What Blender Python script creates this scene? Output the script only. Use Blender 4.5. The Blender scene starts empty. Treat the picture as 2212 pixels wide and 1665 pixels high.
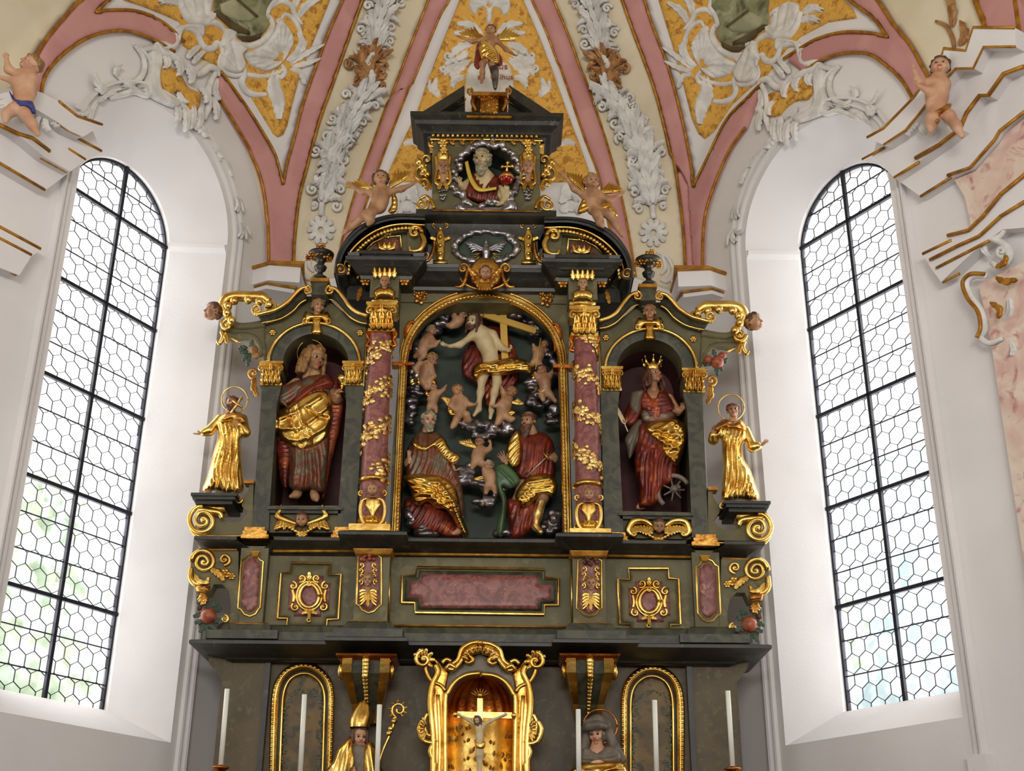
import bpy, bmesh, math, random
import numpy as np
from mathutils import Vector, Matrix
from mathutils.geometry import delaunay_2d_cdt
random.seed(7); rng = np.random.default_rng(7)
sc = bpy.context.scene
COL = sc.collection
PI = math.pi
# ------------------------------------------------------------------ camera
F_PX = 2677.3; PITCH = .41576; ROLL = .00683; YAW = .00956
CAM = np.array([0., 0., 1.6])
Fw = np.array([math.sin(YAW)*math.cos(PITCH), math.cos(YAW)*math.cos(PITCH), math.sin(PITCH)])
R0 = np.array([math.cos(YAW), -math.sin(YAW), 0.]); U0 = np.cross(R0, Fw)
Rt = R0*math.cos(ROLL)+U0*math.sin(ROLL); Up = -R0*math.sin(ROLL)+U0*math.cos(ROLL)
cam = bpy.data.cameras.new('camera'); co = bpy.data.objects.new('camera', cam); COL.objects.link(co)
co.matrix_world = Matrix(((Rt[0], Up[0], -Fw[0], CAM[0]), (Rt[1], Up[1], -Fw[1], CAM[1]), (Rt[2], Up[2], -Fw[2], CAM[2]), (0, 0, 0, 1)))
cam.sensor_fit = 'HORIZONTAL'; cam.sensor_width = 36; cam.lens = F_PX/2212*36; cam.clip_end = 200
sc.camera = co

def rays(px, py):
    px = np.asarray(px, float); py = np.asarray(py, float)
    d = Fw + ((px-1106)/F_PX)[..., None]*Rt - ((py-832.5)/F_PX)[..., None]*Up
    return d
def onY(px, py, Y):                      # where the sight line meets the vertical plane y = Y
    d = rays(px, py); t = np.asarray(Y, float)/d[..., 1]
    return CAM + d*t[..., None]
def P(px, py, Y): return onY(px, py, Y)
def SC(Y, py=900):                       # metres per picture unit on the plane y = Y
    return Y/rays(1100, py)[1]/F_PX
def ZZ(py, Y, px=1045): return float(P(px, py, Y)[2])
def XX(px, py, Y): return float(P(px, py, Y)[0])
# ------------------------------------------------------------------ room surface: walls and vault as one convex shell
AZL, AZR = math.radians(29.07), math.radians(31.6)
YC = 11.35
CL = P(610, 600, YC)[:2]; CR = P(1503, 620, YC)[:2]
NL = np.array([math.cos(AZL), -math.sin(AZL), 0.]); NR = np.array([-math.cos(AZR), -math.sin(AZR), 0.])   # inward normals
DL = np.array([-math.sin(AZL), -math.cos(AZL), 0.]); DR = np.array([math.sin(AZR), -math.cos(AZR), 0.])  # along the wall, toward the nave
EC = np.array([.05, 6.5]); EA, EB, EH, Z0 = 4.32, 5.66, 6.5, 7.35
# planes: (point, inward normal)
PLANES = [(np.array([CL[0], CL[1], 0]), NL), (np.array([CR[0], CR[1], 0]), NR), (np.array([0, YC, 0]), np.array([0, -1., 0]))]
def surf(px, py, which=None):
    d = rays(px, py); sh = d.shape[:-1]; d = d.reshape(-1, 3)
    best = np.full(len(d), 1e9); nrm = np.zeros_like(d)
    for i, (p, n) in enumerate(PLANES):
        if which is not None and which != i: continue
        dn = d@n; t = np.where(dn < -1e-6, ((p-CAM)@n)/np.where(dn < -1e-6, dn, -1), 1e9)
        m = t < best; best[m] = t[m]; nrm[m] = n
    if which is None or which == 3:
        s = np.array([1/EA, 1/EB, 1/EH]); o = (CAM-np.array([EC[0], EC[1], Z0]))*s; q = d*s
        A = (q*q).sum(1); B = 2*(q@o); C = o@o-1; disc = np.maximum(B*B-4*A*C, 0); t = (-B+np.sqrt(disc))/(2*A)
        z = CAM[2]+d[:, 2]*t
        t = np.where(z > Z0, t, 1e9)
        m = t < best; best[m] = t[m]
        pt = CAM+d*t[:, None]; g = -(pt-np.array([EC[0], EC[1], Z0]))*s*s; g /= np.linalg.norm(g, axis=1)[:, None]+1e-12
        nrm[m] = g[m]
    best = np.minimum(best, 40.)
    return (CAM+d*best[:, None]).reshape(*sh, 3), nrm.reshape(*sh, 3)
def mS(px, py, h, which=None):           # h metres proud of the walls / vault
    p, n = surf(px, py, which); return p+n*np.asarray(h)[..., None]
def mW(i): return lambda px, py, h: mS(px, py, h, i)
def mY(Y): return lambda px, py, h: onY(px, py, Y-np.asarray(h, float)+0*np.asarray(px, float))
SPLIT = {'gilt_fillet', 'gilt_moulding', 'gilt_scroll', 'small_fruit', 'gilt_leaf_spray', 'pilaster_base', 'gilt_wave_edge', 'fruit', 'impost', 'gilt_spray', 'gilt_rosette', 'side_console', 'gilt_ear', 'gilt_herm', 'gilt_edge', 'gilt_drop', 'shell_ornament', 'gilt_ground', 'gilt_collar', 'painted_stones', 'crook', 'ray_halo', 'dentil_row', 'gilt_accent', 'gilt_acanthus', 'inner_bead', 'frame_bead'}
# ------------------------------------------------------------------ tiny mesh builder
class MB:
    def __init__(s): s.v = []; s.f = []; s.m = []; s.n = 0
    def add(s, v, f, mi=0):
        v = np.asarray(v, float).reshape(-1, 3); n = s.n; s.v.append(v)
        for k, q in enumerate(f):
            s.f.append([i+n for i in q]); s.m.append(mi if np.isscalar(mi) else int(mi[k]))
        s.n += len(v); return s
    def grid(s, V, cu=False, cv=False, mi=0):       # V: (nu, nv, 3)
        nu, nv = V.shape[:2]; f = []
        for i in range(nu if cu else nu-1):
            a = i*nv; b = ((i+1) % nu)*nv
            for j in range(nv if cv else nv-1):
                k = (j+1) % nv; f.append((a+j, a+k, b+k, b+j))
        return s.add(V.reshape(-1, 3), f, mi)
    def pieces(s):                       # loose pieces, those that touch kept together
        V = np.concatenate(s.v)
        par = list(range(s.n))
        def find(a):
            while par[a] != a: par[a] = par[par[a]]; a = par[a]
            return a
        for F in s.f:
            a = find(F[0])
            for i in F[1:]: par[find(i)] = a
        r = np.array([find(i) for i in range(s.n)]); ids = np.unique(r); B = [(V[r == i].min(0)-.012, V[r == i].max(0)+.012) for i in ids]; g = list(range(len(ids)))
        ch = True
        while ch:
            ch = False
            for i in range(len(ids)):
                for j in range(i):
                    if g[i] != g[j] and (B[i][0] < B[j][1]).all() and (B[j][0] < B[i][1]).all():
                        a, b = g[i], g[j]; g = [b if x == a else x for x in g]; ch = True
        if len(set(g)) < 2: return [s]
        lab = {ids[i]: g[i] for i in range(len(ids))}; out = []
        for k in sorted(set(g)):
            m = MB(); sel = np.array([lab[x] == k for x in r]); mp = np.cumsum(sel)-1; m.add(V[sel], [[int(mp[i]) for i in F] for F in s.f if sel[F[0]]]); out.append(m)
        return out
    def build(s, name, mat, parent=None, *a, **k):
        if parent is not None and name in SPLIT and s.n < 9000:
            for q in s.pieces(): o = q._build(name, mat, parent, *a, **k)
            return o
        return s._build(name, mat, parent, *a, **k)
    def _build(s, name, mat, parent=None, smooth=True, angle=None, bevel=0, **props):
        me = bpy.data.meshes.new(name)
        V = np.concatenate(s.v) if s.v else np.zeros((0, 3))
        off = np.zeros(3)
        if parent is not None: off = wloc(parent)
        me.from_pydata((V-off).tolist(), [], s.f)
        mats = mat if isinstance(mat, (list, tuple)) else [mat]
        for m in mats: me.materials.append(m)
        if len(mats) > 1: me.polygons.foreach_set('material_index', s.m)
        bm = bmesh.new(); bm.from_mesh(me); bmesh.ops.recalc_face_normals(bm, faces=bm.faces); bm.to_mesh(me); bm.free()
        if smooth: me.polygons.foreach_set('use_smooth', [True]*len(me.polygons))
        me.update()
        o = bpy.data.objects.new(name, me); COL.objects.link(o)
        if parent is not None: o.parent = parent
        if smooth and angle is not None: me.set_sharp_from_angle(angle=math.radians(angle))
        if bevel:
            b = o.modifiers.new('bevel', 'BEVEL'); b.width = bevel; b.segments = 2; b.limit_method = 'ANGLE'
        for k, q in props.items():
            if q is not None: o[{'cat': 'category'}.get(k, k)] = q
        return o
def wloc(o):
    l = np.zeros(3)
    while o is not None: l = l+np.array(o.location); o = o.parent
    return l
def thing(name, label, cat, loc, group=None, kind=None):
    o = bpy.data.objects.new(name, None); COL.objects.link(o); o.location = [float(x) for x in loc]; o.empty_display_size = .1
    if label: o['label'] = label
    if cat: o['category'] = cat
    if group: o['group'] = group
    if kind: o['kind'] = kind
    return o
# ------------------------------------------------------------------ 2-D helpers
def cr(pts, n=8, closed=False):          # Catmull-Rom through any-dimension points
    p = np.asarray(pts, float)
    if closed: q = np.vstack([p[-1], p, p[0], p[1]])
    else: q = np.vstack([2*p[0]-p[1], p, 2*p[-1]-p[-2]])
    out = []
    for i in range(1, len(q)-2):
        a, b, c, d = q[i-1], q[i], q[i+1], q[i+2]
        for k in range(n):
            t = k/n; out.append(.5*((2*b)+(c-a)*t+(2*a-5*b+4*c-d)*t*t+(3*b-a-3*c+d)*t**3))
    if not closed: out.append(p[-1])
    return np.array(out)
def resamp(p, n):
    p = np.asarray(p, float); d = np.r_[0, np.cumsum(np.linalg.norm(np.diff(p[:, :2], axis=0), axis=1))]
    t = np.linspace(0, d[-1], n); return np.stack([np.interp(t, d, p[:, k]) for k in range(p.shape[1])], 1)
def spiral(cx, cy, r, a0, turns, r1=.12, n=40, asp=1.):   # r outer; a0 start angle (deg, picture sense: 90 = down); turns signed
    t = np.linspace(0, 1, n); a = math.radians(a0)+t*turns*2*PI; rr = r*(1-t)+r*r1*t
    return np.stack([cx+rr*np.cos(a), cy+rr*asp*np.sin(a)], 1)
def mirx(p, ax=1045.): p = np.array(p, float); p[:, 0] = 2*ax-p[:, 0]; return p
def segd(q, line, closed=False):         # distance of points q to a polyline
    L = np.asarray(line, float)[:, :2]; A = L; B = np.roll(L, -1, 0)
    if not closed: A, B = A[:-1], B[:-1]
    out = np.full(len(q), 1e9); side = None
    for a, b in zip(A, B):
        ab = b-a; t = np.clip(((q-a)@ab)/max(ab@ab, 1e-9), 0, 1); d = np.linalg.norm(q-(a+t[:, None]*ab), axis=1); out = np.minimum(out, d)
    return out
def inside(q, poly):
    x, y = q[:, 0], q[:, 1]; c = np.zeros(len(q), bool); n = len(poly); j = n-1
    for i in range(n):
        xi, yi = poly[i][:2]; xj, yj = poly[j][:2]
        if yi != yj:
            m = ((yi > y) != (yj > y)) & (x < (xj-xi)*(y-yi)/(yj-yi)+xi); c ^= m
        j = i
    return c
# ------------------------------------------------------------------ relief tools (mapper m(px, py, h) -> world; h in metres)
def relief(mb, m, outline, depth, edge=6., step=5., folds=(), auto=None, holes=(), back=0., base=0., fn=None, mi=0, smooth_outline=0, dome=0.):
    """Carved relief: rounded edge, optional bulge (dome), fold ridges and grooves. depth / folds in metres, everything else in picture units."""
    o = cr(outline, smooth_outline, True) if smooth_outline else np.asarray(outline, float)
    loops = [o]+[np.asarray(h, float) for h in holes]
    pts = []; edges = []
    for L in loops:
        L = np.vstack([L, L[:1]]); dd = []
        for a, b in zip(L[:-1], L[1:]):
            k = max(1, int(np.linalg.norm(b-a)/step+.5)); dd += [a+(b-a)*i/k for i in range(k)]
        n0 = len(pts); pts += dd; edges += [(n0+i, n0+(i+1) % len(dd)) for i in range(len(dd))]
    nb = len(pts); B = np.array(pts)
    lo, hi = o.min(0), o.max(0); gx, gy = np.meshgrid(np.arange(lo[0]+step*.5, hi[0], step), np.arange(lo[1]+step*.5, hi[1], step*.87))
    gx[::2] += step*.5; G = np.stack([gx.ravel(), gy.ravel()], 1)
    ok = inside(G, o)
    for h in loops[1:]: ok &= ~inside(G, h)
    G = G[ok]
    def bd(q):
        d = segd(q, o, True)
        for h in loops[1:]: d = np.minimum(d, segd(q, h, True))
        return d
    if len(G): G = G[bd(G) > step*.45]
    allp = [Vector(p) for p in pts]+[Vector(p) for p in G]
    vs, _, fs, ov, _, _ = delaunay_2d_cdt(allp, edges, [], 1, 1e-4)
    V = np.array([(v.x, v.y) for v in vs]); cen = np.array([V[list(f)].mean(0) for f in fs]) if len(fs) else np.zeros((0, 2))
    keep = inside(cen, o)
    for h in loops[1:]: keep &= ~inside(cen, h)
    fs = [f for f, k in zip(fs, keep) if k]
    d = bd(V); e = np.clip(d/edge, 0, 1) if edge else np.ones(len(d)); H = depth*np.sqrt(np.clip(1-(1-e)**2, 0, 1))
    if dome:
        dm = max(d.max(), 1e-6); H = H+dome*np.sqrt(np.clip(1-(1-d/dm)**2, 0, 1))
    for fd in folds:
        line, w, a = fd[0], fd[1], fd[2]; dl = segd(V, line); H = H+a*np.exp(-(dl/w)**2)*e
    if auto:
        for ang, wl, amp, ph in auto:
            c, s_ = math.cos(math.radians(ang)), math.sin(math.radians(ang))
            u = V[:, 0]*c+V[:, 1]*s_; w_ = -V[:, 0]*s_+V[:, 1]*c
            u = u+wl*.6*np.sin(w_/wl*.45+ph)
            H = H+amp*(1-2*np.abs(np.sin(PI*u/wl+ph)))*e
    if fn is not None: H = H+fn(V, d, e)
    F3 = m(V[:, 0], V[:, 1], base+H)
    onb = d < 1e-3; n = len(V)
    Bk = m(V[:, 0], V[:, 1], base-back*np.sqrt(np.clip(1-(1-e)**2, 0, 1)) if back else np.zeros(n)+base-.004)
    cnt = {}
    for f in fs:
        for a, b in zip(f, f[1:]+f[:1]): cnt[(a, b)] = 1
    side = []
    faces = [tuple(f) for f in fs]+([tuple(n+i for i in reversed(f)) for f in fs] if back else [])
    if True:
        for (a, b) in cnt:
            if (b, a) not in cnt: faces.append((b, a, n+a, n+b))
    mb.add(np.vstack([F3, Bk]), faces, mi); return mb
def strip(mb, m, A, B, prof, n=60, mi=0, close_back=True):
    """Band between two edge lines; prof = [(v 0..1, h metres)]."""
    A = resamp(A, n); B = resamp(B, n); V = np.zeros((n, len(prof), 3))
    for j, (v, h) in enumerate(prof):
        q = A*(1-v)+B*v; V[:, j] = m(q[:, 0], q[:, 1], np.full(n, float(h)))
    return mb.grid(V, mi=mi)
ROUND = [(0, -.05)]+[(.5-.5*math.cos(PI*k/8), math.sin(PI*k/8)) for k in range(1, 8)]+[(1, -.05)]
def rnd(h): return [(v, (q*h if q > 0 else q)) for v, q in ROUND]
def tube(mb, m, path, r, n=None, k=8, h=0., flat=1., s=None, taper=None, mi=0, smooth=6, cap=True):
    """Tube along picture path; r picture units (scalar or list along the path); s metres per unit; path may have a third column = extra height in units."""
    p = np.asarray(path, float)
    if p.shape[1] == 2: p = np.c_[p, np.zeros(len(p))]
    if smooth and len(p) > 2: p = cr(p, smooth)
    if n: p = resamp(p, n)
    N = len(p); rr = np.interp(np.linspace(0, 1, N), np.linspace(0, 1, len(r)), r) if not np.isscalar(r) else np.full(N, float(r))
    if taper: rr = rr*np.interp(np.linspace(0, 1, N), np.linspace(0, 1, len(taper)), taper)
    if s is None: s = .0043
    C = m(p[:, 0], p[:, 1], h+p[:, 2]*s)
    T = np.gradient(C, axis=0); T /= np.linalg.norm(T, axis=1)[:, None]+1e-9
    D = CAM-C; D /= np.linalg.norm(D, axis=1)[:, None]; S = np.cross(T, D); S /= np.linalg.norm(S, axis=1)[:, None]+1e-9; W = np.cross(S, T)
    a = np.arange(k)*2*PI/k; V = C[:, None]+(rr*s)[:, None, None]*(np.cos(a)[None, :, None]*S[:, None]+flat*np.sin(a)[None, :, None]*W[:, None])
    mb.grid(V, cv=True, mi=mi)
    if cap:
        n0 = mb.n-N*k; mb.f.append([n0+i for i in range(k)]); mb.m.append(mi); mb.f.append([n0+(N-1)*k+i for i in reversed(range(k))]); mb.m.append(mi)
    return mb
def leaf(mb, m, path, w, ht=.03, lobes=5, base=0., curl=.03, mi=0, n=22, nv=9, cut=.42, tipw=.12):
    """Acanthus leaf along a picture path: lobed margins, midrib groove, tip curling off the ground."""
    p = resamp(cr(path, 8) if len(path) > 2 else path, n); t = np.linspace(0, 1, n)
    T = np.gradient(p, axis=0); T /= np.linalg.norm(T, axis=1)[:, None]+1e-9; N = np.stack([-T[:, 1], T[:, 0]], 1)
    env = np.sin(PI*np.clip(t*.86+.1, 0, 1))**.75*(1-t*.25); env = np.maximum(env, tipw*(1-t)+.04)
    L = np.abs(np.sin(PI*lobes*t)); V = np.zeros((n, nv, 3))
    for j in range(nv):
        v = -1+2*j/(nv-1); hw = w*env*(1-cut*(1-L)*abs(v)**1.5)
        q = p+N*(v*hw)[:, None]-T*(abs(v)*w*.35*(1-L))[:, None]*0+T*(abs(v)**2*w*.3*L)[:, None]
        hh = base+ht*(.35+.65*np.sqrt(max(0, 1-v*v*.9)))*(np.sin(PI*np.clip(t*.9+.08, 0, 1))**.5)-ht*.45*math.exp(-(v/.16)**2)+ht*.25*np.cos(v*2.2*PI)*L*.5+curl*t**3
        if abs(v) > .99: hh = hh*.35+base*.65
        V[:, j] = m(q[:, 0], q[:, 1], hh)
    mb.grid(V, mi=mi)
    q = V.copy(); 
    return mb
def lathe(mb, c, prof, k=20, axis=(0, 0, 1), mi=0, a0=0, a1=2*PI):
    """prof = [(r, t)] along axis from c, metres."""
    ax = np.array(axis, float); ax /= np.linalg.norm(ax); ref = np.array([1., 0, 0]) if abs(ax[0]) < .8 else np.array([0, 1., 0])
    u = np.cross(ax, ref); u /= np.linalg.norm(u); w = np.cross(ax, u)
    full = abs(a1-a0-2*PI) < 1e-6; a = np.linspace(a0, a1, k, endpoint=not full)
    V = np.array([[c+ax*t+r*(math.cos(b)*u+math.sin(b)*w) for b in a] for r, t in prof]); return mb.grid(V, cv=full, mi=mi)
def box(mb, x0, x1, y0, y1, z0, z1, mi=0):
    v = [(x, y, z) for x in (x0, x1) for y in (y0, y1) for z in (z0, z1)]
    return mb.add(v, [(0, 1, 3, 2), (4, 6, 7, 5), (0, 4, 5, 1), (2, 3, 7, 6), (0, 2, 6, 4), (1, 5, 7, 3)], mi)
def prism(mb, poly, y0, y1, mi=0, holes=()):
    """Extrude an (x, z) outline from y0 (front) to y1."""
    bm = bmesh.new(); loops = [poly]+list(holes); es = []
    for L in loops:
        vs = [bm.verts.new((p[0], y0, p[1])) for p in L]; es += [bm.edges.new((vs[i], vs[(i+1) % len(vs)])) for i in range(len(vs))]
    bmesh.ops.triangle_fill(bm, edges=es, use_beauty=True)
    r = bmesh.ops.extrude_face_region(bm, geom=list(bm.faces)); 
    for e in r['geom']:
        if isinstance(e, bmesh.types.BMVert): e.co.y = y1
    bm.verts.ensure_lookup_table(); bm.verts.index_update()
    v = [tuple(q.co) for q in bm.verts]; f = [[q.index for q in F.verts] for F in bm.faces]; bm.free(); return mb.add(v, f, mi)
def front(pts, Y):                        # picture outline -> (x, z) on plane y = Y
    q = P(np.array([p[0] for p in pts], float), np.array([p[1] for p in pts], float), Y); return [(a[0], a[2]) for a in q]
def sweepxy(mb, plan, prof, zb, mi=0, closed=False):
    """Moulding: profile [(out, z)] carried along a plan line (x, y) with mitres. Outward = to the viewer side (right of travel left-to-right)."""
    p = np.asarray(plan, float); n = len(p); off = []
    for i in range(n):
        d = []
        if i > 0: e = p[i]-p[i-1]; d.append(e/np.linalg.norm(e))
        if i < n-1: e = p[i+1]-p[i]; d.append(e/np.linalg.norm(e))
        ns = [np.array([e[1], -e[0]]) for e in d]
        if len(ns) == 1: off.append(ns[0])
        else:
            s = ns[0]+ns[1]; off.append(s/max(.2, (1+ns[0]@ns[1])))
    V = np.array([[(p[i][0]+off[i][0]*o, p[i][1]+off[i][1]*o, zb+z) for o, z in prof] for i in range(n)]); mb.grid(V, mi=mi)
    return mb
def sweepxz(mb, path, prof, Y, mi=0, closed=False):
    """Frame moulding along an (x, z) path in a plane y = Y: profile [(side, out)]; side to the left of travel."""
    p = np.asarray(path, float); n = len(p); V = []
    for i in range(n):
        a = p[(i-1) % n] if (closed or i > 0) else None; b = p[(i+1) % n] if (closed or i < n-1) else None
        d = []
        if a is not None and np.linalg.norm(p[i]-a) > 1e-9: d.append((p[i]-a)/np.linalg.norm(p[i]-a))
        if b is not None and np.linalg.norm(b-p[i]) > 1e-9: d.append((b-p[i])/np.linalg.norm(b-p[i]))
        ns = [np.array([-e[1], e[0]]) for e in d]
        o = ns[0] if len(ns) == 1 else (ns[0]+ns[1])/max(.25, 1+ns[0]@ns[1])
        V.append([(p[i][0]+o[0]*s, Y-h, p[i][1]+o[1]*s) for s, h in prof])
    return mb.grid(np.array(V), cu=closed, mi=mi)
def sph(mb, c, r, k=8, mi=0, sc_=(1, 1, 1)):
    c = np.asarray(c, float); th = np.linspace(0, PI, k//2+2)
    V = np.array([[c+np.array(sc_)*r*np.array([math.sin(t)*math.cos(a), math.sin(t)*math.sin(a), math.cos(t)]) for a in np.arange(k)*2*PI/k] for t in th]); return mb.grid(V, cv=True, mi=mi)
def rodp(mb, a, b, r, k=8, r1=None, mi=0):
    a = np.asarray(a, float); b = np.asarray(b, float); L = np.linalg.norm(b-a); r1 = r if r1 is None else r1
    return lathe(mb, a, [(0, 0), (r, 0), (r1, L), (0, L)], k, b-a, mi)
# ------------------------------------------------------------------ smooth-union solids
def solid(prims, res, k=None, neg=()):
    """prims: ('c', p0, r0, p1, r1) capsules, ('e', centre, radii, R or None) ellipsoids -> verts, quads (surface nets)."""
    k = k or res*1.5; lo = np.full(3, 1e9); hi = -lo
    for q in prims:
        if q[0] == 'c':
            for p, r in ((q[1], q[2]), (q[3], q[4])): lo = np.minimum(lo, np.array(p)-r); hi = np.maximum(hi, np.array(p)+r)
        else: r = max(q[2]); lo = np.minimum(lo, np.array(q[1])-r); hi = np.maximum(hi, np.array(q[1])+r)
    lo -= 3*res+k; hi += 3*res+k; dims = np.ceil((hi-lo)/res).astype(int)+1
    S = np.zeros(dims)
    ax = [lo[i]+np.arange(dims[i])*res for i in range(3)]
    def ev(q, sl):
        X, Y, Z = np.meshgrid(ax[0][sl[0]], ax[1][sl[1]], ax[2][sl[2]], indexing='ij')
        if q[0] == 'c':
            a = np.array(q[1], float); b = np.array(q[3], float); ab = b-a; L = ab@ab
            dx, dy, dz = X-a[0], Y-a[1], Z-a[2]; t = np.clip((dx*ab[0]+dy*ab[1]+dz*ab[2])/max(L, 1e-12), 0, 1)
            return np.sqrt((dx-t*ab[0])**2+(dy-t*ab[1])**2+(dz-t*ab[2])**2)-(q[2]*(1-t)+q[4]*t)
        c = q[1]; r = q[2]; D = np.stack([X-c[0], Y-c[1], Z-c[2]], -1)
        if len(q) > 3 and q[3] is not None: D = D@np.array(q[3])
        k0 = np.sqrt(((D/r)**2).sum(-1)); k1 = np.sqrt(((D/np.square(r))**2).sum(-1)); return k0*(k0-1)/np.maximum(k1, 1e-9)
    def bb(q, pad):
        if q[0] == 'c': l = np.minimum(np.array(q[1])-q[2], np.array(q[3])-q[4]); h = np.maximum(np.array(q[1])+q[2], np.array(q[3])+q[4])
        else: r = max(q[2]); l = np.array(q[1])-r; h = np.array(q[1])+r
        return [slice(max(0, int((l[i]-pad-lo[i])/res)), min(dims[i], int((h[i]+pad-lo[i])/res)+2)) for i in range(3)]
    for q in prims:
        sl = bb(q, 4*k+2*res); S[tuple(sl)] += np.exp(np.clip(-ev(q, sl)/k, -30, 30))
    D = -k*np.log(np.maximum(S, 1e-9))
    for q in neg:
        sl = bb(q, 2*res); D[tuple(sl)] = np.maximum(D[tuple(sl)], -ev(q, sl))
    I = D < 0; n = np.array(dims)-1
    c = [(i, j, l) for i in (0, 1) for j in (0, 1) for l in (0, 1)]
    cnt = sum(I[i:n[0]+i, j:n[1]+j, l:n[2]+l].astype(np.int8) for i, j, l in c); act = (cnt > 0) & (cnt < 8)
    idx = -np.ones(n, int); ii = np.argwhere(act); idx[act] = np.arange(len(ii))
    acc = np.zeros((len(ii), 3)); w = np.zeros(len(ii))
    for e in range(len(c)):
        for g in range(e+1, len(c)):
            a, b = np.array(c[e]), np.array(c[g])
            if np.abs(a-b).sum() != 1: continue
            va = D[tuple((ii+a).T)]; vb = D[tuple((ii+b).T)]; m = (va < 0) != (vb < 0)
            t = np.where(m, va/np.where(va-vb == 0, 1, va-vb), 0); acc += np.where(m[:, None], a+t[:, None]*(b-a), 0); w += m
    V = lo+(ii+acc/np.maximum(w, 1)[:, None])*res; F = []
    for d in range(3):
        u, v = (d+1) % 3, (d+2) % 3; s0 = [slice(0, -1)]*3; s1 = [slice(0, -1)]*3; s1[d] = slice(1, None)
        A = I[tuple(s0)]; B = I[tuple(s1)]; ch = np.argwhere(A != B)
        ch = ch[(ch[:, u] > 0) & (ch[:, v] > 0)]
        eu = np.zeros(3, int); eu[u] = 1; ev_ = np.zeros(3, int); ev_[v] = 1
        q = np.stack([idx[tuple((ch-o).T)] for o in (0*eu, eu, eu+ev_, ev_)], 1); q = q[(q >= 0).all(1)]; F.append(q)
    F = np.concatenate(F); return V, [tuple(int(x) for x in f) for f in F]
# ------------------------------------------------------------------ materials
def srgb(r, g, b):
    f = lambda c: ((c/255+.055)/1.055)**2.4 if c > 10 else c/255/12.92
    return (f(r), f(g), f(b), 1)
def mat(name, col, rough=.6, metal=0., col2=None, scale=4., lo=.4, hi=.6, bump=0., bscale=20., col3=None, scale3=15., detail=6., dist=.4, spec=.5, lo3=.55, hi3=.65, emit=None, kind='noise'):
    m = bpy.data.materials.new(name); m.use_nodes = True; N = m.node_tree.nodes; L = m.node_tree.links; b = N['Principled BSDF']
    b.inputs['Roughness'].default_value = rough; b.inputs['Metallic'].default_value = metal; b.inputs['Specular IOR Level'].default_value = spec
    b.inputs['Base Color'].default_value = col
    tc = N.new('ShaderNodeTexCoord'); src = tc.outputs['Object']
    geo = N.new('ShaderNodeNewGeometry'); src = geo.outputs['Position']
    out = None
    def layer(prev, c, s, lo, hi, kd, first=None):
        if kd == 'noise': t = N.new('ShaderNodeTexNoise'); t.inputs['Detail'].default_value = detail; t.inputs['Distortion'].default_value = dist; o = t.outputs['Fac']
        else: t = N.new('ShaderNodeTexVoronoi'); t.feature = 'DISTANCE_TO_EDGE'; o = t.outputs['Distance']
        t.inputs['Scale'].default_value = s; L.new(src, t.inputs['Vector'])
        r = N.new('ShaderNodeMapRange'); r.inputs[1].default_value = lo; r.inputs[2].default_value = hi; L.new(o, r.inputs[0])
        x = N.new('ShaderNodeMix'); x.data_type = 'RGBA'; L.new(r.outputs[0], x.inputs[0])
        if prev is None: x.inputs[6].default_value = first
        else: L.new(prev, x.inputs[6])
        x.inputs[7].default_value = c; return x.outputs[2]
    if col2: out = layer(None, col2, scale, lo, hi, kind, col)
    if col3: out = layer(out, col3, scale3, lo3, hi3, 'noise', col)
    if out: L.new(out, b.inputs['Base Color'])
    if bump:
        t = N.new('ShaderNodeTexNoise'); t.inputs['Scale'].default_value = bscale; t.inputs['Detail'].default_value = 4; L.new(src, t.inputs['Vector'])
        u = N.new('ShaderNodeBump'); u.inputs['Strength'].default_value = bump; u.inputs['Distance'].default_value = .02; L.new(t.outputs['Fac'], u.inputs['Height']); L.new(u.outputs[0], b.inputs['Normal'])
    return m
M = {}
M['plaster'] = mat('plaster_white', srgb(228, 224, 222), .9, bump=.06, bscale=60, col2=srgb(220, 216, 214), scale=.8, spec=.1)
M['cream'] = mat('plaster_cream', srgb(228, 217, 190), .9, col2=srgb(218, 205, 176), scale=1.2, spec=.1)
M['stucco'] = mat('stucco_white', srgb(228, 225, 220), .8, col2=srgb(206, 203, 198), scale=7, spec=.15, bump=.15, bscale=45)
M['pink'] = mat('pink_rib_paint', srgb(200, 147, 142), .75, col2=srgb(190, 136, 132), scale=2.5, spec=.2)
M['ochre'] = mat('ochre_gilt_line', srgb(186, 132, 42), .45, .45, col2=srgb(150, 98, 28), scale=12, spec=.4)
M['field'] = mat('ochre_crackle_field', srgb(220, 168, 76), .7, col2=srgb(176, 122, 52), scale=14, lo=.5, hi=.62, col3=srgb(230, 184, 96), scale3=36, lo3=.5, hi3=.7, bump=.6, bscale=35, spec=.2)
M['gold'] = mat('gold_leaf', srgb(240, 204, 116), .27, 1., col2=srgb(200, 152, 70), scale=5, bump=.14, bscale=22)
M['gold_dark'] = mat('old_gold', srgb(212, 160, 78), .34, 1., col2=srgb(156, 104, 46), scale=9, bump=.3, bscale=30)
M['green'] = mat('green_grey_paint', srgb(106, 99, 70), .55, col2=srgb(90, 84, 58), scale=2.2, col3=srgb(114, 106, 76), scale3=9, spec=.3)
M['marble_g'] = mat('green_marble_paint', srgb(72, 71, 52), .5, col2=srgb(48, 49, 37), scale=5, lo=.42, hi=.58, col3=srgb(92, 94, 76), scale3=9, lo3=.62, hi3=.8, dist=2.2, spec=.5)
M['dark'] = mat('dark_cornice_paint', srgb(48, 46, 37), .42, col2=srgb(30, 30, 24), scale=4, lo=.4, hi=.6, col3=srgb(84, 88, 76), scale3=14, lo3=.62, hi3=.75, dist=1.5, spec=.5)
M['brown'] = mat('brown_olive_wood', srgb(88, 74, 47), .5, col2=srgb(74, 62, 40), scale=3, col3=srgb(94, 82, 54), scale3=22, spec=.4)
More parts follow.
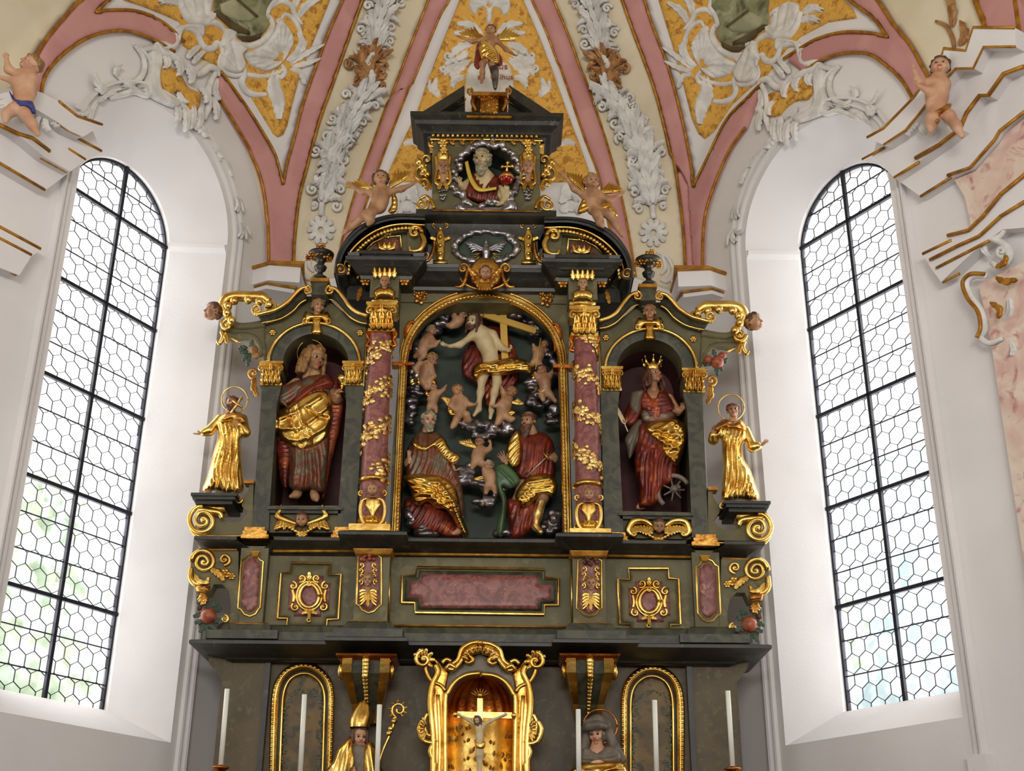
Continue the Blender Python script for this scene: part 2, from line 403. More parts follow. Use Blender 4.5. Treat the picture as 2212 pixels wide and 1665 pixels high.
M['red'] = mat('red_marble_paint', srgb(142, 84, 74), .4, col2=srgb(108, 56, 54), scale=7, lo=.4, hi=.6, col3=srgb(170, 120, 104), scale3=16, lo3=.58, hi3=.72, dist=2.5, spec=.5)
M['pinkmarble'] = mat('pink_marble_paint', srgb(206, 168, 156), .6, col2=srgb(222, 206, 188), scale=2.5, lo=.35, hi=.6, col3=srgb(186, 130, 124), scale3=5, lo3=.55, hi3=.7, dist=2, spec=.3)
M['niche'] = mat('niche_maroon', srgb(88, 42, 42), .7, col2=srgb(62, 30, 30), scale=3)
M['shrine'] = mat('shrine_dark_green', srgb(56, 68, 56), .6, col2=srgb(42, 52, 42), scale=5)
M['silver'] = mat('silvered_cloud', srgb(142, 136, 138), .28, .85, col2=srgb(84, 76, 80), scale=9, bump=.2)
M['skin'] = mat('painted_skin', srgb(176, 134, 96), .5, col2=srgb(146, 104, 72), scale=9)
M['skin_pale'] = mat('pale_painted_skin', srgb(196, 178, 136), .5, col2=srgb(180, 156, 114), scale=9)
M['skin_pink'] = mat('pink_painted_skin', srgb(206, 164, 132), .6, col2=srgb(188, 138, 108), scale=6)
M['lip'] = mat('lip_red', srgb(168, 72, 62), .5)
M['eye'] = mat('eye_dark', srgb(52, 36, 28), .3)
M['hair'] = mat('brown_hair', srgb(98, 62, 40), .5, col2=srgb(66, 40, 26), scale=30, bump=.5, bscale=60)
M['hair_fair'] = mat('fair_hair', srgb(160, 118, 66), .5, col2=srgb(120, 82, 44), scale=30, bump=.5, bscale=60)
M['hair_grey'] = mat('grey_hair', srgb(166, 158, 130), .5, col2=srgb(112, 104, 84), scale=24, bump=.5, bscale=60)
M['redcloth'] = mat('red_lacquer_cloth', srgb(126, 44, 28), .34, .25, col2=srgb(84, 28, 20), scale=7, col3=srgb(160, 76, 38), scale3=6, bump=.2)
M['rust'] = mat('rust_silvered_cloth', srgb(112, 62, 40), .38, .35, col2=srgb(104, 92, 72), scale=9, lo=.45, hi=.6, bump=.2)
M['greencloth'] = mat('green_cloth', srgb(84, 112, 74), .4, .2, col2=srgb(60, 84, 58), scale=8)
M['greycloth'] = mat('grey_brown_cloth', srgb(118, 106, 88), .5, col2=srgb(92, 82, 68), scale=8)
M['blue'] = mat('blue_cloth', srgb(62, 72, 140), .5, col2=srgb(44, 50, 110), scale=12)
M['wax'] = mat('candle_wax', srgb(226, 226, 214), .5)
M['lead'] = mat('lead_came', srgb(34, 34, 44), .6, .3)
M['leafgreen'] = mat('carved_leaf_green', srgb(58, 82, 56), .5, col2=srgb(40, 58, 42), scale=20)
M['fruit'] = mat('painted_fruit', srgb(160, 84, 52), .4, col2=srgb(130, 58, 40), scale=20)
M['wood'] = mat('pale_cross_wood', srgb(200, 160, 70), .45, .3)
M['copper'] = mat('copper_gilt', srgb(206, 128, 56), .28, 1., col2=srgb(160, 84, 34), scale=6, bump=.3)
M['fresco'] = mat('fresco_grey_green', srgb(142, 142, 108), .9, col2=srgb(96, 92, 66), scale=3.5, lo=.42, hi=.6, col3=srgb(168, 168, 140), scale3=5, lo3=.5, hi3=.7, dist=1.2, spec=.1)
M['fresco_l'] = mat('fresco_pale', srgb(176, 172, 140), .9, col2=srgb(150, 150, 122), scale=4, spec=.1)
M['fresco_d'] = mat('fresco_dark', srgb(84, 70, 50), .9, col2=srgb(104, 92, 66), scale=4, spec=.1)
M['panel'] = mat('painted_brown_gold_panel', srgb(78, 62, 34), .45, .15, col2=srgb(104, 82, 38), scale=5, lo=.45, hi=.6, col3=srgb(56, 48, 34), scale3=11, spec=.4)
M['leafdim'] = mat('dim_painted_leaves', srgb(92, 96, 80), .5, col2=srgb(66, 72, 52), scale=20)
M['vine'] = mat('gilt_vine_leaf', srgb(236, 204, 130), .35, .9, col2=srgb(200, 150, 80), scale=20)
M['silverb'] = mat('bright_silver', srgb(178, 174, 176), .28, .9, col2=srgb(118, 112, 114), scale=9)
M['palm'] = mat('pale_palm', srgb(214, 190, 150), .5)
M['yellow'] = mat('yellow_stole', srgb(206, 176, 66), .4, .3)
M['redball'] = mat('red_glazed_orb', srgb(140, 40, 26), .12, .5)
M['veil'] = mat('grey_brown_veil', srgb(110, 100, 88), .5, col2=srgb(86, 76, 66), scale=10, bump=.4, bscale=18)
M['goldstucco'] = mat('brown_gold_stucco', srgb(190, 146, 96), .5, .3, col2=srgb(150, 100, 56), scale=12)
M['floor'] = mat('dark_floor', srgb(70, 60, 52), .6, col2=srgb(54, 46, 40), scale=2)
M['tree'] = mat('tree_leaves', srgb(214, 226, 190), .8, col2=srgb(176, 200, 160), scale=2.5)
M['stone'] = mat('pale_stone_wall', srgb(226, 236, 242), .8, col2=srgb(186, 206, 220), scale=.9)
M['text'] = mat('red_brown_lettering', srgb(170, 92, 52), .7)
def glassmat():
    m = bpy.data.materials.new('old_clear_glass'); m.use_nodes = True; N = m.node_tree.nodes; L = m.node_tree.links; N.remove(N['Principled BSDF'])
    t = N.new('ShaderNodeBsdfTransparent'); g = N.new('ShaderNodeBsdfGlossy'); g.inputs['Roughness'].default_value = .08; d = N.new('ShaderNodeBsdfTranslucent'); d.inputs['Color'].default_value = (.8, .88, .9, 1)
    geo = N.new('ShaderNodeNewGeometry'); n = N.new('ShaderNodeTexNoise'); n.inputs['Scale'].default_value = 6; L.new(geo.outputs['Position'], n.inputs['Vector'])
    r = N.new('ShaderNodeMapRange'); r.inputs[1].default_value = .4; r.inputs[2].default_value = .7; r.inputs[3].default_value = .05; r.inputs[4].default_value = .3; L.new(n.outputs['Fac'], r.inputs[0])
    a = N.new('ShaderNodeMixShader'); L.new(r.outputs[0], a.inputs[0]); L.new(t.outputs[0], a.inputs[1]); L.new(d.outputs[0], a.inputs[2])
    b = N.new('ShaderNodeMixShader'); b.inputs[0].default_value = .05; L.new(a.outputs[0], b.inputs[1]); L.new(g.outputs[0], b.inputs[2])
    L.new(b.outputs[0], N['Material Output'].inputs[0]); return m
M['glass'] = glassmat()
S_ = dict(kind='structure')
# ================================================================== ROOM
def W(i, u, z, h=0.):
    p, n = PLANES[i]; D = (DL, DR)[i]; u = np.asarray(u, float); z = np.asarray(z, float); h = np.asarray(h, float)+0*u
    q = p+u[..., None]*D+h[..., None]*n; q = q.copy(); q[..., 2] = q[..., 2]*0+z; return q
WIN = [dict(u=1.795, R=.935, sp=7.76, zb=3.02, gR=.64, gsp=7.62, gzb=3.27, d=.52), dict(u=1.68, R=.91, sp=7.82, zb=3.05, gR=.64, gsp=7.77, gzb=3.33, d=.5)]
def archpts(u, R, sp, zb, n=28, nv=12):  # closed outline: up the near side, over, down the far side
    a = np.linspace(PI, 0, n); up = np.linspace(zb, sp, nv)[:-1]
    pts = [(u-R, z) for z in up]+[(u+R*math.cos(t), sp+R*math.sin(t)) for t in a]+[(u+R, z) for z in up[::-1]]
    return np.array(pts)
nm = ('left', 'right')
for i in (0, 1):
    w = WIN[i]; D = (DL, DR)[i]; p, n = PLANES[i]
    U1 = 4.25 if i == 0 else 4.1
    A = archpts(w['u'], w['R'], w['sp'], w['zb']); bm = bmesh.new(); es = []
    for Lp in ([(-.3, -.2), (U1, -.2), (U1, 10.6), (-.3, 10.6)], A):
        vs = [bm.verts.new([float(x) for x in W(i, a, b)]) for a, b in Lp]; es += [bm.edges.new((vs[k], vs[(k+1) % len(vs)])) for k in range(len(vs))]
    bmesh.ops.triangle_fill(bm, edges=es, use_beauty=True); bm.verts.index_update()
    mb = MB(); mb.add([tuple(v.co) for v in bm.verts], [[v.index for v in f.verts] for f in bm.faces]); bm.free()
    # splayed reveal, its sill included, and the outer skin of the wall around the glass
    G = archpts(w['u'], w['gR'], w['gsp'], w['gzb']); V = np.stack([W(i, A[:, 0], A[:, 1]), W(i, G[:, 0], G[:, 1], -w['d']+.06), W(i, G[:, 0], G[:, 1], -w['d']-.1)], 1)
    mb.grid(V, cu=True)
    # small impost ledge in the reveal at the arch spring
    mb.build('wall_'+nm[i], M['plaster'], smooth=True, angle=30, **S_)
    mb = MB()
    for s in (-1, 1):
        q = [W(i, w['u']+s*(w['R']+.0), w['sp']-.06, .0), W(i, w['u']+s*(w['gR']), w['sp']-.06, -w['d']+.06)]
        for zz, hh in ((0, 0),):
            pass
        a0, a1 = w['R'], w['gR']; V = []
        for (du, dz) in ((0, -.05), (-.03, 0), (-.03, .04), (0, .045)):
            V.append([W(i, w['u']+s*(a0+du), w['sp']-.06+dz, .0), W(i, w['u']+s*(a1+du), w['sp']-.06+dz, -w['d']+.06)])
        mb.grid(np.array(V))
    mb.build('trim_1', M['plaster'], smooth=False, **S_)
    # moulded surround
    mb = MB()
    O = archpts(w['u'], w['R']+.17, w['sp'], w['zb']-.35, 40, 20); I2 = archpts(w['u'], w['R']+.07, w['sp'], w['zb']-.35, 40, 20)
    pr = [(0, 0), (.1, .03), (.3, .035), (.38, .01), (.6, .01), (.68, .05), (.9, .055), (1, 0)]
    V = np.stack([W(i, I2[:, 0]*(1-v)+O[:, 0]*v, I2[:, 1]*(1-v)+O[:, 1]*v, h) for v, h in pr], 1); mb.grid(V)
    for s in (-1, 1):
        for du, zz, dz, hh in ((.06, w['zb']-.4, .12, .07), (.03, w['zb']-.55, .16, .05), (.05, w['zb']-.72, .06, .06)):
            uu = w['u']+s*(w['R']+.12); c = [(uu-du-.02, zz), (uu+du+.02, zz), (uu+du+.02, zz+dz), (uu-du-.02, zz+dz)]
            fr = [W(i, a, b, hh) for a, b in c]; bk = [W(i, a, b, 0) for a, b in c]; mb.add(fr+bk, [(0, 1, 2, 3), (0, 4, 5, 1), (1, 5, 6, 2), (2, 6, 7, 3), (3, 7, 4, 0)])
    mb.build('trim_2', M['plaster'], smooth=True, angle=40, **S_)
    # window: iron bars, lead lattice, glass
    wn = thing('window_%d' % (i+1), None, None, W(i, w['u'], w['gzb'], -w['d']), kind='structure')
    d = -w['d']; mb = MB()
    def barw(mb, u0, z0, u1, z1, r, hh=.0, r2=None):
        r2 = r2 or r; a = np.array([u0, z0]); b = np.array([u1, z1]); t = (b-a)/np.linalg.norm(b-a); q = np.array([-t[1], t[0]])*r
        c = [a-q, b-q, b+q, a+q]; fr = [W(i, x[0], x[1], d+hh+r2) for x in c]; bk = [W(i, x[0], x[1], d+hh-r2) for x in c]
        mb.add(fr+bk, [(0, 1, 2, 3), (4, 7, 6, 5), (0, 4, 5, 1), (1, 5, 6, 2), (2, 6, 7, 3), (3, 7, 4, 0)])
    barw(mb, w['u'], w['gzb'], w['u'], w['gsp']+w['gR'], .016, .02)
    zs = [w['gsp']+.08-.905*k for k in range(5)]
    for z in zs: barw(mb, w['u']-w['gR'], z, w['u']+w['gR'], z, .016, .02)
    G1 = archpts(w['u'], w['gR']-.02, w['gsp'], w['gzb']); G2 = archpts(w['u'], w['gR']+.01, w['gsp'], w['gzb'])
    V = np.stack([W(i, G2[:, 0], G2[:, 1], d+.02), W(i, G1[:, 0], G1[:, 1], d+.02), W(i, G1[:, 0], G1[:, 1], d-.02)], 1); mb.grid(V, cu=True)
    mb.build('window_frame', M['lead'], wn, smooth=False)
    mb = MB(); s = .088; hx = s*math.sqrt(3)
    def clip(a, b):                      # keep a came inside the arched light
        def ok(q): return abs(q[0]-w['u']) < w['gR'] and q[1] > w['gzb'] and (q[1] < w['gsp'] or math.hypot(q[0]-w['u'], q[1]-w['gsp']) < w['gR'])
        A_, B_ = ok(a), ok(b)
        if A_ and B_: return a, b
        if not A_ and not B_: return None
        if not A_: a, b = b, a
        lo, hi = 0., 1.
        for _ in range(12):
            m_ = (lo+hi)/2
            if ok(a+(b-a)*m_): lo = m_
            else: hi = m_
        return a, a+(b-a)*lo
    for r in range(-1, int((w['gsp']+w['gR']-w['gzb'])/(1.5*s))+2):
        for c_ in range(-6, 7):
            cx = w['u']+(c_+.5*(r % 2))*hx; cz = w['gzb']+r*1.5*s
            c6 = [np.array([cx+s*math.sin(k*PI/3), cz+s*math.cos(k*PI/3)]) for k in range(6)]
            for k in (0, 1, 2):
                e = clip(c6[k], c6[k+1])
                if e: barw(mb, e[0][0], e[0][1], e[1][0], e[1][1], .0027, 0, .004)
    for k in range(5):                    # thin saddle bars
        for j in (1, 2):
            z = zs[k]-.905*j/3
            if z > w['gzb']: barw(mb, w['u']-w['gR'], z, w['u']+w['gR'], z, .005, .012)
    for z in (zs[0]+.3,): barw(mb, w['u']-w['gR']*.8, z, w['u']+w['gR']*.8, z, .005, .012)
    mb.build('lead_lattice', M['lead'], wn, smooth=False)
    mb = MB(); ct = [w['u'], w['gsp']-1]; V = np.vstack([W(i, G2[:, 0], G2[:, 1], d-.004)]); mb.add(V, [tuple(range(len(V)))]); mb.build('window_pane', M['glass'], wn, smooth=False)
# centre wall with corner pilasters
mb = MB(); q = [(CL[0]-.1, 0), (CR[0]+.1, 0), (CR[0]+.1, 11.5), (CL[0]-.1, 11.5)]; mb.add([(x, YC, z) for x, z in q], [(0, 1, 2, 3)]); mb.build('wall_back', M['plaster'], smooth=False, **S_)
# nave side walls, with tall openings, and floor
for sx, i, U1 in ((-1, 0, 4.25), (1, 1, 4.1)):
    e = W(i, U1, 0.); mb = MB(); x0 = float(e[0]); y0 = float(e[1])
    for ya, yb in ((y0, y0-1.6), (y0-3.6, y0-6.2), (y0-8.4, y0-11), (y0-13, y0-16)): mb.add([(x0, ya, -.2), (x0, yb, -.2), (x0, yb, 10.6), (x0, ya, 10.6)], [(0, 1, 2, 3)])
    for ya, yb in ((y0-1.6, y0-3.6), (y0-6.2, y0-8.4), (y0-11, y0-13)):
        for za, zb in ((-.2, 3.2), (8.4, 10.6)): mb.add([(x0, ya, za), (x0, yb, za), (x0, yb, zb), (x0, ya, zb)], [(0, 1, 2, 3)])
    mb.build(('wall_nave_left', 'wall_nave_right')[i], M['plaster'], smooth=False, **S_)
mb = MB(); mb.add([(-4.9, 3.2, 10.6), (4.9, 3.2, 10.6), (4.9, -9, 10.6), (-4.9, -9, 10.6)], [(0, 1, 2, 3)]); mb.add([(-4.9, 3.2, 10.5), (4.9, 3.2, 10.5), (4.9, 3.2, 15), (-4.9, 3.2, 15)], [(0, 1, 2, 3)]); mb.build('ceiling_nave', M['plaster'], smooth=False, **S_)
mb = MB(); mb.add([(-4.9, -9, 0), (4.9, -9, 0), (4.9, -9, 8.5), (-4.9, -9, 8.5)], [(0, 1, 2, 3)]); mb.build('wall_nave_back', M['plaster'], smooth=False, **S_)
mb = MB(); mb.add([(-9, -9, 0), (9, -9, 0), (9, 12, 0), (-9, 12, 0)], [(0, 1, 2, 3)]); mb.build('floor', M['floor'], smooth=False, **S_)
# vault shell
nu, nv = 120, 44; th = np.linspace(0, 2*PI, nu, endpoint=False); ph = np.linspace(0, PI*.497, nv)
V = np.array([[(EC[0]+EA*math.cos(f)*math.sin(t), EC[1]+EB*math.cos(f)*math.cos(t), Z0+EH*math.sin(f)) for f in ph] for t in th])
def outdist(v): return max(-((v-p)@n) for p, n in PLANES)
mb = MB(); f = []; O = np.array([[outdist(v) for v in r] for r in V])
for a in range(nu):
    for b in range(nv-1):
        c = (a+1) % nu; k = [(a, b), (c, b), (c, b+1), (a, b+1)]
        if min(O[x] for x in k) > .03 or max(V[x][1] for x in k) < 2.2: continue
        f.append([x[0]*nv+x[1] for x in k])
mb.add(V.reshape(-1, 3), f); mb.build('ceiling', M['cream'], **S_)
# outside: trees and a pale house seen through the lower panes
for i, (uu, zz, lb) in enumerate(((-3.0, 5.2, 'leafy green tree outside, low behind the left window'), (-5.2, 5.4, 'leafy tree outside, low behind the right window'))):
    mb = MB(); c = W(i, uu, zz, -6.5); D = (DL, DR)[i]
    for k in range(70): sph(mb, c+D*rng.normal()*.55+np.array([0, 0, rng.normal()*(1., .5)[i]]), rng.uniform(.16, .36), 8)
    t = thing('garden_tree', lb, 'tree', [c[0], c[1], 0]); mb.build('foliage', M['tree'], t); rodp(mb2 := MB(), [c[0], c[1], 0], [c[0], c[1], zz], .16); mb2.build('trunk', M['brown'], t)
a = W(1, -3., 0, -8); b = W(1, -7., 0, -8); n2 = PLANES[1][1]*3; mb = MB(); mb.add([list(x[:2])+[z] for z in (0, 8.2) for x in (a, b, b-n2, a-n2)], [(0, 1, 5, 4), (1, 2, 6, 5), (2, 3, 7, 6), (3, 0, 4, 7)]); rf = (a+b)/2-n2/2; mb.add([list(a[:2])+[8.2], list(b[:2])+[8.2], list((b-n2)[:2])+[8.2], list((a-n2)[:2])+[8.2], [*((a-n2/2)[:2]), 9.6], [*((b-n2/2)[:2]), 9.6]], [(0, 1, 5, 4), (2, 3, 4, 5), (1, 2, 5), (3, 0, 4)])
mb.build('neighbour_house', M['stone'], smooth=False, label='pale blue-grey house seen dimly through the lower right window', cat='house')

# ================================================================== VAULT RIBS AND FIELDS
def rib(A, B, h=.09, gold=(1, 1), n=60, name='trim_3', gw=3.6):
    strip(mb := MB(), mS, A, B, rnd(h), n); mb.build(name, M['pink'], **S_)
    mb = MB()
    for L, g in ((A, gold[0]), (B, gold[1])):
        if g: tube(mb, mS, cr(L, 8), gw, n=n, k=8, h=.03, s=.0045, smooth=0)
    if mb.n: mb.build('trim_4', M['ochre'], **S_)
c2 = lambda L: cr(np.array(L, float), 8)
lbA = [(461, 205), (498, 266), (531, 323), (555, 377), (568, 437), (572, 505), (573, 560), (574, 612)]
lbB = [(471, 155), (525, 229), (572, 303), (592, 343), (607, 400)]
r1A = [(607, 400), (615, 357), (632, 296), (649, 229), (676, 151), (706, 71), (737, 0), (762, -60)]
r1B = [(628, 612), (630, 560), (632, 518), (642, 430), (659, 363), (686, 262), (713, 188), (740, 111), (780, 0), (805, -60)]
def pinkpoly(L, h=.05):
    relief(mb := MB(), mS, L, h, edge=10, step=7, base=.01); mb.build('trim_3', M['pink'], smooth=True, **S_)
def gline(L, w=3.5, n=50, h=.045, ends=None, mt='ochre'):
    tube(mb := MB(), mS, c2(L), w, n=n, h=h, s=.0045, smooth=0); mb.build('trim_4', M[mt], **S_)
pinkpoly(np.vstack([c2(lbA), c2(r1B), c2(r1A)[::-1], c2(lbB)[::-1][1:]]))
for L in (lbA, lbB, r1A, r1B): gline(L)
rbB = [(1530, 640), (1525, 564), (1530, 470), (1553, 395), (1583, 327), (1617, 278)]
rbA = [(1504, 406), (1530, 353), (1575, 263), (1621, 214), (1651, 184)]
r1rB = [(1395, -60), (1395, 0), (1410, 49), (1448, 150), (1478, 263), (1493, 338), (1504, 406)]
r1rB[0] = (1376, -60)
r1rA = [(1325, -60), (1346, 0), (1373, 76), (1415, 190), (1445, 304), (1464, 410), (1477, 532), (1480, 640)]
pinkpoly(np.vstack([c2(rbB)[::-1][::-1], c2(rbA)[::-1], c2(r1rB)[::-1][1:], c2(r1rA)]))
for L in (rbA, rbB, r1rA, r1rB): gline(L)
r2A = [(947, -60), (925, 0), (883, 106), (837, 228), (803, 323), (769, 418), (741, 520), (728, 600)]
r2B = [(991, -60), (970, 0), (948, 38), (906, 140), (868, 235), (830, 334), (807, 399), (784, 467), (762, 560), (755, 600)]
wB = [(1010, -60), (993, 0), (940, 133), (902, 243), (864, 323), (843, 368), (836, 392)]
r2rB = [(1174, -60), (1196, 0), (1232, 87), (1282, 228), (1316, 334), (1343, 437), (1360, 524), (1372, 600)]
r2rA = [(1130, -60), (1149, 0), (1183, 76), (1232, 213), (1263, 304), (1293, 384), (1310, 467), (1328, 560), (1335, 600)]
wrB = [(1112, -60), (1130, 0), (1172, 99), (1221, 235), (1251, 315), (1270, 368), (1276, 392)]
rib(c2(r2A), c2(r2B)); rib(c2(r2rA), c2(r2rB))
strip(mb := MB(), mS, c2(r2B), c2(wB+[(800, 470), (775, 560), (762, 600)]), [(0, .0), (.06, .035), (.94, .035), (1, 0)], 60); mb.build('trim_5', M['plaster'], **S_)
strip(mb := MB(), mS, c2(r2rA), c2(wrB+[(1290, 470), (1310, 560), (1325, 600)]), [(0, .0), (.06, .035), (.94, .035), (1, 0)], 60); mb.build('trim_5', M['plaster'], **S_)
# arches over the windows
ulU = [(198, 30), (235, 25), (286, 27), (336, 44), (367, 67), (392, 90)]
ulL = [(77, 232), (87, 175), (111, 138), (145, 108), (185, 84), (229, 72), (276, 72), (330, 91), (370, 115)]
ulX = [(205, -40), (168, 0), (135, 37), (101, 77), (74, 118), (50, 170), (30, 230)]
pinkpoly(np.vstack([c2(ulU), c2(ulL)[::-1], [(50, 240)], c2(ulX)[::-1], [(260, -40), (229, 0)]]))
for L in (ulU, ulL, ulX, [(260, -40), (229, 0), (198, 30)]): gline(L)
urU = [(1700, 130), (1733, 109), (1775, 86), (1831, 73), (1888, 75), (1925, 84)]
urL = [(1740, 160), (1778, 135), (1824, 120), (1880, 120), (1918, 143), (1955, 177), (1982, 222), (2004, 267)]
urX = [(1850, -50), (1899, 0), (1940, 60), (1974, 101), (1997, 143), (2015, 175), (2030, 215), (2045, 250)]
pinkpoly(np.vstack([c2(urU)[:-1], c2([(1925, 84), (1891, 41), (1837, 0), (1800, -50)]), c2(urX), c2(urL)[::-1]]))
for L in (urU, urL, urX, [(1925, 84), (1891, 41), (1837, 0), (1800, -50)]): gline(L)
pinkpoly(c2([(2095, -50), (2113, 0), (2132, 49), (2147, 95), (2225, 100), (2240, 40), (2225, -50)])); gline([(2095, -50), (2113, 0), (2132, 49), (2146, 90)], 6); gline([(2195, -50), (2205, 20), (2215, 95)], 6)
# white grounds of the two side triangles, ochre fields
def ground(L, mt='plaster', h=.012, name='trim_6'):
    relief(mb := MB(), mS, L, h, edge=0, step=12, base=.004); return mb.build(name, M[mt], **S_)
ground(np.vstack([c2(lbB), c2(r1A)[1:], [(650, -60), (262, -60), (215, -30), (212, 20)], c2(ulU)]), h=.010)
ground(np.vstack([c2(rbA), c2([(1700, 140), (1733, 109), (1775, 86), (1831, 73), (1888, 75), (1925, 84)]), c2([(1925, 84), (1891, 41), (1837, 0), (1800, -50)]), [(1376, -60)], c2(r1rB)[1:-1]]), h=.010)
ground(np.vstack([c2(r1B), c2(r2A)]) if False else np.vstack([c2(r1B)[::-1][::-1], c2(r2A)]), 'cream', .006, 'ceiling_6')
ground(np.vstack([c2(r1rA)[::-1], c2(r2rB)]), 'cream', .006, 'ceiling_6')
ground(np.vstack([[(-60, -60)], c2(ulX), [(-60, 210)]]), 'cream', .006, 'ceiling_7'); ground(np.vstack([c2(urX), [(2053, 207), (2076, 181), (2091, 150), (2095, 134), (2143, 139), (2147, 95), (2132, 49), (2113, 0), (2095, -50)]]), 'cream', .006, 'ceiling_7')
fl = [(225, -50), (262, 0), (300, 12), (345, 30), (385, 48), (395, 100), (440, 130), (480, 150), (511, 165), (538, 208), (570, 260), (588, 290), (597, 297), (608, 292), (617, 272), (629, 222), (646, 158), (669, 101), (686, 60), (710, 0), (728, -50)]
fr = [(1408, -50), (1425, 0), (1455, 98), (1478, 180), (1497, 256), (1512, 290), (1527, 301), (1545, 286), (1583, 229), (1625, 190), (1660, 165), (1700, 110), (1733, 81), (1794, 49), (1854, 41), (1846, 22), (1824, 0), (1790, -50)]
ground(fl, 'field', .03, 'ceiling_1'); ground(fr, 'field', .03, 'ceiling_2')
ground([(1010, -60)]+wB[1:]+[(915, 395), (1045, 400), (1180, 395)]+wrB[::-1][:-1]+[(1112, -60)], 'field', .03, 'ceiling_3')
ground(c2([(345, 140), (365, 148), (385, 165), (400, 190), (418, 200), (428, 205), (424, 232), (410, 240), (398, 225), (388, 205), (372, 200), (360, 210), (348, 190), (340, 165)]), 'field', .035, 'ceiling_4')
ground(c2([(1725, 175), (1752, 172), (1760, 190), (1748, 215), (1725, 218), (1702, 232), (1685, 250), (1662, 250), (1654, 230), (1668, 205), (1695, 200), (1708, 184)]), 'field', .035, 'ceiling_5')
# corner impost blocks under the ribs
for i, (cx, s) in enumerate(((CL[0], 1), (CR[0], -1))):
    D = (DL, DR)[i]; z0 = ZZ(640, YC-.2); dd = D*1.
    for (nm_, out, za, zb, mt) in (('trim_7', .20, .0, .17, 'plaster'), ('trim_8', .235, .17, .2, 'ochre'), ('trim_7', .15, -.06, .0, 'plaster'), ('trim_8', .165, -.02, .006, 'ochre')):
        a = np.array([cx, YC]); n2 = PLANES[i][1][:2]; w_ = .20+out*.6
        p1 = a+D[:2]*w_*1.4; p2 = p1+n2*out; bis = (n2+np.array([0, -1.])); bis /= np.linalg.norm(bis); p3 = a+bis*(out*2.6); p4 = a+np.array([s*w_*.8, -out]); p5 = a+np.array([s*w_*.8, 0])
        pl = [a, p1, p2, p3, p4, p5]; mb = MB(); k = len(pl); mb.add([(q[0], q[1], z0+z) for z in (za, zb) for q in pl], [tuple(range(k)), tuple(range(2*k-1, k-1, -1))]+[(j, (j+1) % k, (j+1) % k+k, j+k) for j in range(k)])
        mb.build(nm_, M[mt], smooth=False, **S_)
# ================================================================== HEADS, HANDS, HAIR
def rotm(yaw=0, pitch=0, roll=0):        # degrees; yaw turns the face to picture right (+), pitch lifts it, roll tilts the crown to picture right
    return np.array(Matrix.Rotation(math.radians(roll), 3, 'Y') @ Matrix.Rotation(math.radians(yaw), 3, 'Z') @ Matrix.Rotation(math.radians(-pitch), 3, 'X'))
def _head(kid=False, neck=True):
    if kid:
        p = [('e', (0, .06, .6), (.42, .46, .41)), ('e', (0, -.06, .32), (.33, .33, .3)), ('e', (0, -.3, .12), (.1, .09, .08)), ('e', (-.2, -.22, .3), (.15, .15, .15)), ('e', (.2, -.22, .3), (.15, .15, .15)),
             ('c', (0, -.38, .5), .03, (0, -.46, .36), .055), ('c', (-.22, -.33, .6), .04, (-.07, -.38, .57), .035), ('c', (.22, -.33, .6), .04, (.07, -.38, .57), .035)]
        ex, ez = .16, .47
    else:
        p = [('e', (0, .07, .63), (.36, .45, .37)), ('e', (0, -.08, .34), (.26, .3, .32)), ('e', (0, -.3, .08), (.1, .09, .085)), ('e', (-.17, -.23, .35), (.11, .12, .13)), ('e', (.17, -.23, .35), (.11, .12, .13)),
             ('c', (0, -.37, .54), .035, (0, -.5, .35), .055), ('e', (0, -.42, .33), (.085, .05, .04)), ('c', (-.22, -.31, .58), .04, (-.06, -.38, .565), .04), ('c', (.22, -.31, .58), .04, (.06, -.38, .565), .04)]
        ex, ez = .145, .485
    p += [('c', (-.07, -.37, .225), .03, (.07, -.37, .225), .03), ('c', (-.045, -.37, .18), .034, (.045, -.37, .18), .034), ('e', (-.37, .06, .44), (.05, .09, .12)), ('e', (.37, .06, .44), (.05, .09, .12))]
    if neck: p += [('c', (0, .1, .2), .2 if not kid else .2, (0, .16, -.3), .21)]
    neg = [('e', (-ex, -.43, ez), (.1, .09, .06)), ('e', (ex, -.43, ez), (.1, .09, .06)), ('e', (0, -.47, .2035), (.1, .06, .009))]
    V, F = solid(p, .026, .022, neg)
    E = MB(); sph(E, (-ex, -.315, ez), .078, 8); sph(E, (ex, -.315, ez), .078, 8)
    EV = np.concatenate(E.v); n = len(V); C = np.array([V[list(f)].mean(0) for f in F]); mi = np.zeros(len(F), int)
    mi[(C[:, 1] < -.33) & (np.abs(C[:, 0]) < .105-.03*np.abs(C[:, 2]-.2)*10) & (np.abs(C[:, 2]-.203) < .052)] = 1
    mi[(C[:, 1] < -.3) & (np.abs(np.abs(C[:, 0])-ex) < .105) & (np.abs(C[:, 2]-ez-.11-(.02 if kid else 0)) < .013)] = 4
    ce = np.array([EV[list(f)].mean(0) for f in E.f]); me = np.where((np.abs(np.abs(ce[:, 0])-ex) < .036) & (ce[:, 1] < -.36), 2, 3)
    return np.vstack([V, EV]), F+[tuple(i+n for i in f) for f in E.f], list(mi)+list(me)
HEADS = {'man': _head(), 'kid': _head(True), 'kid0': _head(True, False)}
M['eyewhite'] = mat('eye_white', srgb(196, 182, 158), .3)
M['brow'] = mat('brow_brown', srgb(120, 82, 58), .7)
def put(U, c, size, R, mb, pivot=(0, 0, .5), mi=None, sx=1.):
    V = (U[0]-np.array(pivot))*size; V = V*np.array([sx, 1, 1]); V = V@R.T+c
    mb.add(V, U[1], U[2] if mi is None else mi)
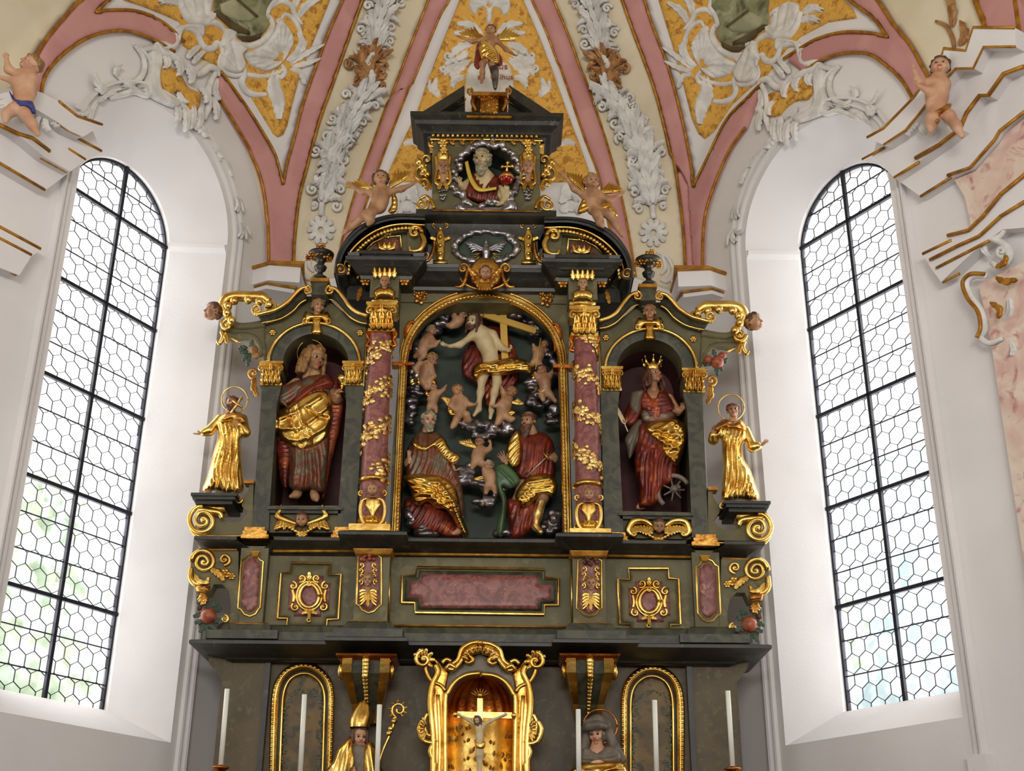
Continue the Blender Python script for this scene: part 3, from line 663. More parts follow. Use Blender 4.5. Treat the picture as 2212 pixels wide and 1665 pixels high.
def hairsolid(style, seed=0):
    r = np.random.default_rng(seed); p = []
    def curls(n, lo, hi, rad, back=False, zmin=.2, rr=.085):
        for _ in range(n):
            a = r.uniform(-PI, PI); z = r.uniform(lo, hi); q = math.sqrt(max(.02, 1-((z-.62)/.42)**2))
            x, y = math.sin(a)*.39*q, .08-math.cos(a)*.46*q
            if y < -.12 and z < .74: continue
            p.append(('e', (x, y, z), (rr, rr, rr*.9)))
    cap = ('e', (0, .12, .68), (.4, .44, .37))
    if style == 'curly': p = [cap]; curls(80, .28, 1.05, .4, rr=.09)
    if style == 'wavy':                   # shoulder-length
        p = [cap]; curls(30, .5, 1.02, .4)
        for s in (-1, 1):
            for k in range(5):
                x, y = s*(.34+.05*r.random()), -.12+.12*k; z = .75
                for j in range(6):
                    x2, y2, z2 = x+s*.03*r.normal()+s*.015, y+.03*r.normal(), z-.16; p.append(('c', (x, y, z), .075, (x2, y2, z2), .07)); x, y, z = x2, y2, z2
    if style == 'short': p = [cap]; curls(45, .5, 1.04, .4, rr=.065)
    if style == 'tonsure':
        for k in range(34):
            a = k/34*2*PI; q = .93; y = .08-math.cos(a)*.44*q
            for zz, rr in ((.74, .075), (.66, .07), (.55, .065)):
                if y < -.15 and zz < .7: continue
                p.append(('e', (math.sin(a)*.36*q*(1.05 if zz < .7 else 1), y, zz+.02*r.normal()), (rr, rr, rr)))
    if style == 'fringe':
        p = [cap]; curls(60, .45, 1.04, .4, rr=.07)
        for k in range(9): p.append(('c', (-.28+.07*k, -.28-.08*math.sin(k/8*PI), .9), .06, (-.3+.075*k, -.33-.07*math.sin(k/8*PI), .78), .05))
    V, F = solid(p, .035, .025); return V, F, [0]*len(F)
def beardsolid(long_=.3, seed=1, full=True):
    r = np.random.default_rng(seed); p = []
    for k in range(15):
        a = (k/14-.5)*2.3; x, y = math.sin(a)*.27, -.06-math.cos(a)*.26; z = .27-.12*math.cos(a)
        q = np.array([x, y, z]); L = (long_*(.4+.6*math.cos(a)))
        for j in range(4):
            q2 = q+np.array([.03*r.normal()-x*.15, -.02+.02*r.normal(), -L/4-.02]); p.append(('c', tuple(q), .06, tuple(q2), .055)); q = q2
    for s in (-1, 1): p.append(('c', (s*.02, -.43, .275), .028, (s*.15, -.35, .2), .022))
    V, F = solid(p, .03, .02); return V, F, [0]*len(F)
HAIR = {s: hairsolid(s, i) for i, s in enumerate(('curly', 'wavy', 'short', 'tonsure', 'fringe'))}
BEARD = {'short': beardsolid(.16), 'long': beardsolid(.6), 'mid': beardsolid(.32, 3)}
def head(mb_body, c, size, yaw=0, pitch=0, roll=0, kind='man', hair='short', hairmat='hair', beard=None, parent=None, sx=1., hairname='hair', bmat=None):
    """Adds the face to mb_body (slots skin, lips, dark, eye white); hair / beard become children of parent."""
    R = rotm(yaw, pitch, roll); put(HEADS[kind], c, size, R, mb_body, sx=sx)
    def later(par):
        if hair: put(HAIR[hair], c, size*(1.04 if kind == 'kid' else 1), R, h := MB(), mi=0, sx=sx*(1.1 if kind == 'kid' else 1)); h.build(hairname, M[hairmat], par)
        if beard: put(BEARD[beard], c, size, R, h := MB(), mi=0, sx=sx); h.build('beard', M[bmat or hairmat], par)
    return later
SK = lambda k='skin': [M[k], M['lip'], M['eye'], M['eyewhite'], M['brow']]
def _hand(curls, spread=10, thumb=40):
    """Right hand, palm toward -y, fingers up +z, thumb at -x. Length 1 from wrist to middle fingertip."""
    p = [('c', (-.13, 0, .12), .1, (-.17, 0, .42), .095), ('c', (-.04, .01, .08), .11, (-.06, .01, .46), .1), ('c', (.06, .01, .08), .105, (.06, .01, .45), .1), ('c', (.14, .01, .1), .09, (.16, 0, .41), .09), ('c', (0, 0, -.12), .13, (0, 0, .1), .12)]
    for k, (x, L) in enumerate(((-.18, .4), (-.065, .46), (.06, .42), (.17, .33))):
        cu = curls[k]; q = np.array([x, 0, .45]); a = 0.; sp = math.radians((k-1.3)*spread)
        for j, fr in enumerate((.44, .32, .24)):
            a += math.radians(cu*(.8 if j == 0 else 1)); d = np.array([math.sin(sp)*math.cos(a), -math.sin(a), math.cos(a)*math.cos(sp)]); q2 = q+d*L*fr
            p.append(('c', tuple(q), .06-.006*j, tuple(q2), .054-.006*j)); q = q2
    t = math.radians(thumb); q = np.array([-.15, -.02, .14])
    for j, L in enumerate((.2, .16, .12)):
        d = np.array([-math.sin(t*(1-.22*j)), -.3-.15*j, math.cos(t*(1-.22*j))]); d /= np.linalg.norm(d); q2 = q+d*L; p.append(('c', tuple(q), .075-.01*j, tuple(q2), .066-.01*j)); q = q2
    V, F = solid(p, .026, .014); return V, F, [0]*len(F)
HAND = {'open': _hand((4, 6, 8, 12), 13, 55), 'relax': _hand((18, 24, 30, 36), 8, 40), 'grip': _hand((62, 66, 68, 70), 2, 25), 'point': _hand((3, 45, 60, 65), 4, 35)}
def hand(mb, wrist, tip, size, palm=(0, -1, 0), kind='open', left=False):
    """wrist, tip: world points giving the direction; size metres; palm: where the palm faces; left mirrors the thumb."""
    z = np.array(tip, float)-np.array(wrist, float); z /= np.linalg.norm(z); y = -np.array(palm, float); y -= z*(y@z); y /= np.linalg.norm(y); x = np.cross(y, z)
    V = HAND[kind][0]*np.array([-1 if left else 1, 1, 1])*size; mb.add(V@np.array([x, y, z])+np.array(wrist), HAND[kind][1], 0)
def B3(Y, s=None):                       # picture point + height toward the viewer (picture units) -> world
    def f(px, py, h=0.):
        k = s or SC(Y, py); return onY(px, py, Y-h*k)
    return f
def limb(pts, Y, flat=None):             # [(px, py, h, r_px)...] -> capsules in metres
    out = []
    q = [(B3(Y)(a[0], a[1], a[2]), a[3]*SC(Y, a[1])) for a in pts]
    for a, b in zip(q[:-1], q[1:]): out.append(('c', a[0], a[1], b[0], b[1]))
    return out
def ell(px, py, h, rx, ry, rz, Y, roll=0):
    k = SC(Y, py); R = np.array(Matrix.Rotation(math.radians(roll), 3, 'Y')); return ('e', B3(Y)(px, py, h), (rx*k, rz*k, ry*k), R)
def bodymesh(prims, res, k=None):
    mb = MB(); V, F = solid(prims, res, k or res*2.2); mb.add(V, F, 0); return mb
def drape(name, outline, Y, bulge, mat_, parent, h0=0., folds=(), auto=None, edge=10, step=3.2, depth=None, back=None, smooth=3, amp=1., fn=None, label=None):
    """Carved cloth standing clear of the wall: outline in picture units, bulge and fold heights in picture units."""
    k = SC(Y, np.mean([p[1] for p in outline])); m = lambda px, py, h: onY(px, py, Y-h0*k-np.asarray(h))
    mb = MB(); fo = [(f[0], f[1], f[2]*k*amp) for f in folds]; au = [(a[0], a[1], a[2]*k, a[3]) for a in auto] if auto else None
    relief(mb, m, outline, (depth or bulge*.45)*k, edge=edge, step=step, folds=fo, auto=au, back=(back if back is not None else bulge*.5)*k, dome=bulge*.55*k, smooth_outline=smooth, fn=fn)
    return mb.build(name, M[mat_] if isinstance(mat_, str) else mat_, parent, label=label)
def wing(mb, root, tip, w, m, n=6, side=1, ht=.02, h=0.):
    """Feathered wing from root to tip (picture units): long flight feathers under a row of coverts."""
    a = np.array(root, float); b = np.array(tip, float); d = b-a; L = np.linalg.norm(d); d /= L; q = np.array([-d[1], d[0]])*side
    for k in range(n):
        t = k/(n-1); s = a+d*L*(.12+.42*t)+q*w*.06; e = a+d*L*(.5+.5*t)+q*w*(1-.75*t)
        leaf(mb, m, [s, (s+e)/2+d*L*.05, e], w*.2, ht, 1, base=h+.012+.002*k, curl=.004, n=9, nv=5, cut=.1)
    for k in range(n-1):
        t = k/(n-1); s = a+d*L*(.02+.5*t); e = a+d*L*(.25+.5*t)+q*w*(.5-.3*t)
        leaf(mb, m, [s, (s+e)/2, e], w*.16, ht, 1, base=h+.026, curl=.002, n=8, nv=5, cut=.1)
    tube(mb, m, [a, a+d*L*.5-q*w*.08, b], [w*.13, w*.12, w*.03], k=7, h=h+.028, s=.0042)
def angel(px, py, sz, Y, parent, yaw=0, pitch=-5, roll=0, name='angel_head', hair='curly', hairmat='hair', kind='kid', h=0, wings=None, label=None, sx=1., skin='skin', bust=False):
    mb = MB(); k = SC(Y, py); later = head(mb, B3(Y)(px, py, h), sz*k, yaw, pitch, roll, 'kid0' if kind == 'kid' else kind, hair, hairmat, sx=sx)
    o = mb.build(name, SK(skin), parent, label=label); later(o); return o
# ------------------------------------------------------------------ cherub: full figure from joints traced in the picture
def cherub(name, label, Y, J, hd, hands=(), group=None, skin='skin', hair='curly', hairmat='hair', wings=(), cloth=(), r=1., res=.006, cat='statue', clothmat='gold', pitch=0, feet=()):
    """J: dict neck, hip, armL, armR, legL, legR as lists of (px, py, h); hd = (px, py, h, size, yaw, pitch, roll)."""
    b = J['hip']; root = thing(name, label, cat, B3(Y)(*b), group)
    pr = []; n, p = J['neck'], J['hip']; S = hd[3]/30*r
    mid = tuple((np.array(n)+np.array(p))/2)
    pr += limb([(*n, 8*S), (*((np.array(n)*.65+np.array(p)*.35)), 13*S), (*((np.array(n)*.35+np.array(p)*.65)), 14*S), (*p, 12.5*S)], Y)
    pr += limb([(*n, 6.5*S), (hd[0], hd[1]+2, hd[2]-2, 6*S)], Y)
    for q in ('armL', 'armR'):
        if J.get(q): a = J[q]; rs = [5.8, 4.6, 3.3]; pr += limb([(*n[:2], n[2], 6*S)]+[(*a[i], rs[min(i, 2)]*S) for i in range(len(a))], Y)
    for q in ('legL', 'legR'):
        if J.get(q): a = J[q]; rs = [7.4, 5.8, 3.8, 3.2]; pr += limb([(*p, 7.5*S)]+[(*a[i], rs[min(i, 3)]*S) for i in range(len(a))], Y)
    mb = bodymesh(pr, res)
    k = SC(Y, hd[1]); later = head(mb, B3(Y)(hd[0], hd[1], hd[2]), hd[3]*k, hd[4], hd[5], hd[6], 'kid', hair, hairmat)
    for (w0, w1, sz, kd, lf, pm) in hands: hand(mb, B3(Y)(*w0), B3(Y)(*w1), sz*k, pm, kd, lf)
    o = mb.build('body', SK(skin), root); later(o)
    if wings:
        for w_ in wings: mb = MB(); wing(mb, w_[0], w_[1], w_[2], mY(Y-w_[4]*k), side=w_[3], n=6, ht=.014); mb.build('wing', M['gold'], root)
    for c in cloth: drape('drapery', c[0], Y, c[1], clothmat, root, h0=c[2], folds=c[3] if len(c) > 3 else (), auto=[(60, 9, 1.5, .3)], edge=5, step=2.6, smooth=3)
    return root
# ================================================================== ALTAR
AX = lambda y: 1037+(1160-y)*.0145
def mir(p, dy=0.):                       # a traced outline carried over to the other flank of the altar
    p = np.array(p, float); x2 = 2*AX(p[:, 1])-p[:, 0]; y2 = p[:, 1]+(x2-p[:, 0])*.0105+dy; q = p.copy(); q[:, 0] = x2; q[:, 1] = y2; return q
def sd(s, p, dy=0.): return np.array(p, float) if s == 0 else mir(p, dy)
def sx(s, x, y, dy=0.): q = sd(s, [(x, y)], dy)[0]; return float(q[0]), float(q[1])
def pbox(mb, x0, x1, y0, y1, Y, dep, mi=0):   # box whose front face is seen at these picture limits
    ym = (y0+y1)/2; xm = (x0+x1)/2; a, b = sorted((XX(x0, ym, Y), XX(x1, ym, Y))); return box(mb, a, b, Y, Y+dep, ZZ(y1, Y, xm), ZZ(y0, Y, xm), mi)
def gt(mb, p, r, Y, k=7, n=None, smooth=0, h=0., mi=0, flat=1.): return tube(mb, mY(Y), p, r, k=k, h=h, s=SC(Y, np.mean([q[1] for q in p])), smooth=smooth, n=n, mi=mi, flat=flat)
def moulding(mb, x0, x1, yt, Y, prof, ret=.3, breaks=()):
    """Cornice run: lower front line at yt in the picture; profile (out, z) from plane Y; breaks = [(x0, x1, forward)]."""
    xs = [XX(x0, yt, Y)]; plan = [(xs[0], Y+ret), (xs[0], Y)]
    for a, b, f in breaks:
        xa, xb = XX(a, yt, Y-f), XX(b, yt, Y-f); plan += [(xa, Y), (xa, Y-f), (xb, Y-f), (xb, Y)]
    xe = XX(x1, yt, Y); plan += [(xe, Y), (xe, Y+ret)]
    p2 = [plan[0]]
    for q in plan[1:]:
        if math.hypot(q[0]-p2[-1][0], q[1]-p2[-1][1]) > 1e-4: p2.append(q)
    sweepxy(mb, p2, prof, ZZ(yt, Y, (x0+x1)/2)); return mb
def slab(mb, x0, x1, yt, Y, z0, z1, ret, breaks=(), out=0.):   # solid core closing a moulding top and bottom
    z = ZZ(yt, Y, (x0+x1)/2); box(mb, XX(x0, yt, Y)-out, XX(x1, yt, Y)+out, Y-out, Y+ret, z+z0, z+z1)
    for a, b, f in breaks: box(mb, XX(a, yt, Y-f)-out, XX(b, yt, Y-f)+out, Y-f-out, Y+ret, z+z0, z+z1)
K_ = lambda y=1000, Y=10.1: SC(Y, y)
def rosette(mb, px, py, r, Y, n=6, mi=0, ht=.02):
    for k in range(n):
        a = k*2*PI/n; leaf(mb, mY(Y), [(px+r*.15*math.cos(a), py+r*.15*math.sin(a)), (px+r*math.cos(a), py+r*math.sin(a))], r*.38, ht, 1, base=.004, curl=.004, n=7, nv=5, mi=mi)
    sph(mb, onY(px, py, Y-.012), r*.28*SC(Y, py), 8, mi)
def scroll(mb, cx, cy, r, a0, turns, w, Y, h=0., mi=0, rise=5, taper=(1, .5), asp=1., n=46):
    s = spiral(cx, cy, r, a0, turns, .08, n, asp); z = np.linspace(0, 1, n)**1.5*rise; tube(mb, mY(Y), np.c_[s, z], w, k=8, h=h, s=SC(Y, cy), smooth=0, taper=taper, mi=mi)
    sph(mb, onY(cx, cy, Y-h-rise*SC(Y, cy)), w*.8*SC(Y, cy), 8, mi)
def framed(path_closed, Y, r, mat_, name, parent, inset=None):
    mb = MB(); p = np.vstack([path_closed, path_closed[:1]]); gt(mb, p, r, Y); return mb.build(name, M[mat_], parent, smooth=True, angle=50)
def archp(x0, x1, ysp, yb, ry, n=22, lean=.06):   # picture outline, up left side, over, down right side (bottom x given, lean = shift of the spring per unit)
    cx = (x0+x1)/2; r = (x1-x0)/2
    return np.array([(x0, yb)]+[(cx-r*math.cos(PI*k/n), ysp-ry*math.sin(PI*k/n)) for k in range(n+1)]+[(x1, yb)])
# ------------------------------------------------------------------ lower storey
BY = 10.2
base = thing('lower_retable', 'dark olive lowest storey of the high altar behind the candles', 'altar', (XX(1037, 1600, BY), BY, 0))
mb = MB(); z1 = ZZ(1400, BY)
xl, xr = XX(474, 1560, BY), XX(1598, 1560, BY); box(mb, xl, xr, BY, 10.95, 0, z1)
mb.build('body', M['brown'], base, smooth=False)
for s in (0, 1):                          # side wings under the cornice and slightly raised outer piers
    prism(mb := MB(), front(sd(s, [(446, 1404), (452, 1432), (462, 1446), (474, 1462), (500, 1480), (500, 1404)]), BY-.03), BY-.03, BY+.3); mb.build('bracket', M['brown'], base, smooth=False)
    a = sx(s, 470, 1540)[0]; b = sx(s, 575, 1540)[0]; pbox(mb := MB(), a, b, 1412, 1700, BY-.05, .06); mb.build('pier', M['brown'], base, smooth=False)
    a = sx(s, 563, 1540)[0]; b = sx(s, 574, 1540)[0]; pbox(mb := MB(), a, b, 1412, 1700, BY-.07, .03); mb.build('pier_edge', M['dark'], base, smooth=False)
    # arched reliquary frame
    fo = [(580, 1700), (583, 1560), (588, 1490), (604, 1453), (632, 1434), (656, 1430), (684, 1436), (709, 1456), (722, 1490), (722, 1560), (717, 1700)]
    fi = [(603, 1700), (608, 1560), (612, 1500), (624, 1470), (642, 1457), (658, 1454), (674, 1458), (692, 1474), (701, 1502), (700, 1560), (696, 1700)]
    FO, FI = c2(sd(s, fo, -2)), c2(sd(s, fi, -2)); mb = MB(); m = mY(BY-.02)
    strip(mb, m, FO, FI, [(0, 0), (.04, .03), (.14, .055), (.4, .06), (.56, .045), (.66, .035)], 90)
    o = mb.build('arched_frame', M['gold'], base)
    mb = MB(); strip(mb, m, FO, FI, [(.66, .03), (.78, .012), (.95, .012)], 90); mb.build('frame_hollow', M['dark'], o)
    mb = MB(); gt(mb, FI, 3, BY-.03, n=90); gt(mb, FO*.62+FI*.38 , 2.2, BY-.08, n=90); mb.build('inner_bead', M['gold'], o)
    mb = MB(); q = resamp(FO*.72+FI*.28, 62)
    for a in q[1:-1]: sph(mb, onY(a[0], a[1], BY-.076), .017, 6, sc_=(1.3, .6, .7))
    mb.build('pearl_row', M['gold'], o)
    relief(mb := MB(), mY(BY-.012), FI, .004, edge=2, step=9); pt = mb.build('painted_panel', M['panel'] if 'panel' in M else M['gold_dark'], o)
    mb = MB(); r_ = np.random.default_rng(4+s); q = resamp(FI*.86+np.array([FI[:, 0].mean(), FI[:, 1].max()])*.14, 46)
    for a in q[2:-2]:
        for _ in range(2):
            w_ = r_.uniform(3.5, 6); t = r_.uniform(0, 2*PI); c = a+r_.normal(size=2)*3; leaf(mb, mY(BY-.018), [tuple(c), tuple(c+w_*1.6*np.array([math.cos(t), math.sin(t)]))], w_*.6, .008, 1, curl=.002, n=5, nv=5)
    mb.build('painted_garland', M['leafdim'] if 'leafdim' in M else M['leafgreen'], o)
    # console bracket
    mb = MB(); xc = (796+0, 1450); k = SC(9.9, 1470)
    cx_t, _ = sx(s, 793, 1470); X = XX(cx_t, 1470, 9.9)
    pr = [(9.78, 1420), (9.76, 1434), (9.78, 1452), (9.84, 1470), (9.93, 1490), (10.02, 1510), (10.07, 1535), (10.09, 1548), (10.2, 1548), (10.2, 1420)]
    def con(mb, x0, x1, sh=0., mi=0):
        q = [(y-sh, ZZ(py, 9.75, cx_t)) for y, py in pr]; n = len(q); hw = lambda i: 1-.55*max(0, (i-2))/5 if i < 8 else (.45 if i == 8 else 1)
        mb.add([(X+x*hw(i), a, b) for x in (x0, x1) for i, (a, b) in enumerate(q)], [tuple(range(n)), tuple(range(2*n-1, n-1, -1))]+[(i, i+n, (i+1) % n+n, (i+1) % n) for i in range(n)], mi)
    con(mb, -.15, .15); o = mb.build('console', M['marble_g'], base, smooth=False)
    mb = MB(); con(mb, -.185, -.11, .025); con(mb, .11, .185, .025)
    mb.build('gilt_edge', M['gold'], o, smooth=False)
    mb = MB()
    for q in (-.2, .2): lathe(mb, (X+q-.02, 9.85, ZZ(1448, 9.8, cx_t)), [(0, 0), (.06, 0), (.07, .02), (.055, .04), (0, .04)], 14, (1, 0, 0))
    for k in range(15):
        t = k/14; i = np.interp(t, [0, .3, .6, 1], [9.745, 9.75, 9.9, 10.05]); z = ZZ(1428+t*112, np.interp(t, [0, .3, 1], [9.75, 9.76, 10.06]), cx_t); sph(mb, (X, i-.01, z), .034-.018*t, 8, sc_=(1, 1, 1.15))
    mb.build('gilt_drop', M['gold'], o)
    mb = MB(); z = ZZ(1418, 9.78, cx_t); sweepxy(mb, [(X-.19, 10.1), (X-.19, 9.78), (X+.19, 9.78), (X+.19, 10.1)], [(.0, 0), (.02, .005), (.045, .03), (.05, .045)], z-.03); box(mb, X-.19, X+.19, 9.78, 10.1, z-.04, z+.02)
    mb.build('console_cap', M['copper'], o, smooth=False)
mb = MB(); gt(mb, sd(0, [(452, 1408), (735, 1418)]), 3.2, BY-.05); gt(mb, sd(0, [(855, 1424), (1225, 1429)]), 3.2, BY-.03); gt(mb, [(1345, 1428), (1612, 1425)], 3.2, BY-.05)
mb.build('gilt_fillet', M['ochre'], base)
CB = [(705, 876, .27), (1197, 1377, .27)]
mb = MB(); Y0 = 10.11; zc = ZZ(1393, 9.8)-ZZ(1393, Y0)
pf = [(0, -.012), (.02, 0), (.04, .0), (.05, .014), (.11, .032), (.16, .038), (.21, .056), (.27, .068), (.29, .075), (.29, .1), (.27, .11), (.24, .115), (.08, .14)]
zb = ZZ(1393, 9.82)-.08
def mould2(mb, xa, xb, Y, prof, zb, breaks, ret=.35):   # world-x version
    plan = [(xa, Y+ret), (xa, Y)]
    for a, b, f in breaks: plan += [(a, Y), (a, Y-f), (b, Y-f), (b, Y)]
    plan += [(xb, Y), (xb, Y+ret)]; p2 = [plan[0]]
    for q in plan[1:]:
        if math.hypot(q[0]-p2[-1][0], q[1]-p2[-1][1]) > 1e-4: p2.append(q)
    sweepxy(mb, p2, prof, zb); zt = zb+prof[-1][1]; o = prof[-1][0]; box(mb, xa-o, xb+o, Y-o, Y+ret, zt-.02, zt)
    for a, b, f in breaks: box(mb, a-o, b+o, Y-f-o, Y+.1, zt-.02, zt)
    z2 = zb+prof[0][1]; o = prof[0][0]
    for a, b, f in breaks: box(mb, a-o, b+o, Y-f-o, Y+.1, z2, z2+.02)
    return mb
xa, xb = XX(408, 1386, 9.82)+.29, XX(1667, 1392, 9.82)-.29
CBm = [(XX(702, 1378, 9.67)+.285, XX(879, 1378, 9.67)-.285, .15), (XX(1195, 1384, 9.67)+.285, XX(1379, 1384, 9.67)-.285, .15)]
mould2(mb, xa, xb, Y0, pf, zb, CBm, ret=.7); mb.build('cornice', M['dark'], base, smooth=True, angle=35)
ZB = zb+.14                                # top of the big cornice
# ------------------------------------------------------------------ predella
pred = thing('predella', 'green marbled predella with three red panels under the columns', 'altar', (XX(1037, 1380, 10.1), 10.1, ZB))
PY = 10.14
mb = MB(); z0 = ZB; z1 = ZZ(1172, PY); xa, xb = XX(583, 1270, PY), XX(1494, 1270, PY); box(mb, xa-.02, xb+.02, PY, 10.95, z0, z1); mb.build('body', M['green'], pred, smooth=False)
mb = MB(); xa2, xb2 = XX(487, 1365, PY-.12), XX(1578, 1372, PY-.12)
zs = z0; z_g = ZZ(1352, PY-.05)
pb = [(0, 0), (.14, 0), (.14, (z_g-z0)*.45), (.11, (z_g-z0)*.5), (.07, (z_g-z0)*.55), (.05, (z_g-z0)*.9), (.03, z_g-z0), (0, z_g-z0)]
PB = [(XX(765, 1300, 9.98), XX(838, 1300, 9.98), .16), (XX(1238, 1300, 9.98), XX(1309, 1300, 9.98), .16)]
sweepxy(mb, [(xa2, 10.9), (xa2, PY-.07), (XX(573, 1360, PY), PY-.07), (XX(573, 1360, PY), PY), (PB[0][0], PY), (PB[0][0], PY-.16), (PB[0][1], PY-.16), (PB[0][1], PY), (PB[1][0], PY), (PB[1][0], PY-.16), (PB[1][1], PY-.16), (PB[1][1], PY), (XX(1497, 1360, PY), PY), (XX(1497, 1360, PY), PY-.07), (xb2, PY-.07), (xb2, 10.9)], pb, z0)
mb.build('plinth', M['marble_g'], pred, smooth=False)
mb = MB()
for L in ([(843, 1350), (1236, 1354)], [(497, 1346), (570, 1348)], [(755, 1341), (838, 1342)], [(1237, 1346), (1318, 1347)], [(1500, 1362), (1574, 1363)]):
    gt(mb, L, 2.4, PY-.06 if L[0][0] in (843,) else (PY-.11 if L[0][0] in (497, 1500) else 9.96))
for L in ([(845, 1196), (1236, 1200)], [(590, 1190), (765, 1190)], [(1312, 1200), (1492, 1203)], [(432, 1188), (512, 1187)], [(1560, 1206), (1640, 1209)]): gt(mb, L, 3.2, PY-.05)
mb.build('gilt_fillet', M['ochre'], pred)
for s in (0, 1):
    a, b, f = PB[s]; mb = MB(); zt = ZZ(1178, 9.98); box(mb, a, b, PY-f, PY, z_g-.03, zt); ped = mb.build('pedestal', M['green'], pred, smooth=False)
    # outer pilasters
    x0 = sx(s, 513, 1270)[0]; x1 = sx(s, 573, 1270)[0]; mb = MB(); a2, b2 = sorted((XX(x0, 1270, PY-.07), XX(x1, 1270, PY-.07))); box(mb, a2, b2, PY-.07, PY+.5, z_g-.02, ZZ(1184, PY-.07)); pil = mb.build('outer_pilaster', M['green'], pred, smooth=False)
    ov = [(524, 1312), (526, 1225), (532, 1212), (537, 1202), (545, 1198), (555, 1202), (560, 1212), (568, 1225), (564, 1312), (556, 1322), (550, 1328), (540, 1331), (530, 1326)]
    ov = [(513, 1313), (521, 1211), (528, 1207), (534, 1199), (544, 1195), (556, 1199), (562, 1209), (569, 1213), (562, 1312), (558, 1316), (552, 1326), (540, 1331), (528, 1327), (520, 1316)]
    o = sd(s, ov, 2 if s else 0); k = o.mean(0); framed(o, PY-.075, 2.6, 'gold', 'gilt_frame', pil)
    relief(mb := MB(), mY(PY-.073), (o-k)*np.array([.72, .86])+k, .006, edge=3, step=8, smooth_outline=2); mb.build('red_inlay', M['red'], pil)
    # pedestal frames with herms
    ov = [(770, 1305), (774, 1202), (781, 1199), (786, 1190), (797, 1184), (810, 1190), (814, 1198), (824, 1204), (824, 1306), (818, 1310), (808, 1320), (796, 1324), (782, 1318), (776, 1308)]
    o = sd(s, ov, 3 if s else 0); k = o.mean(0); framed(o, 9.975, 2.3, 'gold', 'gilt_frame', ped)
    relief(mb := MB(), mY(9.978), (o-k)*np.array([.82, .92])+k, .004, edge=3, step=9); mb.build('red_inlay', M['red'], ped)
    cx, cy = sx(s, 795, 1252, 3 if s else 0); hm = angel(cx, cy, 30, 9.975, ped, kind='man', hair='short', hairmat='hair_fair', h=6, name='angel_head')
    mb = MB()
    for q in (-1, 1):
        for k in range(5): leaf(mb, mY(9.972), [(cx+q*2, cy+26+k*2), (cx+q*12, cy+22+k*7), (cx+q*19, cy+28+k*7)], 5, .02, 2, curl=.01, n=9, nv=5)
        for k in range(4): scroll(mb, cx+q*(14+k % 2*2), cy-32+k*12, 6, 90, q*1.1, 2.4, 9.96, rise=2)
    leaf(mb, mY(9.97), [(cx, cy+22), (cx, cy+58)], 7, .03, 3); mb.build('gilt_foliage', M['gold'], ped)
    mb = MB(); r_ = np.random.default_rng(s)
    for k in range(9): sph(mb, onY(cx+r_.uniform(-14, 14), cy-50+r_.uniform(-9, 9), 9.96-r_.uniform(0, .03)), .018, 8)
    mb.build('fruit_cluster', M['fruit'] if s == 0 else M['hair'], ped)
    # cross-shaped framed panels
    cr12 = [(598, 1334), (607, 1238), (630, 1236), (627, 1215), (714, 1216), (711, 1239), (736, 1241), (730, 1336), (706, 1337), (704, 1360), (620, 1360), (622, 1335)]
    cr12 = [(599, 1335), (606, 1238), (627, 1236), (629, 1215), (715, 1217), (712, 1241), (737, 1241), (731, 1337), (707, 1338), (705, 1360), (619, 1358), (621, 1336)]
    o = sd(s, cr12, 4 if s else 0); k = o.mean(0); fr_ = framed(o, PY-.02, 3.1, 'gold', 'gilt_frame', pred)
    relief(mb := MB(), mY(PY-.012), (o-k)*.92+k, .012, edge=5, step=9); mb.build('frame_hollow', M['green'], fr_)
    relief(mb := MB(), mY(PY-.026), (o-k)*np.array([.68, .62])+k, .006, edge=3, step=8); mb.build('red_inlay', M['red'], fr_)
    cx, cy = sx(s, 668, 1287, 4 if s else 0); mb = MB()
    t = np.linspace(0, 2*PI, 36); gt(mb, np.stack([cx+21*np.cos(t), cy+25*np.sin(t)], 1), 4.2, PY-.06); gt(mb, np.stack([cx+27*np.cos(t), cy+31*np.sin(t)], 1), 3.2, PY-.045)
    for q in (-1, 1):
        scroll(mb, cx+q*16, cy-38, 9, 60 if q > 0 else 120, q*1.4, 3.6, PY-.05); scroll(mb, cx+q*35, cy-22, 9, -90, -q*1.2, 3.6, PY-.05)
        scroll(mb, cx+q*30, cy+24, 9, -60 if q > 0 else -120, q*1.3, 3.4, PY-.05); tube(mb, mY(PY-.045), [(cx+q*36, cy-14), (cx+q*33, cy), (cx+q*35, cy+14)], 4, s=.0039); leaf(mb, mY(PY-.05), [(cx+q*4, cy+34), (cx+q*18, cy+38)], 6, .02, 2)
    leaf(mb, mY(PY-.05), [(cx, cy-30), (cx, cy-52)], 8, .03, 3); leaf(mb, mY(PY-.05), [(cx, cy+30), (cx, cy+50)], 6, .025, 2)
    tt = np.linspace(0, 2*PI, 14); gt(mb, np.stack([cx+4.5*np.cos(tt), cy-26+4.5*np.sin(tt)], 1), 2, PY-.07); gt(mb, np.stack([cx-1+4*np.cos(tt), cy+52+4*np.sin(tt)], 1), 2, PY-.05)
    mb.build('gilt_cartouche', M['gold'], fr_)
    relief(mb := MB(), mY(PY-.05), np.stack([cx+19*np.cos(t[:-1]), cy+23*np.sin(t[:-1])], 1), .006, edge=3, step=7); mb.build('oval_mirror', M['red'], fr_)
    # outer scroll wing
    wg = [(515, 1190), (425, 1190), (413, 1205), (410, 1235), (420, 1262), (424, 1290), (452, 1282), (462, 1262), (480, 1262), (494, 1275), (499, 1305), (498, 1325), (488, 1340), (482, 1352), (515, 1352)]
    relief(mb := MB(), mY(10.1), sd(s, wg, 6 if s else 0), .01, edge=4, step=8, back=0, base=.04); prism(mb, front(sd(s, wg, 6 if s else 0), 10.07), 10.07, 10.2); wo = mb.build('scroll_wing', M['green'], pred, smooth=True, angle=40)
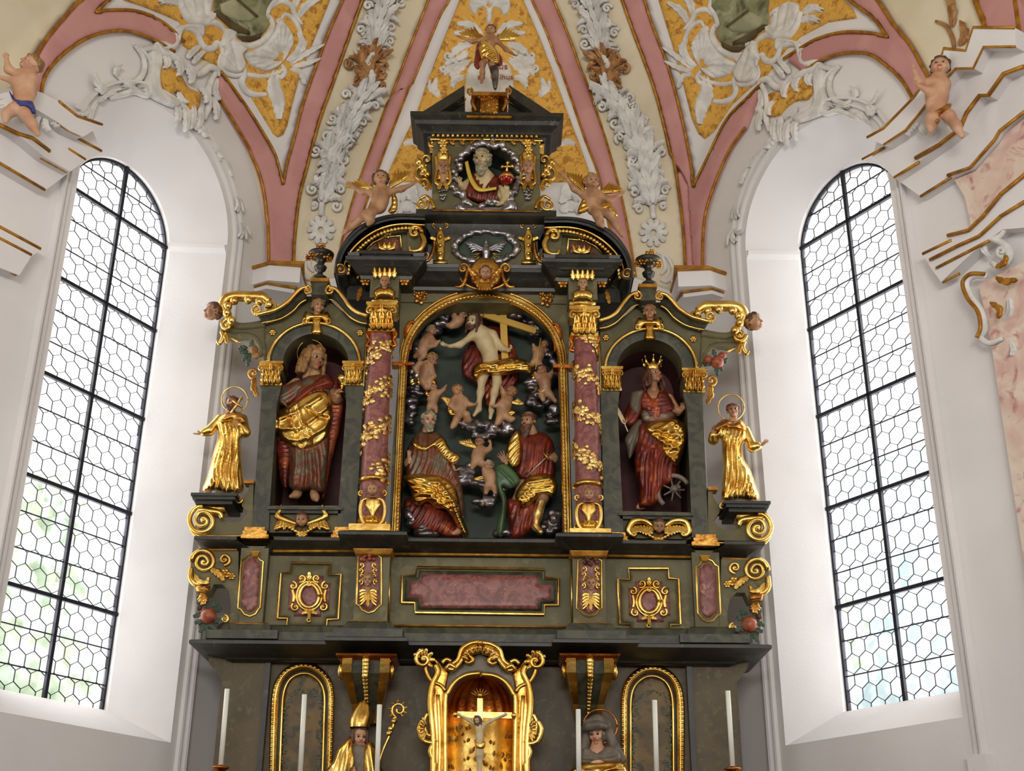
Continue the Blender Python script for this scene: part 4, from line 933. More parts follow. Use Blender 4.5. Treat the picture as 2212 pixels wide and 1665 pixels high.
    mb = MB(); q = lambda x, y: sx(s, x, y, 6 if s else 0); d_ = -1 if s else 1; Yw = 10.04
    a = q(440, 1213); scroll(mb, a[0], a[1], 27, 180 if s == 0 else 0, d_*2.1, 5.5, Yw, rise=7); a = q(485, 1208); scroll(mb, a[0], a[1], 13, 90, -d_*1.5, 4, Yw)
    tube(mb, mY(Yw), sd(s, [(413, 1225), (412, 1248), (425, 1262), (445, 1258), (452, 1246)], 6 if s else 0), [5, 7, 6, 3], s=.004); leaf(mb, mY(Yw), sd(s, [(455, 1228), (472, 1238), (484, 1254)], 6 if s else 0), 11, .03, 4); rosette(mb, *q(486, 1238), 12, Yw); rosette(mb, *q(500, 1244), 9, Yw)
    leaf(mb, mY(Yw), sd(s, [(420, 1240), (432, 1256), (452, 1258)], 6 if s else 0), 9, .03, 3); a = q(487, 1347); scroll(mb, a[0]-d_*2, a[1]-10, 9, -90, d_*1.4, 3.4, Yw)
    mb.build('gilt_scroll', M['gold'], wo)
    fb = [(421, 1263), (455, 1266), (452, 1280), (424, 1278)]; relief(mb := MB(), mY(10.0), sd(s, fb, 6 if s else 0), .06, edge=4, step=6, back=.04); leaf(mb, mY(9.98), sd(s, [(438, 1280), (440, 1305)], 6 if s else 0), 15, .04, 4); mb.build('corbel', M['gold_dark'], wo)
for s in (0, 1):                          # fruit hanging from each wing: a separate swag
    q = lambda x, y: sx(s, x, y, 6 if s else 0); a = q(448, 1330)
    t = thing('fruit_swag', ('painted fruit and green leaves hanging from the left predella scroll', 'painted fruit and green leaves hanging from the right predella scroll')[s], 'ornament', onY(*q(446, 1300), 10.05), 'fruit swags on the predella')
    mb = MB(); sph(mb, onY(*q(450, 1331), 9.99), .068, 16); mb.build('fruit', M['fruit'], t)
    mb = MB(); r_ = np.random.default_rng(9+s); d_ = -1 if s else 1
    for (x0, y0, x1, y1) in ((445, 1310, 425, 1300), (455, 1308, 472, 1300), (436, 1322, 417, 1332), (440, 1340, 420, 1345), (462, 1336, 480, 1345), (452, 1346, 468, 1362), (444, 1348, 444, 1370), (438, 1345, 430, 1366), (462, 1320, 478, 1312), (448, 1305, 440, 1288)):
        leaf(mb, mY(9.985), [q(x0, y0), q((x0+x1)/2+2, (y0+y1)/2), q(x1, y1)], 8, .02, 3, curl=.02)
    mb.build('leaves', M['leafgreen'], t); mb = MB()
    for (x0, y0) in ((430, 1312), (466, 1352), (434, 1352), (458, 1356)): sph(mb, onY(*q(x0, y0), 10.0), .03, 10)
    mb.build('small_fruit', M['hair'], t)
# centre red panel
o = np.array([(867, 1301), (869, 1244), (898, 1243), (901, 1225), (1176, 1229), (1177, 1248), (1207, 1250), (1206, 1307), (1176, 1307), (1175, 1327), (897, 1323), (896, 1302)]); k = o.mean(0)
fr_ = framed(o, PY-.02, 3.4, 'gold', 'gilt_frame', pred); relief(mb := MB(), mY(PY-.01), (o-k)*np.array([.965, .86])+k, .014, edge=5, step=10); mb.build('frame_hollow', M['marble_g'], fr_)
i_ = np.array([(882, 1292), (884, 1258), (909, 1256), (911, 1240), (1161, 1243), (1162, 1262), (1191, 1264), (1190, 1296), (1163, 1296), (1162, 1315), (910, 1312), (909, 1293)]); relief(mb := MB(), mY(PY-.028), i_, .006, edge=3, step=10); mb.build('red_inlay', M['red'], fr_)
mb = MB(); gt(mb, [(842, 1200), (840, 1345)], 2, 10.04); gt(mb, [(1234, 1205), (1236, 1348)], 2, 10.04); mb.build('gilt_edge', M['gold'], pred)
# predella cornice
mb = MB(); zc = ZZ(1178, 9.98); YY = PY-.0
pc = [(0, -.03), (.02, -.02), (.04, .0), (.1, .03), (.15, .05), (.165, .06), (.165, .085), (.14, .1), (.02, .11)]
bx = [(XX(515, 1175, 9.95)+.14, XX(583, 1175, 9.95)-.14, .07), (PB[0][0]+.02, PB[0][1]-.02, .18), (PB[1][0]+.02, PB[1][1]-.02, .18), (XX(1490, 1180, 9.95)+.14, XX(1560, 1180, 9.95)-.14, .07)]
mould2(mb, XX(420, 1172, 9.98)+.16, XX(1652, 1182, 9.98)-.16, YY, pc, zc-.03, bx, ret=.6); mb.build('cornice', M['dark'], pred, smooth=True, angle=35)
mb = MB()
for (a, b, f) in bx: sweepxy(mb, [(a-.01, PY), (a-.01, PY-f-.015), (b+.01, PY-f-.015), (b+.01, PY)], [(0, -.045), (.02, -.035), (.035, 0), (.035, .005)], zc-.06)
mb.build('gilt_moulding', M['ochre'], pred, smooth=False)
ZP = zc+.08                                # top of the predella cornice
# ================================================================== MAIN STOREY
def cyl(cx, cy, z0, r):                   # mapper wrapped round a column: px = angle*100, py = height in cm from z0
    return lambda px, py, h: np.stack([cx(py)+(r(py)+np.asarray(h))*np.sin(np.asarray(px)/100), cy-(r(py)+np.asarray(h))*np.cos(np.asarray(px)/100), z0+np.asarray(py)/100], -1)
def capital(mb, x0, x1, y0, y1, Y, round_=False, mi=0):
    """Acanthus capital seen between these picture limits."""
    cx = (x0+x1)/2; w = x1-x0; h = y1-y0; k = SC(Y, y0)
    lathe_c = onY(cx, y1, Y+.5*w*k*(.9 if round_ else .45))
    if round_: lathe(mb, lathe_c, [(w*k*.36, 0), (w*k*.39, h*k*.06), (w*k*.34, h*k*.1), (w*k*.34, h*k*.5), (w*k*.44, h*k*.85)], 18, mi=mi)
    else: pbox(mb, x0+w*.1, x1-w*.1, y0+2, y1, Y+.03, .2, mi)
    pbox(mb, x0+w*.06, x1-w*.06, y1-h*.1, y1, Y+.005, .2, mi)
    pbox(mb, x0, x1, y0, y0+h*.1, Y-.03, .3, mi); pbox(mb, x0+w*.04, x1-w*.04, y0+h*.1, y0+h*.2, Y-.01, .28, mi)
    m = mY(Y+.01)
    for r_, (n, yb, yt) in enumerate(((4, y1-h*.08, y1-h*.45), (3, y1-h*.3, y1-h*.68))):
        for i in range(n):
            t = (i+.5)/n; x = x0+w*(.12+.76*t); leaf(mb, m, [(x, yb), (x, (yb+yt)/2), (x, yt)], w*.175, .035, 2, base=.01+.012*r_+.02*(1-abs(2*t-1)), curl=.05, n=12, nv=7, mi=mi)
    for s in (-1, 1): scroll(mb, cx+s*w*.37, y0+h*.3, w*.13, -90, s*1.3, w*.045, Y-.02, mi=mi, rise=3, n=24)
    leaf(mb, m, [(cx, y0+h*.4), (cx, y0+h*.05)], w*.1, .03, 2, base=.03, mi=mi)
KW = dict()
for s in (0, 1):
    dy = 5 if s else 0; q = lambda x, y, d=0: sx(s, x, y, dy+d); S = lambda L, d=0: sd(s, L, dy+d); d_ = -1 if s else 1
    bay = thing('niche_bay', ('green marbled altar wing with the arched niche of the long-haired saint', 'green marbled altar wing with the arched niche of the crowned saint')[s], 'altar', onY(*q(660, 1150), 10.1)*[1, 1, 0]+[0, 0, ZP], 'niche wings of the main storey')
    Yb = 10.1
    # wall with arched opening
    out = S([(545, 1150), (566, 840), (572, 742), (573, 700), (600, 690), (640, 662), (662, 640), (705, 640), (735, 668), (765, 692), (792, 700), (788, 740), (768, 1150)])
    a_ = [(581, 1092), (598, 872)]+[(682-71*math.cos(PI*k/20)-0, 783-63*math.sin(PI*k/20)) for k in range(21)]+[(748, 872), (731, 1092)]
    hole = S(a_)
    prism(mb := MB(), front(out, Yb), Yb, Yb+.25, holes=[front(hole, Yb)]); mb.build('wall_panel', M['green'], bay, smooth=False)
    fh = front(hole, Yb); mb = MB(); n = len(fh); V = np.array([[(a[0], y, a[1]) for y in (Yb+.25, Yb+.6)] for a in fh]); mb.grid(V, cu=True); mb.add([(a[0], Yb+.6, a[1]) for a in fh], [tuple(range(n))])
    mb.build('niche_shell', M['niche'], bay, smooth=True, angle=40)
    # pilasters
    prism(mb := MB(), front(S([(544, 1146), (566, 834), (608, 834), (598, 872), (583, 1092), (580, 1146)]), Yb-.05), Yb-.05, Yb+.02); mb.build('pilaster', M['marble_g'], bay, smooth=True, angle=40)
    prism(mb := MB(), front(S([(745, 834), (786, 834), (768, 1146), (728, 1146), (731, 1092), (748, 872)]), Yb-.05), Yb-.05, Yb+.02); mb.build('pilaster', M['marble_g'], bay, smooth=True, angle=40)
    mb = MB()
    for x0, x1 in ((520, 580), (715, 760)):
        for (g, y0, y1, f) in ((0, 1158, 1166, .12), (4, 1150, 1158, .1), (8, 1142, 1150, .07)):
            a, b = sorted((q(x0+g, 1150)[0], q(x1-g, 1150)[0])); yy = q(x0, 1150)[1]-1150; pbox(mb, a, b, y0+yy-4, y1+yy-4, Yb-f, .2)
    mb.build('pilaster_base', M['gold_dark'], bay, smooth=False)
    for (x0, x1) in ((558, 612), (739, 786)):
        a, b = q(x0, 779), q(x1, 779); mb = MB(); capital(mb, min(a[0], b[0]), max(a[0], b[0]), a[1], a[1]+53, Yb-.05); mb.build('capital', M['gold'], bay, smooth=True, angle=45)
    # arch
    ao = S([(578, 781)]+[(679-99*math.cos(PI*k/20), 783-86*math.sin(PI*k/20)) for k in range(21)]+[(778, 781)]); ai = S([(611, 783)]+[(682-71*math.cos(PI*k/20), 783-63*math.sin(PI*k/20)) for k in range(21)]+[(752, 783)])
    strip(mb := MB(), mY(Yb), ao, ai, [(0, 0), (.03, .045), (.15, .05), (.22, .035), (.85, .035), (1, .03), (1, -.02)], 46); ar = mb.build('archivolt', M['marble_g'], bay, smooth=True, angle=40)
    mb = MB(); gt(mb, ao, 4, Yb-.05, n=44); mb.build('gilt_arch_edge', M['gold'], ar)
    # keystone bust
    kx, ky = q(684, 700); mb = MB()
    relief(mb, mY(Yb-.04), [(kx-14, ky+20), (kx-9, ky), (kx-14, ky-14), (kx+14, ky-14), (kx+9, ky), (kx+14, ky+20), (kx+8, ky+23), (kx-8, ky+23)], .05, edge=6, step=4, folds=[([(kx-5, ky-10), (kx-5, ky+20)], 2, .01), ([(kx+5, ky-10), (kx+5, ky+20)], 2, .01)])
    relief(mb, mY(Yb-.06), [(kx-28, ky-6), (kx-30, ky-18), (kx-24, ky-28), (kx-8, ky-24), (kx+8, ky-24), (kx+24, ky-28), (kx+30, ky-18), (kx+28, ky-6), (kx+20, ky-2), (kx+12, ky-10), (kx-12, ky-10), (kx-20, ky-2)], .05, edge=8, step=4, auto=[(10, 9, .006, .2)])
    for e in (-1, 1): scroll(mb, kx+e*24, ky-6, 7, -90, e*1.2, 2.6, Yb-.1, n=20)
    kb = mb.build('keystone', M['gold'], bay); angel(kx+(3 if s == 0 else 0), ky-39, 34, Yb-.06, kb, yaw=25 if s == 0 else -8, hair='short', kind='man', h=4, hairmat='hair_fair')
    # wavy pediment
    lw = [(552, 673), (556, 679), (570, 676), (595, 669), (620, 653), (638, 634), (650, 624), (664, 620)]; rw = [(712, 620), (728, 626), (742, 642), (756, 662), (772, 674), (793, 682)]
    ll = [(566, 697), (585, 694), (609, 687), (632, 672), (648, 655), (662, 647)]; rl = [(708, 645), (722, 650), (738, 666), (756, 684), (775, 695), (793, 699)]
    band = lambda A, B, h, nm, mt, w=30: (strip(mb := MB(), mY(Yb-.05), S(cr(A, 6)), S(cr(B, 6)), [(0, -.1), (0, h), (.18, h), (.3, h*.75), (.6, h*.55), (.85, h*.4), (1, h*.2), (1, -.05)], w), mb.build(nm, M[mt], bay, smooth=True, angle=40))
    band(lw, ll, .13, 'pediment_wave', 'marble_g'); band(rw, rl, .13, 'pediment_wave', 'marble_g')
    for A, r in ((lw, 4.6), (rw, 4.6), (ll, 2.4), (rl, 2.4)): gt(mb := MB(), S(A), r, Yb-(.2 if r > 4 else .08), smooth=8); mb.build('gilt_wave_edge', M['gold'], bay)
    mb = MB()
    for (x, y, r, a0, t) in ((664, 627, 10, -90, 1.4), (713, 627, 10, -90, -1.4), (556, 668, 12, 100, 1.5)):
        a = q(x, y); scroll(mb, a[0], a[1], r, a0 if s == 0 else 180-a0, t*d_, 3.6, Yb-.2, rise=3)
    mb.build('gilt_scroll', M['gold'], bay)
    mb = MB(); a = q(690, 622); pbox(mb, a[0]-17, a[0]+17, a[1]-16, a[1]+14, Yb-.2, .3); pbox(mb, a[0]-14, a[0]+14, a[1]+14, a[1]+30, Yb-.1, .3); mb.build('vase_block', M['marble_g'], bay, smooth=False)
    pbox(mb := MB(), a[0]-20, a[0]+20, a[1]-22, a[1]-15, Yb-.23, .36); mb.build('gilt_cap', M['ochre'], bay, smooth=False)
    mb = MB(); rosette(mb, *q(589, 717), 8, Yb-.01); rosette(mb, *q(778, 718), 8, Yb-.01); mb.build('gilt_rosette', M['gold'], bay)
    mb = MB(); gt(mb, S([(793, 686), (790, 760), (767, 1146)]), 1.8, Yb-.04); mb.build('gilt_edge', M['gold'], bay)
    # sill, pedestal for the saint and winged head under it
    a, b = sorted((q(578, 1100)[0], q(740, 1100)[0])); pbox(mb := MB(), a, b, q(660, 1094)[1], q(660, 1100)[1], Yb-.08, .65); pbox(mb, a+4, b-4, q(660, 1100)[1], q(660, 1108)[1], Yb-.05, .1); mb.build('niche_sill', M['marble_g'], bay, smooth=False)
    cx, cy = q(652, 1118); mb = MB(); m = mY(Yb-.02)
    for e in (-1, 1):
        if s == 0:
            tube(mb, m, [(cx+e*10, cy+14), (cx+e*34, cy+6), (cx+e*52, cy-4), (cx+e*46, cy-20), (cx+e*44, cy-28)], [5, 7, 8, 6, 2], s=.0039, h=.02); tube(mb, m, [(cx+e*20, cy+18), (cx+e*44, cy+20), (cx+e*58, cy+26)], [4, 5, 4], s=.0039, h=.02)
            for k in range(7): leaf(mb, m, [(cx+e*(14+6*k), cy+8+3*math.sin(k)), (cx+e*(20+6.5*k), cy+22+4*math.cos(k*2))], 6, .02, 2, base=.02, n=8, nv=5)
        else:
            tube(mb, m, [(cx+e*12, cy+6), (cx+e*32, cy-6), (cx+e*56, cy-4), (cx+e*66, cy+14), (cx+e*56, cy+26), (cx+e*48, cy+20)], [5, 7, 8, 7, 5, 3], s=.0039, h=.03)
            for k in range(8): leaf(mb, m, [(cx+e*(12+6.5*k), cy+2-abs(4-k)*-1), (cx+e*(16+6*k), cy+22+3*math.sin(k))], 7, .022, 2, base=.02, n=8, nv=5)
    for k in range(9): sph(mb, onY(cx-26+6.5*k, cy+22+10*math.sin(PI*k/8), Yb-.05), .018, 8)
    leaf(mb, m, [(cx, cy+22), (cx, cy+46)], 16, .03, 3, base=.02); wgo = mb.build('winged_garland', M['gold'], bay)
    angel(cx, cy+4, 30, Yb-.05, wgo, hair='curly', h=5, pitch=-10 if s == 0 else -20, name='cherub_head')
    # bracket arm with an angel head at its end
    arm = thing('scroll_bracket', ('green and gilt scroll arm ending in an angel head, left end of the altar', 'green and gilt scroll arm ending in an angel head, right end of the altar')[s], 'bracket', onY(*q(566, 730), 10.1), 'scroll arms with angel heads')
    q2 = lambda x, y: sx(s, x, y, 10 if s else 0); S2 = lambda L: sd(s, L, 10 if s else 0)
    mb = MB(); tube(mb, mY(10.08), S2([(572, 700), (548, 704), (520, 706), (498, 700), (484, 716), (500, 728), (530, 726), (552, 732), (564, 752), (560, 770)]), [10, 9, 9, 7, 9, 10, 9, 7, 6, 5], s=.0042, smooth=8)
    relief(mb, mY(10.12), S2([(575, 690), (540, 696), (500, 700), (478, 706), (490, 730), (530, 734), (556, 748), (566, 772), (578, 772)]), .05, edge=8, step=6, back=.04)
    am = mb.build('arm', M['green'], arm)
    mb = MB(); m = mY(10.0)
    tube(mb, m, S2([(582, 652), (566, 642), (540, 641), (510, 640), (490, 646), (482, 662), (492, 680), (496, 694)]), [9, 12, 12, 12, 13, 12, 9, 6], s=.0042, smooth=8)
    for k in range(7): t = k/6; a = cr([(575, 650), (540, 641), (500, 642), (483, 662), (494, 684)], 8)[int(t*32)]; sph(mb, onY(*q2(a[0]+6, a[1]+8), 9.93), .04, 10)
    a = q2(490, 702); scroll(mb, a[0], a[1], 14, 0, -d_*1.6, 5, 9.97); tube(mb, m, S2([(478, 716), (482, 728), (474, 742), (468, 736)]), [4, 5, 4, 2], s=.0042); leaf(mb, m, S2([(486, 718), (492, 742)]), 8, .03, 2); tube(mb, m, S2([(498, 728), (520, 742)]), 2.5, s=.0042)
    a = q2(588, 664); scroll(mb, a[0], a[1], 14, 90, d_*1.4, 5, 9.99); mb.build('gilt_volute', M['gold'], arm)
    a = q2(459, 674); angel(a[0], a[1], 40, 9.98, arm, yaw=-50*d_, pitch=8, hair='curly', hairmat='hair')
    fs = thing('fruit_swag', ('blue-green leaf spray hanging under the left scroll arm', 'red fruit and green leaves hanging under the right scroll arm')[s], 'ornament', onY(*q2(532, 760), 10.1))
    mb = MB()
    for (x0, y0, x1, y1) in ((535, 752, 518, 748), (536, 758, 516, 762), (536, 762, 524, 780), (540, 762, 534, 792), (540, 752, 546, 734), (530, 755, 514, 754), (545, 764, 560, 768)): leaf(mb, mY(10.0), [q2(x0, y0), q2(x1, y1)], 6.5, .03, 3, curl=.02, n=10, nv=5)
    mb.build('leaves', M['leafgreen'], fs)
    mb = MB()
    for (x, y, r) in (((548, 756, .045), (553, 768, .035)) if s == 0 else ((536, 762, .06), (556, 756, .04), (526, 748, .04))): sph(mb, onY(*q2(x, y), 9.98), r, 12)
    mb.build('fruit', M['hair_fair'] if s == 0 else M['fruit'], fs)
    # edge ear of the pilaster and lower bracket shelf
    mb = MB(); a = q(556, 806); scroll(mb, a[0]-d_*8, a[1], 12, 90, d_*1.4, 3.5, 10.08); leaf(mb, mY(10.1), S([(552, 815), (548, 835), (556, 858)]), 9, .03, 3); mb.build('gilt_ear', M['gold_dark'], bay)
    sh = thing('bracket_shelf', ('dark shelf on a gilt scroll carrying the small saint, left of the altar', 'dark shelf on a gilt scroll carrying the small saint, right of the altar')[s], 'shelf', onY(*q(470, 1150), 10.1), 'shelves of the small saints')
    q3 = lambda x, y: sx(s, x, y, 4 if s else 0); S3 = lambda L: sd(s, L, 4 if s else 0)
    mb = MB()
    for (x0, x1, y0, y1, f) in ((412, 512, 1064, 1070, .2), (416, 508, 1070, 1078, .18), (422, 502, 1078, 1088, .14)):
        a, b = q3(x0, y0), q3(x1, y0); yy = a[1]-y0; pbox(mb, min(a[0], b[0]), max(a[0], b[0]), y0+yy, y1+yy, 10.08-f, .36)
    mb.build('shelf_slab', M['dark'], sh, smooth=False)
    mb = MB(); a, b = q3(424, 1090), q3(484, 1090); pbox(mb, min(a[0], b[0]), max(a[0], b[0]), a[1], a[1]+12, 9.97, .2); a = q3(438, 1124); scroll(mb, a[0], a[1], 32, -90 if s == 0 else -90, -d_*2.2, 6, 9.97, rise=8)
    tube(mb, mY(9.98), S3([(428, 1102), (450, 1104), (474, 1108), (480, 1120)]), [8, 9, 7, 4], s=.0039); tube(mb, mY(10.0), S3([(412, 1140), (425, 1156), (450, 1158), (540, 1157)]), [5, 5, 3, 2], s=.0039)
    a = q3(515, 1078); scroll(mb, a[0], a[1], 9, 0, d_*1.5, 3, 10.03); mb.build('gilt_scroll', M['gold'], sh)
    prism(mb := MB(), front(S3([(540, 1040), (536, 1060), (522, 1078), (522, 1092), (534, 1110), (520, 1126), (500, 1130), (486, 1122), (470, 1112), (430, 1110), (430, 1162), (545, 1162), (548, 1040)]), 10.06), 10.06, 10.2); mb.build('wing_panel', M['green'], sh, smooth=False)
    mb = MB(); a, b = q3(527, 1036), q3(548, 1036); pbox(mb, min(a[0], b[0]), max(a[0], b[0]), a[1], a[1]+7, 10.02, .12); mb.build('gilt_cap', M['ochre'], sh, smooth=False)
    # ---------------- column
    Yc = 9.98; b0, t0 = q(802, 1145), q(826, 652); cb = onY(*b0, Yc); ct = onY(*t0, Yc); H = ct[2]-cb[2]; dx = (ct[0]-cb[0])/H
    cx_ = (cb[0]+ct[0])/2; k = SC(Yc, 1000)
    col = thing('column', ('red marbled column wound with a gilt vine, beside the long-haired saint', 'red marbled column wound with a gilt vine, beside the crowned saint')[s], 'column', (cb[0], Yc, ZP), 'vine columns', kind='thing')
    def zt(y): return ZZ(y+(q(802, 1000)[1]-1000), Yc, b0[0])
    R_ = .108; axx = lambda z: cb[0]+dx*(z-cb[2])
    mb = MB(); prof = [(R_, zt(1040)), (R_*1.01, zt(950)), (R_*.97, zt(850)), (R_*.92, zt(755)), (R_*.88, zt(712))]; ang = np.arange(24)*2*PI/24
    V = np.array([[(axx(z)+r*math.sin(a), Yc-r*math.cos(a), z) for a in ang] for r, z in prof]); mb.grid(V, cv=True)
    prof = [(R_*.95, zt(1042)), (R_*1.08, zt(1052)), (R_*1.0, zt(1075)), (R_*.95, zt(1110)), (R_*1.05, zt(1122))]; V = np.array([[(axx(z)+r*math.sin(a), Yc-r*math.cos(a), z) for a in ang] for r, z in prof]); mb.grid(V, cv=True)
    shf = mb.build('shaft', M['red'], col)
    mb = MB(); prof = [(R_*1.0, zt(1046)), (R_*1.22, zt(1043)), (R_*1.25, zt(1039)), (R_*1.1, zt(1036)), (R_, zt(1033))]; V = np.array([[(axx(z)+r*math.sin(a), Yc-r*math.cos(a), z) for a in ang] for r, z in prof]); mb.grid(V, cv=True); mb.build('gilt_ring', M['gold'], col)
    mb = MB(); prof = [(R_*1.05, zt(1122)), (R_*1.15, zt(1128)), (R_*1.05, zt(1132)), (R_*1.3, zt(1138)), (R_*1.42, zt(1143)), (R_*1.42, zt(1145)), (0, zt(1145))]; V = np.array([[(axx(z)+r*math.sin(a), Yc-r*math.cos(a), z) for a in ang] for r, z in prof]); mb.grid(V, cv=True); box(mb, cb[0]-.17, cb[0]+.17, Yc-.17, Yc+.17, ZP-.01, zt(1144)); mb.build('column_base', M['gold'], col, smooth=True, angle=40)
    z0 = zt(1030); Hc = (zt(716)-z0)*100; m = cyl(lambda py: axx(z0+np.asarray(py)/100), Yc, z0, lambda py: R_*(1.0-.12*np.asarray(py)/Hc))
    mb = MB(); N = 90; hh = np.linspace(2, Hc-1, N); aa = (s*180+d_*hh/Hc*3.6*360)*PI/180*100; tube(mb, lambda px, py, h: m(px, py, h), np.stack([aa, hh], 1), .95, s=.01, k=6, smooth=0, h=.004)
    r_ = np.random.default_rng(20+s)
    for i in range(0, N, 1):
        for _ in range(4):
            a0, h0 = aa[i]+r_.normal()*26, hh[i]+r_.normal()*3.4; t = r_.uniform(0, 2*PI); L = r_.uniform(3.6, 6.2)
            leaf(mb, m, [(a0, h0), (a0+L*10*math.cos(t), h0+L*math.sin(t))], 1, .012, 2, base=.004, curl=.012, n=5, nv=5) if False else None
            u = np.array([math.cos(t), math.sin(t)]); v = np.array([-u[1], u[0]]); P6 = [(0, 0, .004), (.28, .42, .01), (.5, .3, .018), (.78, .4, .016), (1, 0, .012), (.78, -.4, .016), (.5, -.3, .018), (.28, -.42, .01), (.52, 0, .032)]
            q6 = np.array([[a0+(u[0]*x+v[0]*y)*L*9.3, h0+(u[1]*x+v[1]*y)*L, z] for x, y, z in P6]); mb.add(m(q6[:, 0], q6[:, 1], q6[:, 2]), [(8, i_, (i_+1) % 8) for i_ in range(8)])
    mb.build('gilt_vine', M['vine'], shf)
    a = q(825, 649); mb = MB(); capital(mb, a[0]-34, a[0]+32, a[1]+2, a[1]+66, Yc-.13, True); mb.build('capital', M['gold'], col, smooth=True, angle=45)
    mb = MB(); tx = q(824, 725); 
    for e in (-1, 1): tube(mb, mY(Yc-.02), [(tx[0]+e*24, tx[1]-16), (tx[0]+e*31, tx[1]-4), (tx[0]+e*26, tx[1]+8), (tx[0]+e*31, tx[1]+20), (tx[0]+e*22, tx[1]+24)], 4, s=.0042, smooth=6)
    mb.build('gilt_collar', M['copper'], col)
    # herm at the foot of the column
    a = q(805, 1058); mb = MB(); m2 = mY(Yc-R_)
    relief(mb, m2, [(a[0]-14, a[1]+16), (a[0]-18, a[1]+34), (a[0]-8, a[1]+46), (a[0]-4, a[1]+60), (a[0], a[1]+66), (a[0]+4, a[1]+60), (a[0]+8, a[1]+46), (a[0]+18, a[1]+34), (a[0]+14, a[1]+16)], .02, edge=5, step=4, base=.01, folds=[([(a[0], a[1]+20), (a[0], a[1]+60)], 2, .012)])
    for e in (-1, 1):
        tube(mb, m2, [(a[0]+e*12, a[1]+18), (a[0]+e*24, a[1]+26), (a[0]+e*26, a[1]+50), (a[0]+e*18, a[1]+72), (a[0]+e*6, a[1]+74)], [4, 4, 4.5, 4, 2], s=.0039, h=.015, smooth=6)
        scroll(mb, a[0]+e*24, a[1]+6, 7, 90, -e*1.2, 2.6, Yc-R_-.01)
    hm = mb.build('herm', M['gold'], col); angel(a[0], a[1]-1, 26, Yc-R_-.02, hm, hair='short', hairmat='hair_fair', kind='kid', h=4)
# ------------------------------------------------------------------ central shrine
shr = thing('shrine', 'arched central shrine with a gilt frame holding the carved relief', 'altar', (XX(1040, 1165, 10.1), 10.1, ZP)); Yf = 10.16
out = [(840, 1172), (847, 980), (862, 790), (864, 640), (1230, 645), (1228, 790), (1232, 980), (1240, 1176)]
hole = [(856, 1160), (862, 980), (872, 785)]+[(1043-171*math.cos(PI*k/26), 783-148*math.sin(PI*k/26)) for k in range(1, 26)]+[(1214, 787), (1220, 980), (1224, 1164)]
prism(mb := MB(), front(out, Yf), Yf, Yf+.2, holes=[front(hole, Yf)]); mb.build('wall_panel', M['green'], shr, smooth=False)
fh = front(hole, Yf); mb = MB(); n = len(fh); V = np.array([[(a[0], y, a[1]) for y in (Yf+.2, Yf+.5)] for a in fh]); mb.grid(V, cu=True); mb.add([(a[0], Yf+.5, a[1]) for a in fh], [tuple(range(n))]); mb.build('shrine_back', M['shrine'], shr, smooth=True, angle=40)
ho = np.array(hole); L = ho; k_ = np.array([1043, 900])
inn = np.array([(864, 1160), (870, 980), (881, 785)]+[(1043-161*math.cos(PI*k/26), 783-136*math.sin(PI*k/26)) for k in range(1, 26)]+[(1205, 787), (1211, 980), (1215, 1164)])
oo = np.array([(846, 1166), (856, 980), (864, 782)]+[(1043-180*math.cos(PI*k/26), 783-158*math.sin(PI*k/26)) for k in range(1, 26)]+[(1223, 787), (1229, 980), (1234, 1170)])
strip(mb := MB(), mY(Yf), oo, inn, [(0, 0), (.05, .03), (.2, .05), (.35, .04), (.5, .06), (.75, .055), (.9, .02), (1, .0), (1, -.04)], 150); fo = mb.build('gilt_frame', M['gold'], shr)
mb = MB(); qq = resamp(oo*.45+inn*.55, 150)
for a in qq[1:-1]: sph(mb, onY(a[0], a[1], Yf-.062), .011, 6)
mb.build('pearl_row', M['gold'], fo)
mb = MB(); gt(mb, [(852, 1164), (1226, 1168)], 3, Yf-.06); gt(mb, oo, 2.2, Yf-.02, n=120); mb.build('frame_bead', M['gold'], fo)
mb = MB()
for s in (0, 1):
    for (x, y) in ((868, 785),): a = sx(s, x, y, 2 if s else 0); pbox(mb, a[0]-22, a[0]+22, a[1]-4, a[1]+3, Yf-.07, .1)
    a = sx(s, 885, 706); d_ = -1 if s else 1; tube(mb, mY(Yf), sd(s, [(878, 762), (876, 720), (884, 700), (894, 698), (896, 708)]), [3, 4, 5, 5, 3], s=.0042, h=.02); tube(mb, mY(Yf), sd(s, [(886, 756), (890, 730)]), [3, 1], s=.0042, h=.02)
mb.build('impost', M['copper'], shr, smooth=True, angle=40)
mb = MB()
for (x, y) in ((907, 640), (1180, 645)):
    rosette(mb, x, y+4, 15, Yf-.01, 5, ht=.03); rosette(mb, x-8, y-8, 9, Yf-.02, 5); rosette(mb, x+8, y-6, 9, Yf-.02, 5); tube(mb, mY(Yf), [(x, y-8), (x+2, y-30)], 2.5, s=.0042, h=.02)
mb.build('gilt_spray', M['gold_dark'], shr)
